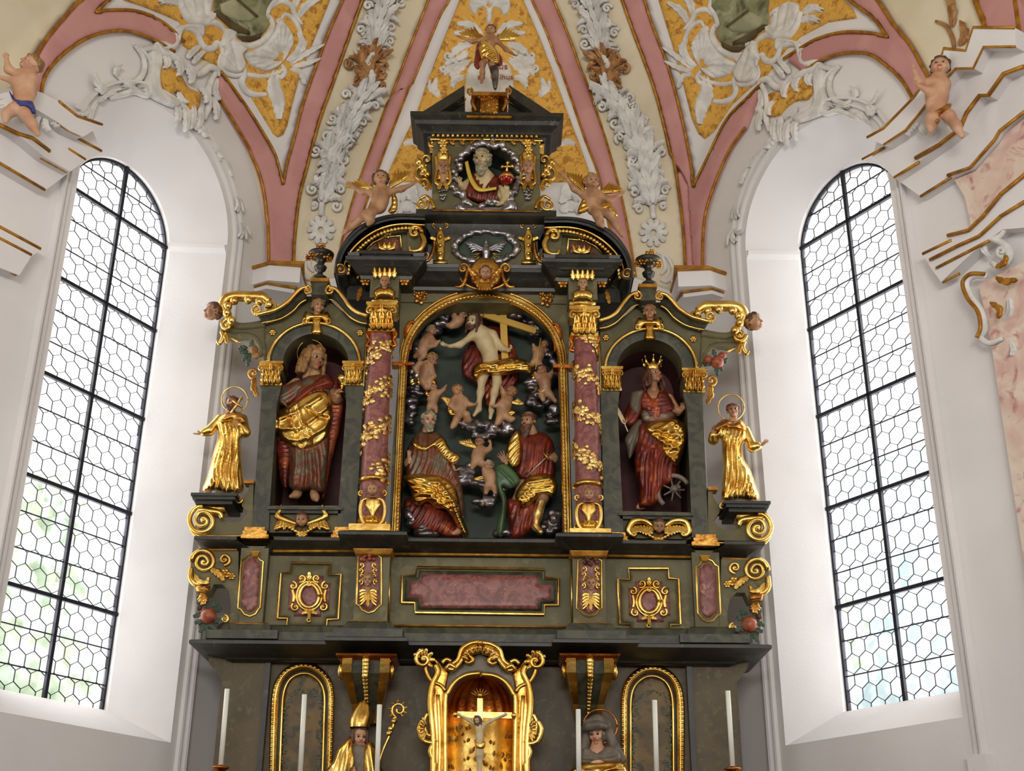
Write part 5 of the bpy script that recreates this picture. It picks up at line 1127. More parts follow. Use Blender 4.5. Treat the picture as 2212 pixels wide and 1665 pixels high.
# ================================================================== ENTABLATURE
ent = thing('entablature', 'dark entablature with gilt mouldings above the columns and the shrine', 'altar', onY(1045, 640, 10.16), kind='thing')
YE = 10.14; mb = MB(); a, b = XX(800, 620, YE), XX(1292, 625, YE)
prism(mb, front([(862, 652), (860, 600), (1236, 604), (1232, 656)], YE), YE, YE+.6); mb.build('frieze', M['green'], ent, smooth=False)
bl = []
for s in (0, 1):
    a0, b0_ = sx(s, 800, 610), sx(s, 862, 610); x0, x1 = sorted((XX(a0[0], a0[1], 9.9), XX(b0_[0], b0_[1], 9.9))); bl.append((x0, x1)); mb = MB(); box(mb, x0, x1, 9.9, YE+.6, ZZ(650, 9.95), ZZ(588, 9.9)); blk = mb.build('column_block', M['green'], ent, smooth=False)
    c = sx(s, 831, 622); mb = MB(); m = mY(9.88)
    relief(mb, m, [(c[0]-20, c[1]+24), (c[0]-24, c[1]+6), (c[0]-14, c[1]-2), (c[0]+14, c[1]-2), (c[0]+24, c[1]+6), (c[0]+20, c[1]+24), (c[0]+8, c[1]+18), (c[0]-8, c[1]+18)], .05, edge=7, step=4, auto=[(20, 8, .006, 0)])
    pbox(mb, c[0]-28, c[0]+28, c[1]+24, c[1]+29, 9.84, .2); pbox(mb, c[0]-24, c[0]+24, c[1]+29, c[1]+38, 9.87, .2)
    for k in range(5): leaf(mb, m, [(c[0]-20+10*k, c[1]-22), (c[0]-22+11*k, c[1]-44)], 8, .03, 3, base=.03, curl=.03, n=10, nv=5)
    bs = mb.build('gilt_bust', M['gold'], blk); angel(c[0], c[1]-13, 26, 9.87, bs, kind='man', hair='short', hairmat='hair_fair', h=6)
    mb = MB()
    for e in (-1, 1):
        tube(mb, mY(9.95), [(c[0]+e*30, c[1]-26), (c[0]+e*50, c[1]-30), (c[0]+e*60, c[1]-20)], [5, 6, 4], s=.0043); rosette(mb, c[0]+e*42, c[1]-16, 12, 9.93)
    leaf(mb, mY(9.95), sd(s, [(780, 620), (772, 650)]), 8, .03, 3); mb.build('gilt_leaf_spray', M['gold_dark'], blk)
    # dark return of the entablature beyond the column
    mb = MB(); a = sx(s, 752, 592); b = sx(s, 806, 592); x0, x1 = sorted((XX(a[0], a[1], 10.1), XX(b[0], b[1], 10.1))); box(mb, x0, x1, 10.1, 10.7, ZZ(650, 10.1), ZZ(590, 10.1)); mb.build('return_block', M['dark'], ent, smooth=False)
zf = ZZ(603, 9.98)
pe = [(0, -.05), (.03, -.03), (.04, 0), (.08, .02), (.1, .05), (.16, .1), (.165, .13), (.14, .15), (.15, .18), (.1, .2)]
brk = [(bl[0][0]-.06, bl[0][1]+.08, .2), (bl[1][0]-.08, bl[1][1]+.06, .2)] if bl[0][0] < bl[1][0] else [(bl[1][0]-.06, bl[1][1]+.08, .2), (bl[0][0]-.08, bl[0][1]+.06, .2)]
mb = MB(); mould2(mb, XX(748, 590, YE)+.1, XX(1352, 596, YE)-.1, YE, pe, zf-.02, brk, ret=.55); mb.build('cornice', M['dark'], ent, smooth=True, angle=35)
mb = MB()
for (x0, x1, n) in ((893, 1200, 30),):
    for k in range(n+1): X_ = x0+(x1-x0)*k/n; sph(mb, onY(X_, 609+.01*(X_-1045), YE-.05), .017, 6, sc_=(1, 1, 1.3))
mb.build('egg_row', M['gold'], ent)
mb = MB(); gt(mb, [(885, 603), (1206, 607)], 3, YE-.04); gt(mb, [(885, 615), (1206, 619)], 2, YE-.02); mb.build('gilt_fillet', M['gold_dark'], ent)
# winged head over the arch
cx, cy = 1047, 594; mb = MB(); m = mY(9.9)
relief(mb, m, [(1012, 590), (1016, 572), (1030, 560), (1047, 556), (1066, 560), (1080, 572), (1086, 592), (1080, 608), (1066, 618), (1048, 624), (1030, 616), (1016, 606)], .05, edge=10, step=5, folds=[([(1024, 566), (1047, 620)], 4, .01), ([(1072, 566), (1047, 620)], 4, .01)], back=.03)
for e in (-1, 1):
    for k in range(5): leaf(mb, m, [(cx+e*(6+3*k), cy+4), (cx+e*(14+5*k), cy+10-6*k), (cx+e*(16+4*k), cy+26-8*k)], 6, .025, 2, base=.05, n=9, nv=5)
for k in range(5): leaf(mb, m, [(cx-8+4*k, cy+14), (cx-12+6*k, cy+32)], 5, .02, 2, base=.05, n=8, nv=5)
hw = mb.build('gilt_wings', M['gold_dark'], ent); angel(cx+2, cy-4, 30, 9.86, hw, hair='curly', hairmat='hair', h=6)
mb = MB()
for e in (-1, 1):
    tube(mb, mY(9.92), [(cx+e*2, 626), (cx+e*24, 622), (cx+e*44, 612), (cx+e*54, 600)][::-1], [2, 3, 3, 2], s=.0042)
    tube(mb, mY(9.9), [(cx+e*64, 626-6), (cx+e*50, 618), (cx+e*40, 600), (cx+e*36, 580)], [2.5, 4, 4.5, 4], s=.0042, smooth=7); scroll(mb, cx+e*46, 580, 12, 180 if e > 0 else 0, e*1.3, 3.6, 9.9)
mb.build('gilt_scroll', M['gold_dark'], ent)
# ------------------------------------------------------------------ broken segmental pediment
for s in (0, 1):
    dy = 6 if s else 0; S = lambda L: sd(s, L, dy-3); q = lambda x, y: sx(s, x, y, dy-3); d_ = -1 if s else 1; Yp = 9.86
    pd = thing('broken_pediment', ('dark curved pediment half with a reclining cherub on it, left', 'dark curved pediment half with a reclining cherub on it, right')[s], 'pediment', onY(*q(830, 575), 10.), 'curved pediment halves')
    o_ = cr([(721, 590), (725, 560), (736, 532), (758, 502), (785, 482), (820, 468), (860, 461), (918, 462)], 6); i_ = cr([(742, 588), (746, 566), (758, 542), (780, 519), (806, 501), (836, 489), (870, 484), (918, 486)], 6)
    prism(mb := MB(), front(S(np.vstack([o_, i_[::-1]])), Yp), Yp, Yp+.5); strip(mb, mY(Yp), S(o_), S(i_), [(0, 0), (.0, .05), (.1, .06), (.25, .05), (.3, .025), (.55, .02), (.6, -.0), (1, 0)], 50); mb.build('arched_moulding', M['dark'], pd, smooth=True, angle=35)
    mb = MB(); u = resamp(cr([(752, 590), (757, 566), (770, 545), (790, 525), (815, 508), (842, 498), (872, 493), (900, 494)], 6), 26)
    for a in S(u): sph(mb, onY(a[0], a[1], Yp-.0), .021, 6)
    gt(mb, S(i_), 2.6, Yp-.01); mb.build('egg_row', M['gold'], pd)
    prism(mb := MB(), front(S([(775, 580), (782, 552), (800, 528), (830, 506), (860, 498), (900, 496), (900, 580)]), Yp+.12), Yp+.12, Yp+.3); mb.build('tympanum', M['green'], pd, smooth=False)
    relief(mb := MB(), mY(Yp+.11), S([(800, 540), (822, 520), (862, 514), (862, 541)]), .015, edge=3, step=7); mb.build('red_inlay', M['red'], pd)
    mb = MB(); gt(mb, S([(790, 541), (805, 524), (830, 512), (866, 509), (866, 541)]), 2.4, Yp+.1)
    for k in range(4): leaf(mb, mY(Yp+.1), [q(835, 538), q(822+9*k, 530-abs(k-1.5)*-3), q(816+13*k, 520)], 7, .03, 3, curl=.02, n=10, nv=5)
    rosette(mb, *q(836, 505), 10, Yp+.08, 5); mb.build('gilt_acanthus', M['gold'], pd)
    a = q(896, 516); mb = MB(); scroll(mb, a[0], a[1]-14, 15, 0 if s == 0 else 180, -d_*1.3, 5, Yp-.0); tube(mb, mY(Yp), S([(910, 505), (916, 522), (906, 540), (888, 542), (884, 532)]), [5, 6, 5, 4, 3], s=.0043); mb.build('gilt_volute', M['gold'], pd)
    prism(mb := MB(), front(S([(880, 498), (905, 500), (914, 520), (904, 540), (880, 542)]), Yp+.05), Yp+.05, Yp+.3); mb.build('volute_body', M['green'], pd, smooth=False)
    a = q(736, 582); mb = MB(); scroll(mb, a[0], a[1], 13, 180 if s == 0 else 0, d_*1.4, 3.2, Yp-.03); mb.build('end_scroll', M['gold_dark'], pd)
    lathe(mb := MB(), onY(a[0], a[1], Yp-.03), [(0, 0), (.06, 0), (.06, .5), (0, .5)], 14, (0, 1, 0)); mb.build('scroll_drum', M['dark'], pd, smooth=True, angle=40)
    mb = MB()
    for (x0, x1, y0, y1, f) in ((776, 892, 541, 548, .06), (781, 887, 548, 558, .04), (787, 882, 558, 574, .0)):
        a, b = q(x0, y0), q(x1, y0); yy = a[1]-y0; pbox(mb, min(a[0], b[0]), max(a[0], b[0]), y0+yy, y1+yy, Yp-.04-f, .5)
    mb.build('block_cornice', M['dark'], pd, smooth=False)
# ------------------------------------------------------------------ attic, lower tier
att = thing('attic', 'green upper storey with a silver cloud ring around a dove', 'altar', onY(1050, 570, 10.1)); YA = 10.1
prism(mb := MB(), front([(935, 580), (940, 476), (1160, 478), (1163, 582)], YA), YA, YA+.5, holes=[]); mb.build('body', M['green'], att, smooth=False)
mb = MB(); z = ZZ(474, YA-.12); mould2(mb, XX(935, 470, YA), XX(1166, 472, YA), YA, [(0, -.14), (.02, -.1), (.05, -.06), (.07, -.02), (.12, 0), (.15, .03), (.15, .09), (.1, .11)], z+.0, [], ret=.45); mb.build('cornice', M['dark'], att, smooth=True, angle=35)
mb = MB()
for s in (0, 1): prism(mb, front(sd(s, [(918, 480), (946, 480), (946, 530), (936, 512), (924, 500)]), YA), YA, YA+.35)
mb.build('side_console', M['marble_g'], att, smooth=False)
mb = MB()
for k in range(9): x = 990+k*15; pbox(mb, x-3.5, x+3.5, 478+.01*(x-1050), 486+.01*(x-1050), YA-.05, .06)
mb.build('dentil_row', M['gold_dark'], att, smooth=False)
mb = MB(); gt(mb, [(985, 489), (1118, 490)], 2.2, YA-.02); gt(mb, [(934, 454), (1168, 457)], 2.4, YA-.16); mb.build('gilt_fillet', M['gold_dark'], att)
for s in (0, 1):
    a = sx(s, 951, 520, -2); mb = MB(); m = mY(YA)
    relief(mb, m, [(a[0]-10, a[1]-40), (a[0]+10, a[1]-40), (a[0]+8, a[1]-22), (a[0]+14, a[1]-6), (a[0]+11, a[1]+8), (a[0]+9, a[1]+44), (a[0]-9, a[1]+44), (a[0]-11, a[1]+8), (a[0]-14, a[1]-6), (a[0]-8, a[1]-22)], .05, edge=5, step=4)
    pbox(mb, a[0]-15, a[0]+15, a[1]-44, a[1]-39, YA-.08, .1); pbox(mb, a[0]-16, a[0]+16, a[1]+42, a[1]+49, YA-.08, .1)
    for e in (-1, 1): leaf(mb, m, [(a[0]+e*6, a[1]-2), (a[0]+e*22, a[1]-8)], 6, .03, 2, base=.02); scroll(mb, a[0]+e*12, a[1]-34, 6, 90, -e*1.1, 2.4, YA-.06)
    for k in range(4): sph(mb, onY(a[0], a[1]-26+k*18, YA-.06), .022, 8)
    mb.build('gilt_herm', M['gold'], att)
    a = sx(s, 917, 553); d_ = -1 if s else 1; mb = MB(); scroll(mb, a[0], a[1], 13, 0 if s == 0 else 180, d_*1.4, 4, YA-.04); tube(mb, mY(YA-.04), sd(s, [(930, 556), (936, 540), (938, 520)]), [4, 4, 3], s=.0043); mb.build('gilt_scroll', M['gold_dark'], att)
def cloudring(mb, cx, cy, rx, ry, Y, n, r, seed, a0=0, a1=2*PI, jit=.2):
    g = np.random.default_rng(seed); pr = []
    for k in range(n):
        t = a0+(a1-a0)*k/n; j = 1+g.normal()*jit*.25; rr = r*g.uniform(.75, 1.2); c = onY(cx+rx*j*math.cos(t), cy+ry*j*math.sin(t), Y-g.uniform(0, .02)); pr.append(('e', c, (rr*g.uniform(.8, 1.3), rr, rr*g.uniform(.7, 1.1)), None))
    V, F = solid(pr, .0075, .006); return mb.add(V, F)
t = np.linspace(0, 2*PI, 40)[:-1]; relief(mb := MB(), mY(YA-.005), np.stack([1050+64*np.cos(t), 536+30*np.sin(t)], 1), .004, edge=3, step=8); ov = mb.build('oval_ground', M['shrine'], att)
mb = MB(); cloudring(mb, 1050, 534, 66, 34, YA-.02, 46, .03, 1); mb.build('silver_cloud_ring', M['silverb'], ov)
dv = thing('dove', 'small silver dove with spread wings inside the oval cloud ring', 'dove', onY(1050, 545, YA-.06)); pr = limb([(1050, 526, 0, 4), (1050, 532, 3, 4.5), (1050, 544, 4, 7), (1050, 556, 2, 4), (1050, 563, 0, 5)], YA-.04); mb = bodymesh(pr, .006); V, F = solid([('c', tuple(onY(1050, 524, YA-.06)), .012, tuple(onY(1050, 519, YA-.07)), .004)], .004); mb.add(V, F); mb.build('body', M['silverb'], dv)
for e in (-1, 1): wing(mb := MB(), (1050+e*4, 538), (1050+e*44, 520), 16, mY(YA-.03), side=e, n=5, ht=.012); mb.build('wing', M['silverb'], dv)
mb = MB()
for k in range(7):
    for e in (-1, 1): a = math.radians(-2+9*k); tube(mb, mY(YA-.02), [(1050+e*8, 548), (1050+e*(26+k % 2*10)*math.cos(a), 548+34*math.sin(a)*.7)], [1.2, .5], s=.0043, smooth=0, k=5)
mb.build('ray_burst', M['gold'], ov)
# ------------------------------------------------------------------ attic, upper tier with the bust of the bearded elder
top = thing('attic_shrine', 'topmost altar shrine with twin angel herms, open cloud ring and split gable', 'altar', onY(1050, 455, 10.14)); YT = 10.14
o_ = [(932, 456), (936, 300), (1166, 302), (1168, 458)]; t = np.linspace(0, 2*PI, 28)[:-1]; hole = np.stack([1052+64*np.cos(t), 378+66*np.sin(t)], 1)
prism(mb := MB(), front(o_, YT), YT, YT+.16, holes=[front(hole, YT)]); mb.build('body', M['green'], top, smooth=False)
fh = front(hole, YT); mb = MB(); V = np.array([[(a[0], y, a[1]) for y in (YT+.16, YT+.4)] for a in fh]); mb.grid(V, cu=True); mb.add([(a[0], YT+.4, a[1]) for a in fh], [tuple(range(len(fh)))]); mb.build('shrine_back', M['shrine'], top)
mb = MB(); cloudring(mb, 1052, 378, 68, 70, YT-.02, 58, .033, 3, jit=.35); cloudring(mb, 1050, 446, 58, 12, YT-.05, 20, .05, 8, 0, PI); mb.build('silver_cloud_ring', M['silverb'], top)
z = ZZ(292, YT-.1); mb = MB(); mould2(mb, XX(928, 285, YT)+.0, XX(1176, 288, YT)-.0, YT-.02, [(0, -.04), (.02, -.01), (.06, 0), (.08, .03), (.13, .06), (.14, .1), (.18, .13), (.18, .17), (.14, .19)], z+.03, [], ret=.3); mb.build('cornice', M['dark'], top, smooth=True, angle=35)
mb = MB()
for k in range(22): x = 936+k*10.6; sph(mb, onY(x, 293+.01*(x-1050), YT-.07), .018, 6)
gt(mb, [(930, 300), (1172, 303)], 3.2, YT-.03)
for k in range(10): x = 950+k*22; leaf(mb, mY(YT-.02), [(x, 300), (x+8, 312)], 7, .03, 3, n=9, nv=5)
mb.build('egg_row', M['gold'], top)
for s in (0, 1):
    S = lambda L: sd(s, L, -2 if s else 0); q = lambda x, y: sx(s, x, y, -2 if s else 0); d_ = -1 if s else 1; Yq = YT-.16
    A = [(908, 252), (908, 244), (1003, 184), (1003, 206), (958, 236), (934, 252)]
    prism(mb := MB(), front(S(A), Yq), Yq, Yq+.45); prism(mb, front(S([(934, 252), (958, 236), (1003, 206), (1003, 252)]), Yq+.14), Yq+.14, Yq+.3); gb = mb.build('gable_half', M['dark'], top, smooth=False)
    mb = MB(); u = resamp(S([(958, 243), (1003, 214)]), 9)
    for a in u: sph(mb, onY(a[0], a[1], Yq+.1), .021, 6)
    gt(mb, S([(952, 250), (1001, 220)]), 2, Yq+.1); mb.build('gilt_bead', M['gold'], gb)
    a = q(957, 365); mb = MB(); m = mY(YT)
    relief(mb, m, [(a[0]-15, a[1]+28), (a[0]-16, a[1]), (a[0]-14, a[1]-34), (a[0], a[1]-50), (a[0]+14, a[1]-34), (a[0]+16, a[1]), (a[0]+15, a[1]+28), (a[0], a[1]+22)], .03, edge=6, step=4, auto=[(80, 8, .007, .4)])
    for e in (-1, 1): tube(mb, m, [(a[0]+e*16, a[1]-30), (a[0]+e*13, a[1]), (a[0]+e*16, a[1]+26), (a[0]+e*4, a[1]+38)], [3, 4, 4, 3], s=.0043, h=.03); leaf(mb, m, [(a[0]+e*3, a[1]+26), (a[0]+e*10, a[1]+44)], 7, .03, 2, base=.02)
    rosette(mb, a[0], a[1]-58, 12, YT-.03); rosette(mb, a[0]+e*2, a[1]-42, 9, YT-.04); hm = mb.build('gilt_herm', M['gold'], top); angel(a[0]+1, a[1]-2, 34, YT-.03, hm, kind='man', hair='short', hairmat='hair_fair', h=5)
    mb = MB(); g = np.random.default_rng(s)
    for k in range(12): r_ = (k//4); sph(mb, onY(a[0]+(k % 4-1.5)*5*(1-.28*r_), a[1]+48+r_*8+g.uniform(-2, 2), YT-.03), .014, 7)
    mb.build('silver_grapes', M['silverb'], hm)
    mb = MB(); m = mY(YT+.02)
    for (x, y, r, a0, t_) in ((922, 345, 14, 90, 1.2), (912, 372, 17, 90, 1.3), (915, 396, 12, 30, -1.1), (934, 308, 11, 0, 1.1)): a = q(x, y); scroll(mb, a[0], a[1], r, a0 if s == 0 else 180-a0, t_*d_, 4.4, YT+.03, rise=6)
    for k in range(4): sph(mb, onY(*q(905+k*6, 350+k*9), YT-.0), .035, 9)
    leaf(mb, m, S([(934, 395), (920, 410)]), 9, .03, 3); mb.build('gilt_ear', M['gold'], top)
    relief(mb := MB(), mY(YT+.1), S([(934, 330), (912, 336), (900, 360), (904, 385), (920, 402), (934, 404)]), .04, edge=8, step=6, back=.03); mb.build('ear_body', M['green'], top)
    a = q(911, 442); mb = MB(); scroll(mb, a[0], a[1], 14, -30 if s == 0 else 210, d_*1.4, 4.6, YT-.04); tube(mb, mY(YT-.02), S([(906, 430), (920, 424), (932, 436), (938, 450)]), [3, 4, 5, 4], s=.0043); mb.build('gilt_scroll', M['gold'], top)
mb = MB(); pbox(mb, 1018, 1096, 198, 206, YT-.24, .34); relief(mb, mY(YT-.12), [(1034, 248), (1034, 206), (1080, 207), (1080, 249)], .1, edge=6, step=4, back=.08, auto=[(0, 9, .01, .3)]); pbox(mb, 1008, 1106, 248, 254, YT-.2, .3)
for e in (-1, 1): tube(mb, mY(YT-.15), [(1057+e*26, 206), (1057+e*36, 220), (1057+e*28, 240)], [6, 5, 3], s=.0045); scroll(mb, 1057+e*40, 196, 8, 90, -e*1.2, 3, YT-.2)
for k in range(5): leaf(mb, mY(YT-.2), [(1036+k*10, 212), (1033+k*11.5, 200)], 6, .03, 2, n=9, nv=5)
mb.build('gilt_pedestal', M['gold_dark'], top, smooth=True, angle=40)
# ------------------------------------------------------------------ vases
for s in (0, 1):
    dy = 13 if s else 0; a = (690, 600) if s == 0 else (1402, 613); Yv = 10.05
    v_ = thing('flower_vase', ('dark vase with gilt flowers standing on the left wing gable', 'dark vase with gilt flowers standing on the right wing gable')[s], 'vase', onY(a[0], a[1]+2, Yv), 'vases on the wing gables'); c = onY(a[0], a[1]+4, Yv); k = .0043
    lathe(mb := MB(), c, [(0, 0), (.075, 0), (.07, .02), (.03, .05), (.025, .08), (.05, .1), (.06, .13), (.03, .16), (.045, .2), (.11, .24), (.12, .27), (.07, .275)], 20); mb.build('vase_body', M['dark'], v_)
    mb = MB(); y0 = a[1]-58
    for n_, (dx, dy_, r) in enumerate(((0, -8, 13), (-14, 2, 11), (14, 0, 11), (-24, 8, 8), (22, 12, 8), (2, 8, 10), (6, -16, 8))): rosette(mb, a[0]+dx, y0+dy_+6, r, Yv-.06+.01*n_, 6, ht=.03)
    mb.build('gilt_flowers', M['gold_dark'], v_)
# ================================================================== STATUES
def ring(mb, px, py, r, w, Y, h=0, asp=1.):
    t = np.linspace(0, 2*PI, 44); return gt(mb, np.stack([px+r*np.cos(t), py+r*asp*np.sin(t)], 1), w, Y-h*SC(Y, py))
V_ = lambda x0, y0, x1, y1, w=3, a=3: ([(x0, y0), ((x0+x1)/2+2, (y0+y1)/2), (x1, y1)], w, a)
def addhead(root, mb, px, py, h, sz, Y, **k): return head(mb, B3(Y)(px, py, h), sz*SC(Y, py), **k)
def body_(root, prims, Y, hd, hands=(), skin='skin', res=.008, **hk):
    mb = bodymesh(prims, res); lt = head(mb, B3(Y)(*hd[:3]), hd[3]*SC(Y, hd[1]), hd[4], hd[5], hd[6], **hk)
    for (w0, w1, sz, kd, lf, pm) in hands: hand(mb, B3(Y)(*w0), B3(Y)(*w1), sz*SC(Y, w0[1]), pm, kd, lf)
    o = mb.build('body', SK(skin), root); lt(o); return o
# --- the long-haired saint with chalice (left niche)
Y = 10.24; st = thing('saint_statue', 'carved long-haired saint in a gold cloak standing in the left niche', 'statue', B3(Y)(655, 1080))
body_(st, limb([(679, 812, 8, 11), (676, 850, 0, 20), (668, 920, -4, 24), (660, 980, -4, 22), (655, 1030, -4, 16)], Y)+limb([(679, 790, 8, 9), (679, 815, 8, 10)], Y)+limb([(700, 826, 4, 13), (728, 862, 10, 9), (730, 856, 22, 6)], Y)+limb([(640, 830, 4, 14), (612, 848, 12, 10), (608, 862, 20, 6)], Y)
      + limb([(645, 1040, 0, 9), (643, 1064, 6, 6), (640, 1068, 12, 6), (628, 1072, 22, 4)], Y)+limb([(676, 1040, 0, 9), (679, 1068, 6, 6), (681, 1074, 14, 6), (684, 1080, 22, 4)], Y),
      Y, (680, 774, 14, 54, 42, -8, 6), [((609, 858, 22), (612, 880, 24), 26, 'relax', False, (1, -.4, 0)), ((726, 850, 24), (742, 838, 26), 24, 'grip', True, (.3, -.4, -1))], kind='man', hair='wavy', hairmat='hair_fair')
drape('tunic', [(648, 822), (668, 808), (692, 806), (712, 822), (716, 860), (712, 960), (706, 1020), (700, 1064), (672, 1058), (650, 1062), (624, 1052), (626, 1000), (622, 940), (632, 880), (636, 840)], Y, 34, 'rust', st, h0=2, folds=[V_(640, 970, 634, 1052, 4, 5), V_(655, 970, 650, 1060, 3, 5), V_(668, 980, 672, 1056, 4, 6), V_(684, 975, 690, 1060, 4, 6), V_(662, 975, 660, 1060, 3, -4), V_(677, 980, 681, 1060, 3, -4), V_(675, 815, 668, 850), V_(690, 815, 694, 850)], auto=[(2, 8, 1.6, .3)])
drape('mantle', [(700, 815), (726, 822), (742, 850), (740, 900), (728, 950), (716, 1000), (704, 1066), (694, 1070), (690, 960), (640, 940), (622, 1052), (606, 1040), (600, 990), (592, 960), (600, 900), (640, 850)], Y, 14, 'redcloth', st, h0=-8, auto=[(70, 9, 1.5, .2)])
drape('sleeve', [(648, 818), (660, 834), (650, 852), (628, 872), (606, 876), (592, 856), (600, 838), (624, 826)], Y, 22, 'rust', st, h0=8, folds=[V_(640, 830, 600, 860, 3, 4), V_(646, 842, 612, 872, 3, -3)], auto=[(55, 8, 1.4, 0)])
drape('cloak', [(688, 838), (708, 842), (717, 868), (720, 900), (713, 936), (696, 960), (668, 974), (644, 975), (620, 962), (605, 946), (597, 936), (591, 951), (584, 940), (580, 914), (591, 896), (616, 878), (637, 860), (662, 846)], Y, 40, 'gold', st, h0=10, edge=12, step=2.6,
      folds=[([(600, 905), (640, 890), (690, 858)], 4, 6), ([(604, 925), (645, 925), (706, 880)], 5, 7), ([(612, 948), (650, 950), (700, 925), (716, 900)], 4, 6), ([(640, 868), (650, 905), (668, 940), (672, 962)], 4, 6), ([(622, 888), (632, 925), (650, 960)], 4, -5), ([(660, 880), (690, 900), (712, 905)], 4, -5), ([(592, 905), (590, 940)], 3, 5), ([(600, 900), (599, 935)], 3, -4), ([(655, 915), (680, 935), (664, 950), (650, 935)], 3, 4)], auto=[(40, 19, 1.2, .8)])
drape('sash', [(626, 876), (650, 844), (678, 822), (706, 808), (722, 824), (714, 840), (680, 846), (645, 868)], Y, 16, 'redcloth', st, h0=24, folds=[([(640, 866), (680, 836), (714, 824)], 3, 4)])
ring(mb := MB(), 672, 764, 30, 1.6, Y, 2); mb.build('halo', M['gold'], st)
ch = thing('chalice', 'small gilt chalice held by the long-haired saint in the left niche', 'chalice', B3(Y)(740, 838, 26)); c = B3(Y)(739, 834, 28)
lathe(mb := MB(), c, [(0, -.07), (.04, -.07), (.035, -.06), (.012, -.05), (.012, -.01), (.025, 0), (.012, .01), (.02, .03), (.045, .05), (.055, .09), (.05, .09), (.03, .06)], 14); mb.build('cup', M['gold'], ch)
# --- crowned saint with broken wheel (right niche)
Y = 10.24; st = thing('saint_statue', 'carved crowned female saint in a gold and red gown standing in the right niche', 'statue', B3(Y)(1405, 1098))
body_(st, limb([(1410, 840, 6, 9), (1414, 870, 4, 22), (1420, 905, 2, 20), (1424, 950, 0, 26), (1412, 1040, 0, 26)], Y)+limb([(1411, 812, 8, 8), (1410, 842, 6, 8)], Y)+limb([(1384, 862, 2, 12), (1362, 896, 12, 9), (1356, 908, 22, 5)], Y)+limb([(1444, 862, 2, 12), (1463, 888, 12, 8), (1470, 886, 20, 5)], Y)+limb([(1392, 1060, 0, 8), (1386, 1092, 14, 6), (1378, 1096, 20, 4)], Y),
      Y, (1412, 812, 12, 42, 28, 14, 4), [((1356, 906, 22), (1344, 916, 24), 24, 'grip', False, (.4, -.3, 1)), ((1469, 888, 20), (1478, 872, 26), 24, 'relax', True, (-.5, -.8, 0))], skin='skin', kind='man', hair='wavy', hairmat='hair')
drape('bodice', [(1382, 850), (1394, 842), (1410, 852), (1428, 840), (1446, 852), (1460, 880), (1450, 894), (1432, 906), (1402, 908), (1388, 888), (1378, 872)], Y, 26, 'redcloth', st, h0=6, folds=[([(1392, 848), (1410, 878)], 3, 4), ([(1430, 846), (1410, 878)], 3, 4), V_(1400, 880, 1402, 904), V_(1424, 880, 1420, 904)], auto=[(75, 9, 1.4, .2)])
drape('sleeve', [(1384, 846), (1392, 862), (1388, 890), (1374, 916), (1356, 922), (1344, 908), (1352, 884), (1366, 856)], Y, 20, 'redcloth', st, h0=6, folds=[V_(1380, 860, 1356, 908, 3, 4)], auto=[(30, 9, 1.5, .5)])
drape('sleeve', [(1440, 850), (1456, 866), (1470, 884), (1468, 898), (1452, 896), (1442, 880)], Y, 18, 'rust', st, h0=4, auto=[(30, 8, 1.2, .5)])
drape('shawl', [(1364, 850), (1376, 844), (1390, 843), (1388, 860), (1384, 886), (1374, 896), (1360, 878)], Y, 14, 'greycloth', st, h0=18, folds=[V_(1382, 850, 1370, 888, 3, 4)])
drape('waistband', [(1388, 884), (1410, 880), (1452, 886), (1456, 902), (1430, 914), (1394, 914), (1384, 900)], Y, 16, 'rust', st, h0=14, auto=[(80, 7, 1.4, 0)])
drape('skirt', [(1384, 912), (1450, 905), (1468, 960), (1464, 1010), (1456, 1040), (1432, 1058), (1426, 1084), (1402, 1096), (1376, 1098), (1382, 1062), (1374, 1030), (1370, 985), (1376, 940)], Y, 40, 'redcloth', st, h0=2, folds=[V_(1400, 970, 1392, 1090, 5, 6), V_(1418, 970, 1410, 1085, 5, 6), V_(1388, 965, 1380, 1060, 4, 5), V_(1434, 990, 1424, 1060, 4, 5), V_(1409, 970, 1400, 1088, 3, -5)], auto=[(8, 11, 2, .2)])
drape('drapery', [(1370, 912), (1388, 908), (1388, 948), (1374, 966), (1360, 992), (1354, 968), (1350, 946)], Y, 16, 'greycloth', st, h0=8, folds=[V_(1376, 915, 1360, 980, 3, 4)], auto=[(20, 8, 1.5, .3)])
drape('cloak', [(1390, 922), (1414, 908), (1456, 903), (1478, 916), (1487, 942), (1480, 964), (1473, 986), (1461, 1010), (1446, 1001), (1432, 986), (1422, 963), (1406, 946), (1394, 936)], Y, 36, 'gold', st, h0=16, edge=11, step=2.6,
      folds=[([(1396, 925), (1440, 935), (1480, 940)], 5, 6), ([(1404, 940), (1440, 958), (1474, 972)], 5, 6), ([(1420, 958), (1440, 980), (1462, 1000)], 4, 6), ([(1450, 908), (1470, 925), (1478, 955)], 4, 6), ([(1410, 928), (1445, 948), (1476, 958)], 4, -5), ([(1455, 915), (1440, 945)], 4, -4)], auto=[(60, 13, 1.7, .4)])
c = B3(Y)(1410, 796, 10); mb = MB(); lathe(mb, c, [(.062, -.03), (.07, -.02), (.068, .0), (.075, .03), (.07, .03), (.06, -.03)], 20)
for k in range(7): a = k*2*PI/7; q = c+np.array([.07*math.sin(a), -.07*math.cos(a), .02]); rodp(mb, q, q+[.02*math.sin(a), -.02*math.cos(a), .07], .02, 6, .004); sph(mb, q+[.022*math.sin(a), -.022*math.cos(a), .075], .01, 6)
mb.build('crown', M['gold'], st)
pf = thing('palm_feather', 'pale palm frond held by the crowned saint in the right niche', 'palm frond', B3(Y)(1352, 920, 28)); mb = MB(); m = mY(Y-28*SC(Y, 900)); tube(mb, m, [(1356, 932), (1346, 908), (1334, 886), (1324, 870)], 1.4, s=.004)
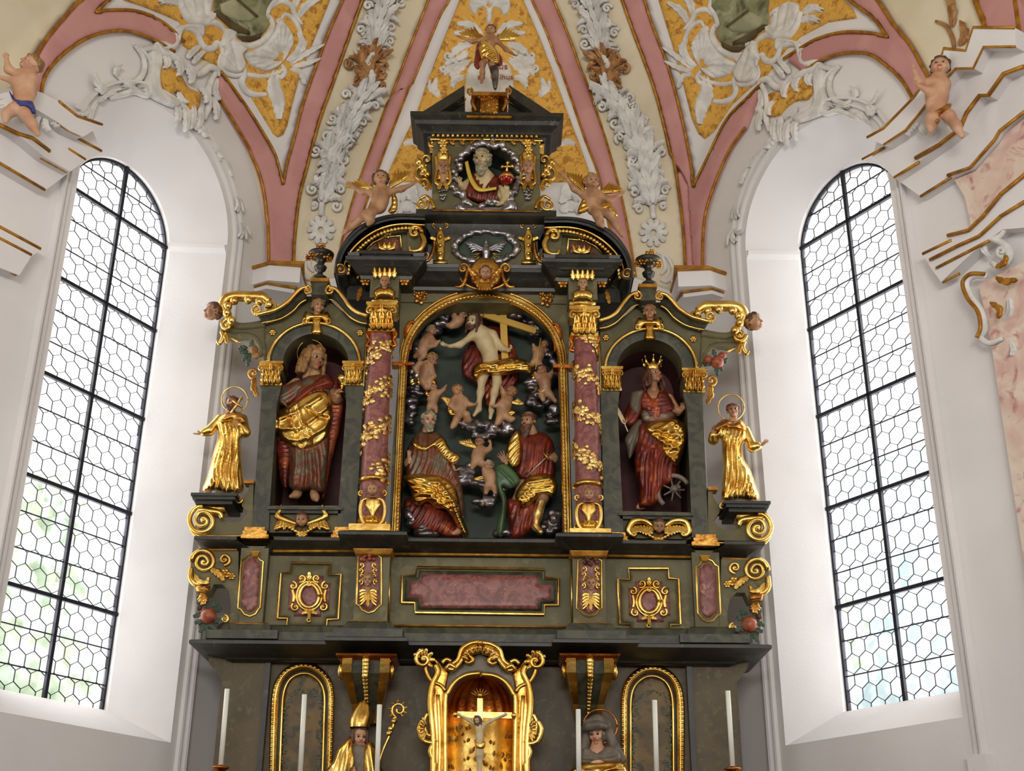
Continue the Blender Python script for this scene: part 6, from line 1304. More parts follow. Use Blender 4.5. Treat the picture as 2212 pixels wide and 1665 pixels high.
for k in range(14):
    t = k/13; a = cr([(1350, 916), (1340, 896), (1324, 871)], 8)[int(t*15)]
    for e in (-1, 1): leaf(mb, m, [(a[0], a[1]), (a[0]-5+e*5, a[1]-9+e*1)], 2.6, .006, 1, n=5, nv=3)
mb.build('frond', M['palm'], pf)
wh = thing('wheel_emblem', 'broken spiked grey wheel at the feet of the crowned saint', 'wheel', B3(Y)(1450, 1095, 24)); k = SC(Y, 1060); t = np.radians(np.linspace(232, 28, 26)); Yw = Y-30*k
mb = MB(); arc = np.stack([1455+34*np.cos(t), 1062-34*np.sin(t)*1.02], 1); gt(mb, arc, 5.5, Yw, smooth=0, flat=.8)
mb.build('rim', M['greycloth'], wh); mb = MB(); lathe(mb, onY(1455, 1058, Yw+.02), [(0, -.05), (.03, -.05), (.035, 0), (.03, .05), (0, .05)], 12, (0, 1, 0)); mb.build('hub', M['greycloth'], wh)
mb = MB()
for a in range(0, 360, 52): r_ = 30 if 20 < a < 240 and False else 24; q = math.radians(a); gt(mb, [(1455, 1058), (1455+r_*math.cos(q), 1058-r_*math.sin(q))], 2, Yw)
sph(mb, onY(1466, 1052, Yw-.02), .02, 8); mb.build('spokes', M['greycloth'], wh)
# --- two friars in gilt habits
def friar(label, Y, habit, cape, hd, armA, armB, hands, feet, halo, folds, beard=None, hm='hair', hair='tonsure'):
    st = thing('friar_statue', label, 'statue', B3(Y)(*feet[0]))
    n = (hd[0], hd[1]+22, 0); pr = limb([(hd[0], hd[1], 4, 6), (n[0], n[1], 2, 7)], Y)+limb([(n[0], n[1]+14, 0, 15), ((habit[0][0]+habit[-3][0])/2, n[1]+50, 0, 14)], Y)
    pr = limb([(hd[0], hd[1]+4, 4, 6), (n[0], n[1], 2, 7), (n[0]-1, n[1]+22, 0, 16), (n[0]-2, n[1]+80, 0, 16), (n[0]-3, n[1]+150, 0, 15)], Y)
    for A in (armA, armB): pr += limb([(*a, r) for a, r in zip(A, (9, 7, 4.5))], Y)
    for f in feet: pr += limb([(f[0], f[1]-14, 0, 6), (f[0], f[1]-3, 6, 5), (f[0]+f[2], f[1]+1, 14, 4)], Y)
    body_(st, pr, Y, hd, hands, res=.006, kind='man', hair=hair, hairmat=hm, beard=beard, skin='skin')
    drape('habit', habit, Y, 32, 'gold', st, h0=-2, folds=folds, auto=[(4, 8.5, 1.9, .2)], edge=9, step=2.4)
    for A in (armA, armB):
        a, b, c = [np.array(x[:2], float) for x in A]; d = (c-b); d /= np.linalg.norm(d)+1e-9; e = b+(c-b)*.72
        mb = MB(); V, F = solid(limb([(*A[0], 11), (*A[1], 10), (e[0], e[1], A[1][2]*.3+A[2][2]*.7, 8.5)], Y), .006, .01); mb.add(V, F); mb.build('sleeve', M['gold'], st)
    drape('cowl', cape, Y, 26, 'gold_dark', st, h0=8, auto=[(60, 11, 1.2, .4)], edge=8, step=2.6)
    a, b, r = halo; ring(mb := MB(), a, b, r, 1.5, Y, -2); mb.build('halo', M['gold'], st)
    w0 = habit[len(habit)//2]; return st
Yf1 = 10.06
friar('gilt bearded friar statue with a halo and outstretched arm, on the left shelf', Yf1, [(470, 905), (490, 896), (520, 898), (532, 913), (534, 941), (522, 950), (522, 983), (526, 1035), (524, 1063), (497, 1067), (463, 1060), (437, 1060), (448, 1028), (459, 983), (470, 941), (466, 915)], [(469, 908), (480, 894), (500, 888), (522, 892), (534, 908), (528, 916), (505, 910), (480, 914)],
      (500, 868, 8, 34, 18, -8, 8), [(476, 905, 0), (452, 930, 4), (436, 935, 8)], [(524, 905, 0), (530, 934, 8), (512, 912, 24)], [((438, 935, 8), (420, 938, 10), 22, 'open', False, (0, -.2, 1)), ((513, 913, 24), (496, 902, 26), 20, 'relax', True, (0, 1, .2))], [(450, 1064, -6), (500, 1066, 3)], (507, 863, 28),
      [V_(490, 925, 470, 1055, 3, 5), V_(500, 925, 492, 1060, 3, 5), V_(512, 925, 512, 1060, 3, 5), V_(484, 940, 452, 1050, 3, 4), V_(478, 990, 456, 1054, 3, 4)], beard='short')
cs = thing('hand_cross', 'small pale wooden cross leaning on the shoulder of the bearded friar', 'cross', B3(Yf1)(500, 892, 20)); mb = MB(); Yk = Yf1-24*.004
for (a, b, r) in (((499, 893), (523, 858), 3), ((503, 866), (523, 880), 3)): gt(mb, [a, b], r, Yk, k=4)
mb.build('cross_bar', M['vine'], cs)
friar('gilt young friar statue with a halo and open hand, on the right shelf', Yf1, [(1545, 921), (1566, 908), (1600, 910), (1613, 931), (1613, 948), (1604, 962), (1607, 990), (1620, 1012), (1631, 1042), (1641, 1072), (1630, 1083), (1596, 1079), (1561, 1085), (1558, 1063), (1561, 1018), (1559, 976), (1557, 950), (1544, 945)], [(1540, 926), (1552, 912), (1568, 904), (1586, 912), (1600, 906), (1612, 920), (1610, 932), (1586, 930), (1562, 928), (1546, 934)],
      (1584, 886, 8, 36, -12, -2, 0), [(1610, 930, 0), (1626, 966, 4), (1642, 962, 12)], [(1548, 928, 0), (1541, 950, 4), (1540, 936, 18)], [((1643, 962, 12), (1660, 950, 16), 22, 'open', True, (-.4, -.6, .6)), ((1541, 938, 18), (1546, 924, 24), 20, 'relax', False, (0, -.6, .6))], [(1568, 1082, -4), (1622, 1082, 5)], (1579, 880, 28.5),
      [V_(1570, 940, 1566, 1075, 3, 5), V_(1580, 940, 1578, 1075, 3, 5), V_(1590, 945, 1592, 1072, 3, 5), V_(1600, 990, 1616, 1070, 4, 5), V_(1606, 1000, 1630, 1065, 3, 4)])
# ================================================================== CARVED RELIEF IN THE SHRINE
def clouds(name, label, blobs, Y, seed, n=8, r=.04, group='silvered clouds of the shrine relief'):
    g = np.random.default_rng(seed); t = thing(name, label, 'cloud', onY(blobs[0][0], blobs[0][1], Y), group); pr = []
    for (x, y, rx, ry) in blobs:
        for _ in range(n):
            a = g.uniform(0, 2*PI); q = math.sqrt(g.uniform(0, 1)); rr = r*g.uniform(.6, 1.15); pr.append(('e', onY(x+rx*q*math.cos(a), y+ry*q*math.sin(a), Y-g.uniform(0, .05)), (rr*g.uniform(.9, 1.4), rr, rr*g.uniform(.6, 1.)), None))
    V, F = solid(pr, .0085, .006); mb = MB(); mb.add(V, F); mb.build('cloud_puffs', M['silver'], t); return t
clouds('cloud_bank', 'silvered cloud bank under the feet of the risen figure', [(1010, 915, 22, 12), (1045, 925, 25, 14), (1085, 922, 22, 14), (1040, 942, 24, 8)], 10.42, 1, 12)
clouds('cloud_bank', 'silvered rolling cloud low in the middle of the shrine relief', [(1010, 1015, 18, 16), (1035, 1050, 24, 16), (1050, 1082, 26, 14), (1075, 1055, 14, 14), (1005, 1035, 14, 14)], 10.42, 2, 12, .042)
clouds('cloud_bank', 'silvered clouds along the left edge of the shrine relief', [(892, 860, 12, 26), (905, 835, 14, 22), (885, 900, 8, 20), (895, 800, 10, 20), (905, 755, 10, 18), (925, 720, 12, 14)], 10.45, 3, 10)
clouds('cloud_bank', 'silvered clouds along the right edge of the shrine relief', [(1160, 862, 16, 24), (1185, 850, 12, 30), (1196, 900, 10, 20), (1150, 830, 10, 14), (1196, 800, 8, 20), (1185, 755, 10, 20), (1160, 715, 14, 12)], 10.45, 4, 10)
clouds('cloud_bank', 'silvered clouds under the crown of the shrine arch', [(960, 695, 18, 12), (985, 672, 20, 8), (1030, 660, 20, 6), (1075, 662, 20, 8), (1120, 680, 20, 10), (1150, 700, 16, 12), (940, 712, 12, 10)], 10.45, 5, 9)
clouds('cloud_bank', 'dark silvered clouds at the foot of the left seated prophet', [(895, 1135, 18, 14), (920, 1148, 22, 8), (885, 1110, 8, 16)], 10.4, 6, 9)
clouds('cloud_bank', 'dark silvered clouds at the foot of the right seated prophet', [(1190, 1140, 16, 14), (1085, 1152, 14, 6), (1200, 1110, 8, 18)], 10.42, 7, 9)
Y = 10.4; st = thing('risen_figure', 'bare-chested bearded risen figure with gold loincloth amid the clouds', 'statue', B3(Y)(1045, 905))
body_(st, limb([(1030, 706, 12, 8), (1038, 722, 8, 17), (1048, 742, 8, 17), (1058, 764, 6, 15), (1062, 790, 4, 19)], Y)+limb([(1026, 700, 14, 7), (1036, 712, 12, 9)], Y)+limb([(1036, 722, 8, 10), (1022, 724, 10, 8), (993, 745, 16, 6), (970, 748, 22, 4.2)], Y)+limb([(1046, 716, 8, 9), (1064, 722, 8, 8), (1085, 752, 8, 6), (1100, 756, 16, 4.2)], Y)
      + limb([(1052, 795, 4, 12), (1041, 820, 10, 8.5), (1038, 848, 8, 7), (1034, 874, 4, 4.6), (1034, 884, 6, 4.8), (1024, 897, 14, 3.6)], Y)+limb([(1072, 795, 4, 12), (1074, 826, 10, 8.5), (1068, 850, 6, 7), (1063, 874, 2, 4.6), (1062, 886, 4, 4.8), (1059, 903, 12, 3.8)], Y),
      Y, (1023, 694, 18, 34, -28, -18, 14), [((972, 748, 22), (952, 742, 26), 24, 'open', False, (0, -.7, .6)), ((1099, 757, 16), (1108, 748, 18), 20, 'grip', True, (-1, 0, 0))], skin='skin_pale', res=.006, kind='man', hair='wavy', hairmat='hair', beard='short')
drape('mantle', [(1012, 746), (1025, 729), (1050, 706), (1072, 704), (1092, 718), (1117, 765), (1122, 805), (1114, 828), (1092, 860), (1071, 880), (1052, 878), (1030, 830), (1002, 812), (998, 779)], Y, 12, 'redcloth', st, h0=-22, auto=[(25, 11, 2, .3)], folds=[V_(1060, 800, 1060, 872, 4, 4), V_(1100, 740, 1110, 820, 4, 4)])
drape('loincloth', [(1017, 802), (1028, 786), (1051, 779), (1084, 774), (1117, 772), (1147, 784), (1146, 806), (1122, 804), (1098, 809), (1071, 812), (1045, 810), (1025, 820)], Y, 22, 'gold', st, h0=10, edge=8, step=2.2, folds=[([(1022, 806), (1070, 788), (1140, 788)], 3, 4), ([(1025, 798), (1060, 800), (1110, 782)], 3, 4), ([(1040, 806), (1090, 800), (1142, 798)], 3, 4), ([(1040, 792), (1080, 795), (1125, 790)], 2.5, -4)], auto=[(80, 9, 1.6, .1)])
xs = thing('tall_cross', 'tall gilt wooden cross leaning behind the risen figure', 'cross', B3(Y)(1090, 775)); Yx = Y-.02; mb = MB()
def beam(mb, a, b, w, Y, dep=.03):
    a = np.array(a, float); b = np.array(b, float); t = (b-a)/np.linalg.norm(b-a); n = np.array([-t[1], t[0]])*w; prism(mb, front([a+n, b+n, b-n, a-n], Y), Y, Y+dep)
beam(mb, (1086, 660), (1091, 778), 7.5, Yx); mb.build('upright', M['wood'], xs, smooth=False); beam(mb := MB(), (1003, 664), (1158, 714), 6.5, Yx-.012); mb.build('crossbeam', M['wood'], xs, smooth=False)
mb = MB()
for (a, b) in (((1018, 684), (1003, 662)), ((1014, 686), (996, 670)), ((1022, 680), (1012, 658)), ((1040, 678), (1050, 660)), ((1043, 682), (1056, 668))): tube(mb, mY(Y-.04), [a, b], [1.6, .5], s=.0042, smooth=0, k=5)
mb.build('ray_halo', M['gold'], st)
CH = 'small cherubs of the shrine relief'
def ch(label, Y, neck, hip, hd, aL, aR, lL, lR, hands=(), wings=(), r=1., hair='short', hm='hair_fair', cloth=(), group=CH, skin='skin', cm='gold', res=.0055, name='cherub'):
    return cherub(name, label, Y, dict(neck=neck, hip=hip, armL=aL, armR=aR, legL=lL, legR=lR), hd, hands, group, skin, hair, hm, wings, cloth, r, res, clothmat=cm)
Yr = 10.38
hk = lambda w, t, s=11, k='relax', lf=False: ((*w, 8), (*t, 8), s, k, lf, (0, -1, .2))
ch('cherub holding the left leg of the risen figure', Yr, (992, 858, 6), (994, 890, 4), (988, 844, 10, 26, 25, 0, 8), [(980, 864, 8), (972, 876, 10), (980, 884, 12)], [(1004, 864, 8), (1014, 874, 12), (1026, 874, 14)], [(1008, 896, 14), (1012, 908, 8), (1002, 912, 6)], [(986, 906, 8), (980, 918, 6), (976, 924, 8)], [hk((1024, 874), (1032, 872)), hk((980, 884), (988, 886))], [((984, 868), (954, 856), 14, -1, 0)], cloth=[([(966, 874), (976, 872), (980, 886), (988, 896), (976, 900), (966, 890)], 8, 2)])
ch('cherub holding the right foot of the risen figure', Yr, (1098, 862, 6), (1084, 890, 4), (1104, 847, 10, 25, -25, 0, 12), [(1090, 866, 8), (1078, 876, 12), (1066, 878, 14)], [(1090, 856, 4), (1086, 846, 6), (1083, 836, 8)], [(1080, 902, 8), (1076, 912, 8), (1072, 916, 10)], [(1096, 900, 6), (1104, 906, 6), (1110, 904, 8)], [hk((1068, 878), (1060, 878), lf=True)], [((1104, 870), (1132, 874), 13, -1, 0)], cloth=[([(1092, 888), (1108, 884), (1116, 892), (1104, 900), (1092, 898)], 8, 2)])
ch('winged cherub below the cloud raising an arm, upper of the middle pair', Yr, (1038, 970, 6), (1032, 992, 4), (1036, 955, 10, 23, -15, 5, -5), [(1028, 976, 8), (1024, 986, 10), (1034, 990, 12)], [(1050, 974, 8), (1058, 970, 8), (1060, 956, 8)], [(1024, 1000, 8), (1020, 1010, 6)], [(1040, 1000, 10), (1046, 1008, 6)], [hk((1060, 957), (1056, 948))], [((1030, 968), (990, 956), 16, 1, 0)], hm='hair')
ch('small cherub riding the rolling cloud, lower of the middle pair', Yr, (1058, 1020, 6), (1060, 1044, 4), (1056, 1006, 10, 22, 10, 0, 0), [(1048, 1026, 8), (1046, 1014, 10), (1050, 1018, 12)], [(1068, 1026, 8), (1072, 1034, 10), (1064, 1040, 12)], [(1052, 1052, 8), (1050, 1064, 6)], [(1068, 1052, 8), (1070, 1064, 6)], (), [((1050, 1028), (1022, 1034), 12, -1, 0)], hair='curly', hm='hair_grey')
ch('cherub reaching toward the open hand, upper left of the relief', Yr+.03, (926, 728, 6), (914, 752, 4), (932, 714, 8, 24, 35, 0, 0), [(920, 736, 8), (926, 748, 10), (940, 748, 12)], [(934, 734, 6), (942, 742, 10), (950, 736, 12)], [(906, 762, 6), (896, 770, 4)], [(916, 768, 6), (906, 778, 6)], hm='hair_grey')
ch('cherub seen bending over, left side of the relief at mid height', Yr+.02, (926, 786, 6), (918, 812, 4), (934, 776, 10, 26, 40, -20, 0), [(906, 786, 6), (896, 796, 6), (900, 806, 8)], [(932, 800, 10), (938, 812, 10), (930, 820, 10)], [(912, 824, 6), (920, 838, 6)], [(926, 824, 8), (930, 838, 6)], hm='hair_fair', cloth=[([(900, 812), (910, 820), (908, 832), (898, 830)], 8, 4), ([(926, 816), (938, 816), (944, 830), (934, 832)], 8, 4), ([(886, 800), (904, 796), (908, 812), (894, 834), (882, 828)], 6, -4)], cm='gold')
ch('cherub lifting an arm below the left cloud, above the left prophet', Yr+.02, (940, 848, 6), (934, 870, 4), (936, 838, 8, 18, 10, 10, 0), [(932, 852, 8), (926, 862, 8)], [(950, 848, 8), (958, 842, 8), (964, 832, 8)], [(928, 878, 4), (924, 888, 4)], [(940, 880, 4), (942, 890, 2)], cloth=[([(920, 842), (930, 850), (926, 860), (916, 852)], 8, 6)])
ch('cherub peeping from the clouds beside the crossbeam, top left of the relief', Yr+.02, (996, 690, 4), (984, 700, 2), (1000, 680, 8, 20, 10, 0, 10), [(986, 690, 6), (980, 682, 8), (984, 674, 8)], None, [(974, 704, 4), (966, 702, 4)], None, hm='hair')
ch('cherub holding a lance among the clouds, upper right of the relief', Yr+.02, (1168, 756, 6), (1160, 776, 4), (1176, 744, 8, 20, -30, 0, 0), [(1156, 756, 6), (1152, 744, 8)], [(1168, 766, 8), (1160, 760, 12)], [(1152, 784, 6), (1148, 790, 6)], [(1166, 788, 6), (1170, 794, 4)], hm='hair')
ch('cherub with gold cloth on the right side of the relief at mid height', Yr+.02, (1174, 812, 6), (1178, 838, 4), (1170, 800, 8, 24, -20, 0, 0), [(1162, 816, 8), (1156, 806, 8)], [(1188, 812, 6), (1196, 800, 6)], [(1188, 852, 6), (1200, 866, 6)], [(1170, 852, 6), (1174, 864, 6)], hm='hair', cloth=[([(1162, 840), (1178, 834), (1190, 842), (1178, 850), (1164, 850)], 9, 4), ([(1146, 808), (1156, 806), (1160, 818), (1150, 822)], 6, 2)])
lc = thing('lance', 'thin pole held by the cherub in the upper right of the relief', 'lance', B3(Yr)(1158, 798, 12)); gt(mb := MB(), [(1168, 730), (1157, 798)], 1.3, Yr-.06); mb.build('shaft', M['wood'], lc)
# --- seated prophets
Y = 10.42; st = thing('seated_prophet', 'grey-haired prophet in a gold-lapped robe seated at lower left of the shrine', 'statue', B3(Y)(930, 1150))
body_(st, limb([(924, 920, 6, 9), (922, 948, -2, 14), (924, 985, -4, 16), (926, 1030, -2, 20)], Y)+limb([(902, 958, -2, 10), (884, 1000, 12, 9), (884, 992, 26, 5.5)], Y)+limb([(946, 958, -2, 10), (968, 1000, 12, 9), (978, 1012, 20, 6)], Y)+limb([(930, 1040, 4, 16), (966, 1062, 20, 12), (990, 1112, 12, 8), (996, 1146, 14, 6), (980, 1152, 22, 4.5)], Y)+limb([(910, 1040, 4, 16), (905, 1075, 16, 11), (920, 1125, 6, 7)], Y),
      Y, (926, 908, 12, 38, 18, -6, 0), [((884, 996, 26), (884, 966, 28), 26, 'open', False, (1, -.5, 0)), ((976, 1010, 20), (988, 1018, 22), 20, 'relax', True, (0, -.3, 1))], skin='skin_pink', kind='man', hair='curly', hairmat='hair_grey', beard='mid')
drape('robe', [(892, 944), (906, 930), (922, 932), (944, 932), (958, 948), (978, 992), (992, 1020), (1000, 1060), (1004, 1110), (990, 1120), (960, 1060), (884, 1060), (876, 1020), (876, 980)], Y, 28, 'rust', st, h0=4, auto=[(15, 11, 2, .3)], folds=[V_(930, 950, 926, 1020, 4, 4), V_(950, 965, 985, 1040, 4, 4)])
drape('collar_mantle', [(890, 950), (920, 962), (946, 944), (960, 946), (973, 970), (995, 986), (986, 1002), (970, 1000), (950, 982), (938, 966), (918, 976), (892, 968)], Y, 16, 'gold', st, h0=24, edge=7, step=2.4, auto=[(50, 10, 1.6, .1)])
drape('lower_robe', [(874, 1078), (940, 1080), (976, 1122), (1000, 1158), (985, 1163), (930, 1152), (884, 1140)], Y, 24, 'redcloth', st, h0=2, auto=[(40, 12, 2, .3)])
drape('lap_cloak', [(870, 1030), (900, 1022), (949, 1026), (980, 1044), (992, 1076), (999, 1115), (1014, 1148), (1008, 1162), (994, 1152), (979, 1122), (962, 1101), (941, 1098), (923, 1084), (906, 1094), (889, 1080), (884, 1058)], Y, 34, 'gold', st, h0=24, edge=9, step=2.5, folds=[([(880, 1040), (930, 1050), (975, 1080), (1005, 1150)], 4, 6), ([(900, 1032), (950, 1044), (985, 1090)], 4, 5), ([(895, 1060), (930, 1070), (960, 1095)], 4, 5), ([(890, 1048), (935, 1060), (975, 1100)], 3, -4)], auto=[(70, 12, 2, .2)])
Y = 10.42; st = thing('seated_prophet', 'long-bearded balding prophet in red seated at lower right of the shrine', 'statue', B3(Y)(1150, 1150))
body_(st, limb([(1148, 925, 8, 9), (1152, 952, -2, 14), (1152, 990, -4, 16), (1150, 1030, -2, 18)], Y)+limb([(1126, 954, 0, 10), (1102, 990, 18, 8), (1090, 996, 28, 5)], Y)+limb([(1176, 958, -2, 10), (1194, 990, 12, 9), (1188, 988, 24, 5)], Y)+limb([(1160, 1045, 2, 14), (1172, 1072, 28, 12), (1160, 1115, 14, 9), (1156, 1138, 12, 6), (1168, 1150, 20, 5)], Y)+limb([(1130, 1045, 2, 14), (1120, 1080, 10, 11), (1126, 1130, 0, 7)], Y),
      Y, (1141, 908, 16, 40, -30, -12, 6), [((1092, 998, 28), (1078, 974, 30), 28, 'open', True, (-.3, -.9, 0)), ((1190, 988, 24), (1178, 984, 28), 20, 'grip', False, (0, -1, 0))], kind='man', hair='tonsure', hairmat='hair', beard='long')
drape('robe', [(1114, 948), (1126, 934), (1146, 936), (1170, 932), (1190, 946), (1198, 970), (1200, 1010), (1190, 1036), (1120, 1036), (1118, 990)], Y, 28, 'redcloth', st, h0=2, auto=[(20, 11, 2, .3)], folds=[V_(1150, 960, 1140, 1020, 4, 4), V_(1175, 960, 1170, 1020, 4, 4)])
drape('gold_sleeve', [(1096, 958), (1108, 938), (1122, 928), (1128, 965), (1122, 1003), (1105, 1010), (1094, 985)], Y, 18, 'gold', st, h0=22, edge=7, step=2.4, auto=[(35, 10, 1.8, .1)])
drape('green_cloth', [(1071, 1010), (1088, 1000), (1106, 1012), (1124, 1039), (1102, 1056), (1086, 1052), (1094, 1076), (1092, 1115), (1084, 1160), (1073, 1148), (1078, 1115), (1084, 1082), (1071, 1046)], Y, 16, 'greencloth', st, h0=22, edge=6, step=2.4, folds=[V_(1080, 1015, 1110, 1045, 3, 4), V_(1086, 1070, 1082, 1150, 3, 4)])
drape('lower_robe', [(1098, 1078), (1158, 1078), (1152, 1135), (1126, 1163), (1103, 1162), (1098, 1115)], Y, 26, 'redcloth', st, h0=4, auto=[(5, 12, 2.2, .1)], folds=[V_(1120, 1085, 1114, 1155, 4, 5), V_(1140, 1085, 1134, 1140, 4, 5)])
drape('lap_cloak', [(1112, 1070), (1130, 1040), (1157, 1022), (1190, 1024), (1205, 1049), (1195, 1074), (1172, 1070), (1156, 1082), (1138, 1097), (1120, 1090)], Y, 32, 'gold', st, h0=24, edge=9, step=2.5, folds=[([(1120, 1080), (1150, 1050), (1200, 1048)], 4, 5), ([(1130, 1090), (1160, 1064), (1198, 1062)], 4, 5), ([(1135, 1045), (1170, 1034), (1195, 1036)], 4, 5)], auto=[(80, 11, 2, .4)])
mb = MB(); V, F = solid(limb([(1171, 1080, 28, 11), (1162, 1112, 17, 9.5), (1157, 1136, 14, 7), (1168, 1149, 22, 6)], Y), .006, .008); mb.add(V, F); mb.build('boot', M['vine'], st)
sw = thing('sword', 'slender sword held aslant by the right seated prophet', 'sword', B3(Y)(1137, 1030, 40)); mb = MB(); k = SC(Y, 1000); gt(mb, [(1137, 1030), (1206, 962)], 1.6, Y-36*k); mb.build('blade', M['silverb'], sw); gt(mb := MB(), [(1174, 978), (1186, 992)], 2.4, Y-37*k); mb.build('crossguard', M['gold'], sw)
# ================================================================== BEARDED ELDER OF THE ATTIC, TOP STATUE, PUTTI
Y = 10.2; st = thing('elder_bust', 'white-bearded elder leaning out of the topmost cloud ring', 'statue', B3(Y)(1045, 430))
body_(st, limb([(1044, 366, 6, 10), (1046, 392, 0, 24), (1048, 416, 0, 24)], Y)+limb([(1020, 392, 4, 11), (1000, 404, 10, 8), (996, 398, 20, 5)], Y)+limb([(1074, 396, 4, 11), (1084, 424, 14, 9), (1094, 412, 24, 6)], Y), Y, (1042, 345, 18, 44, -22, -4, -4), [((996, 400, 20), (990, 382, 24), 22, 'relax', False, (.6, -.8, 0)), ((1094, 414, 26), (1095, 398, 28), 22, 'relax', True, (0, .4, 1))], skin='skin_pale', kind='man', hair='curly', hairmat='hair_grey', beard='long')
drape('robe', [(1012, 380), (1030, 372), (1062, 374), (1084, 388), (1090, 430), (1050, 440), (1008, 430), (1004, 404)], Y, 24, 'redcloth', st, h0=0, auto=[(20, 11, 1.8, .3)])
drape('pale_sleeve', [(1076, 400), (1092, 404), (1104, 412), (1100, 432), (1086, 446), (1068, 444), (1080, 428)], Y, 18, 'skin_pale', st, h0=18, auto=[(40, 9, 1.6, .3)])
strip(mb := MB(), mY(Y-.13), cr([(1004, 350), (1008, 372), (1016, 394), (1034, 414), (1072, 410)], 6), cr([(1011, 347), (1016, 368), (1024, 389), (1040, 406), (1072, 403)], 6), [(0, -.02), (.05, .012), (.95, .012), (1, -.02)], 30); mb.build('stole', M['yellow'], st)
mb = MB(); q = [(1030, 322), (1048, 296), (1062, 322)]; prism(mb, front(q, Y-.02), Y-.02, Y); 
for k in range(5): tube(mb, mY(Y-.03), [(1036+k*6, 318), (1028+k*9, 300+abs(k-2)*3)], [2, 1], s=.0044, smooth=0, k=5)
mb.build('ray_nimbus', M['wood'], st)
ob = thing('orb', 'glossy red orb with a gilt cross held by the white-bearded elder', 'orb', B3(Y)(1094, 400, 28)); c = B3(Y)(1094, 385, 30); sph(mb := MB(), c, .072, 22); mb.build('globe', M['redball'], ob)
mb = MB(); rodp(mb, c+[0, 0, .07], c+[.01, 0, .17], .012, 6); rodp(mb, c+[-.035, 0, .13], c+[.05, 0, .135], .012, 6)
for d in ((0.01, .175), (-.04, .13), (.055, .135)): sph(mb, c+[d[0], 0, d[1]], .02, 8)
lathe(mb, c, [(.073, -.012), (.077, 0), (.073, .012)], 20); mb.build('gilt_cross', M['gold'], ob)
Y = 10.1; cherub('winged_statue', 'winged youth in red and gold standing on the gilt pedestal at the very top', Y, dict(neck=(1060, 80, 4), hip=(1052, 118, 2), armL=[(1046, 86, 4), (1020, 90, 6), (994, 80, 8)], armR=[(1074, 88, 4), (1092, 106, 6), (1110, 118, 8)], legL=[(1042, 138, 8), (1042, 158, 4), (1040, 178, 4)], legR=[(1064, 140, 10), (1066, 166, 4), (1070, 190, 6)]), (1060, 66, 8, 24, -10, -4, 4),
       [((996, 80, 8), (984, 78, 8), 14, 'open', False, (0, -.6, .6)), ((1109, 117, 8), (1118, 122, 8), 14, 'relax', True, (0, -.6, .6))], None, 'skin', 'short', 'hair', [((1046, 88), (990, 76), 26, 1, -4), ((1070, 86), (1124, 82), 26, -1, -4)], [([(1036, 88), (1050, 84), (1064, 96), (1076, 112), (1080, 134), (1066, 140), (1050, 126), (1040, 130), (1034, 112)], 18, 4, [V_(1040, 92, 1074, 126, 3, 4)])], 1., .006)
st = bpy.data.objects['winged_statue']; drape('red_mantle', [(1030, 96), (1042, 86), (1048, 100), (1040, 130), (1034, 150), (1024, 142), (1026, 120)], Y, 10, 'redcloth', st, h0=-2, auto=[(10, 8, 1.4, 0)]); drape('red_mantle', [(1070, 112), (1084, 122), (1084, 142), (1068, 138)], Y, 10, 'redcloth', st, h0=-2); drape('blue_grey_hose', [(1052, 128), (1070, 128), (1078, 150), (1074, 190), (1066, 192), (1060, 160)], Y, 12, 'silver', st, h0=4)
Yp = 9.82; PG = 'reclining cherubs on the curved pediment'
def pt(label, **k): return cherub('reclining_cherub', label, Yp, group=PG, cat='statue', res=.0065, **k)
pt('dark-curled winged cherub with outspread arms on the left pediment curve', J=dict(neck=(824, 408, 6), hip=(819, 446, 4), armL=[(806, 416, 6), (782, 414, 10), (760, 402, 14)], armR=[(842, 414, 6), (868, 408, 8), (890, 398, 10)], legL=[(800, 462, 22), (800, 476, 16), (796, 484, 20)], legR=[(786, 466, 16), (760, 488, 8), (742, 504, 6)]), hd=(822, 387, 12, 36, 5, 12, 0),
   hands=[((762, 403, 14), (750, 394, 16), 19, 'open', False, (0, -.8, .4)), ((888, 399, 10), (902, 390, 12), 19, 'open', True, (0, -.8, .4))], hairmat='hair', wings=[((808, 408), (744, 404), 22, 1, -2), ((840, 406), (892, 374), 24, -1, -4)], cloth=[([(806, 420), (798, 440), (788, 462), (800, 462), (806, 444)], 9, 4), ([(846, 410), (858, 428), (858, 452), (848, 462), (838, 456), (846, 440)], 9, 4)])
pt('fair winged cherub with raised arms on the right pediment curve', J=dict(neck=(1279, 413, 6), hip=(1283, 450, 4), armL=[(1262, 422, 6), (1240, 408, 8), (1222, 382, 10)], armR=[(1297, 422, 6), (1318, 432, 8), (1340, 420, 10)], legL=[(1290, 464, 24), (1296, 480, 16), (1302, 488, 22)], legR=[(1314, 462, 16), (1330, 484, 8), (1344, 508, 6)]), hd=(1279, 394, 12, 36, 10, 4, 0),
   hands=[((1223, 384, 10), (1214, 370, 12), 18, 'open', False, (0, -.8, .4)), ((1338, 421, 10), (1350, 408, 12), 18, 'open', True, (0, -.8, .4))], hairmat='hair_fair', wings=[((1262, 412), (1220, 376), 24, 1, -2), ((1294, 416), (1346, 412), 22, -1, -4)], cloth=[([(1262, 424), (1250, 448), (1248, 462), (1266, 458), (1282, 448), (1274, 442)], 10, 4), ([(1290, 444), (1312, 436), (1328, 448), (1334, 468), (1318, 462), (1300, 458)], 10, 8)])
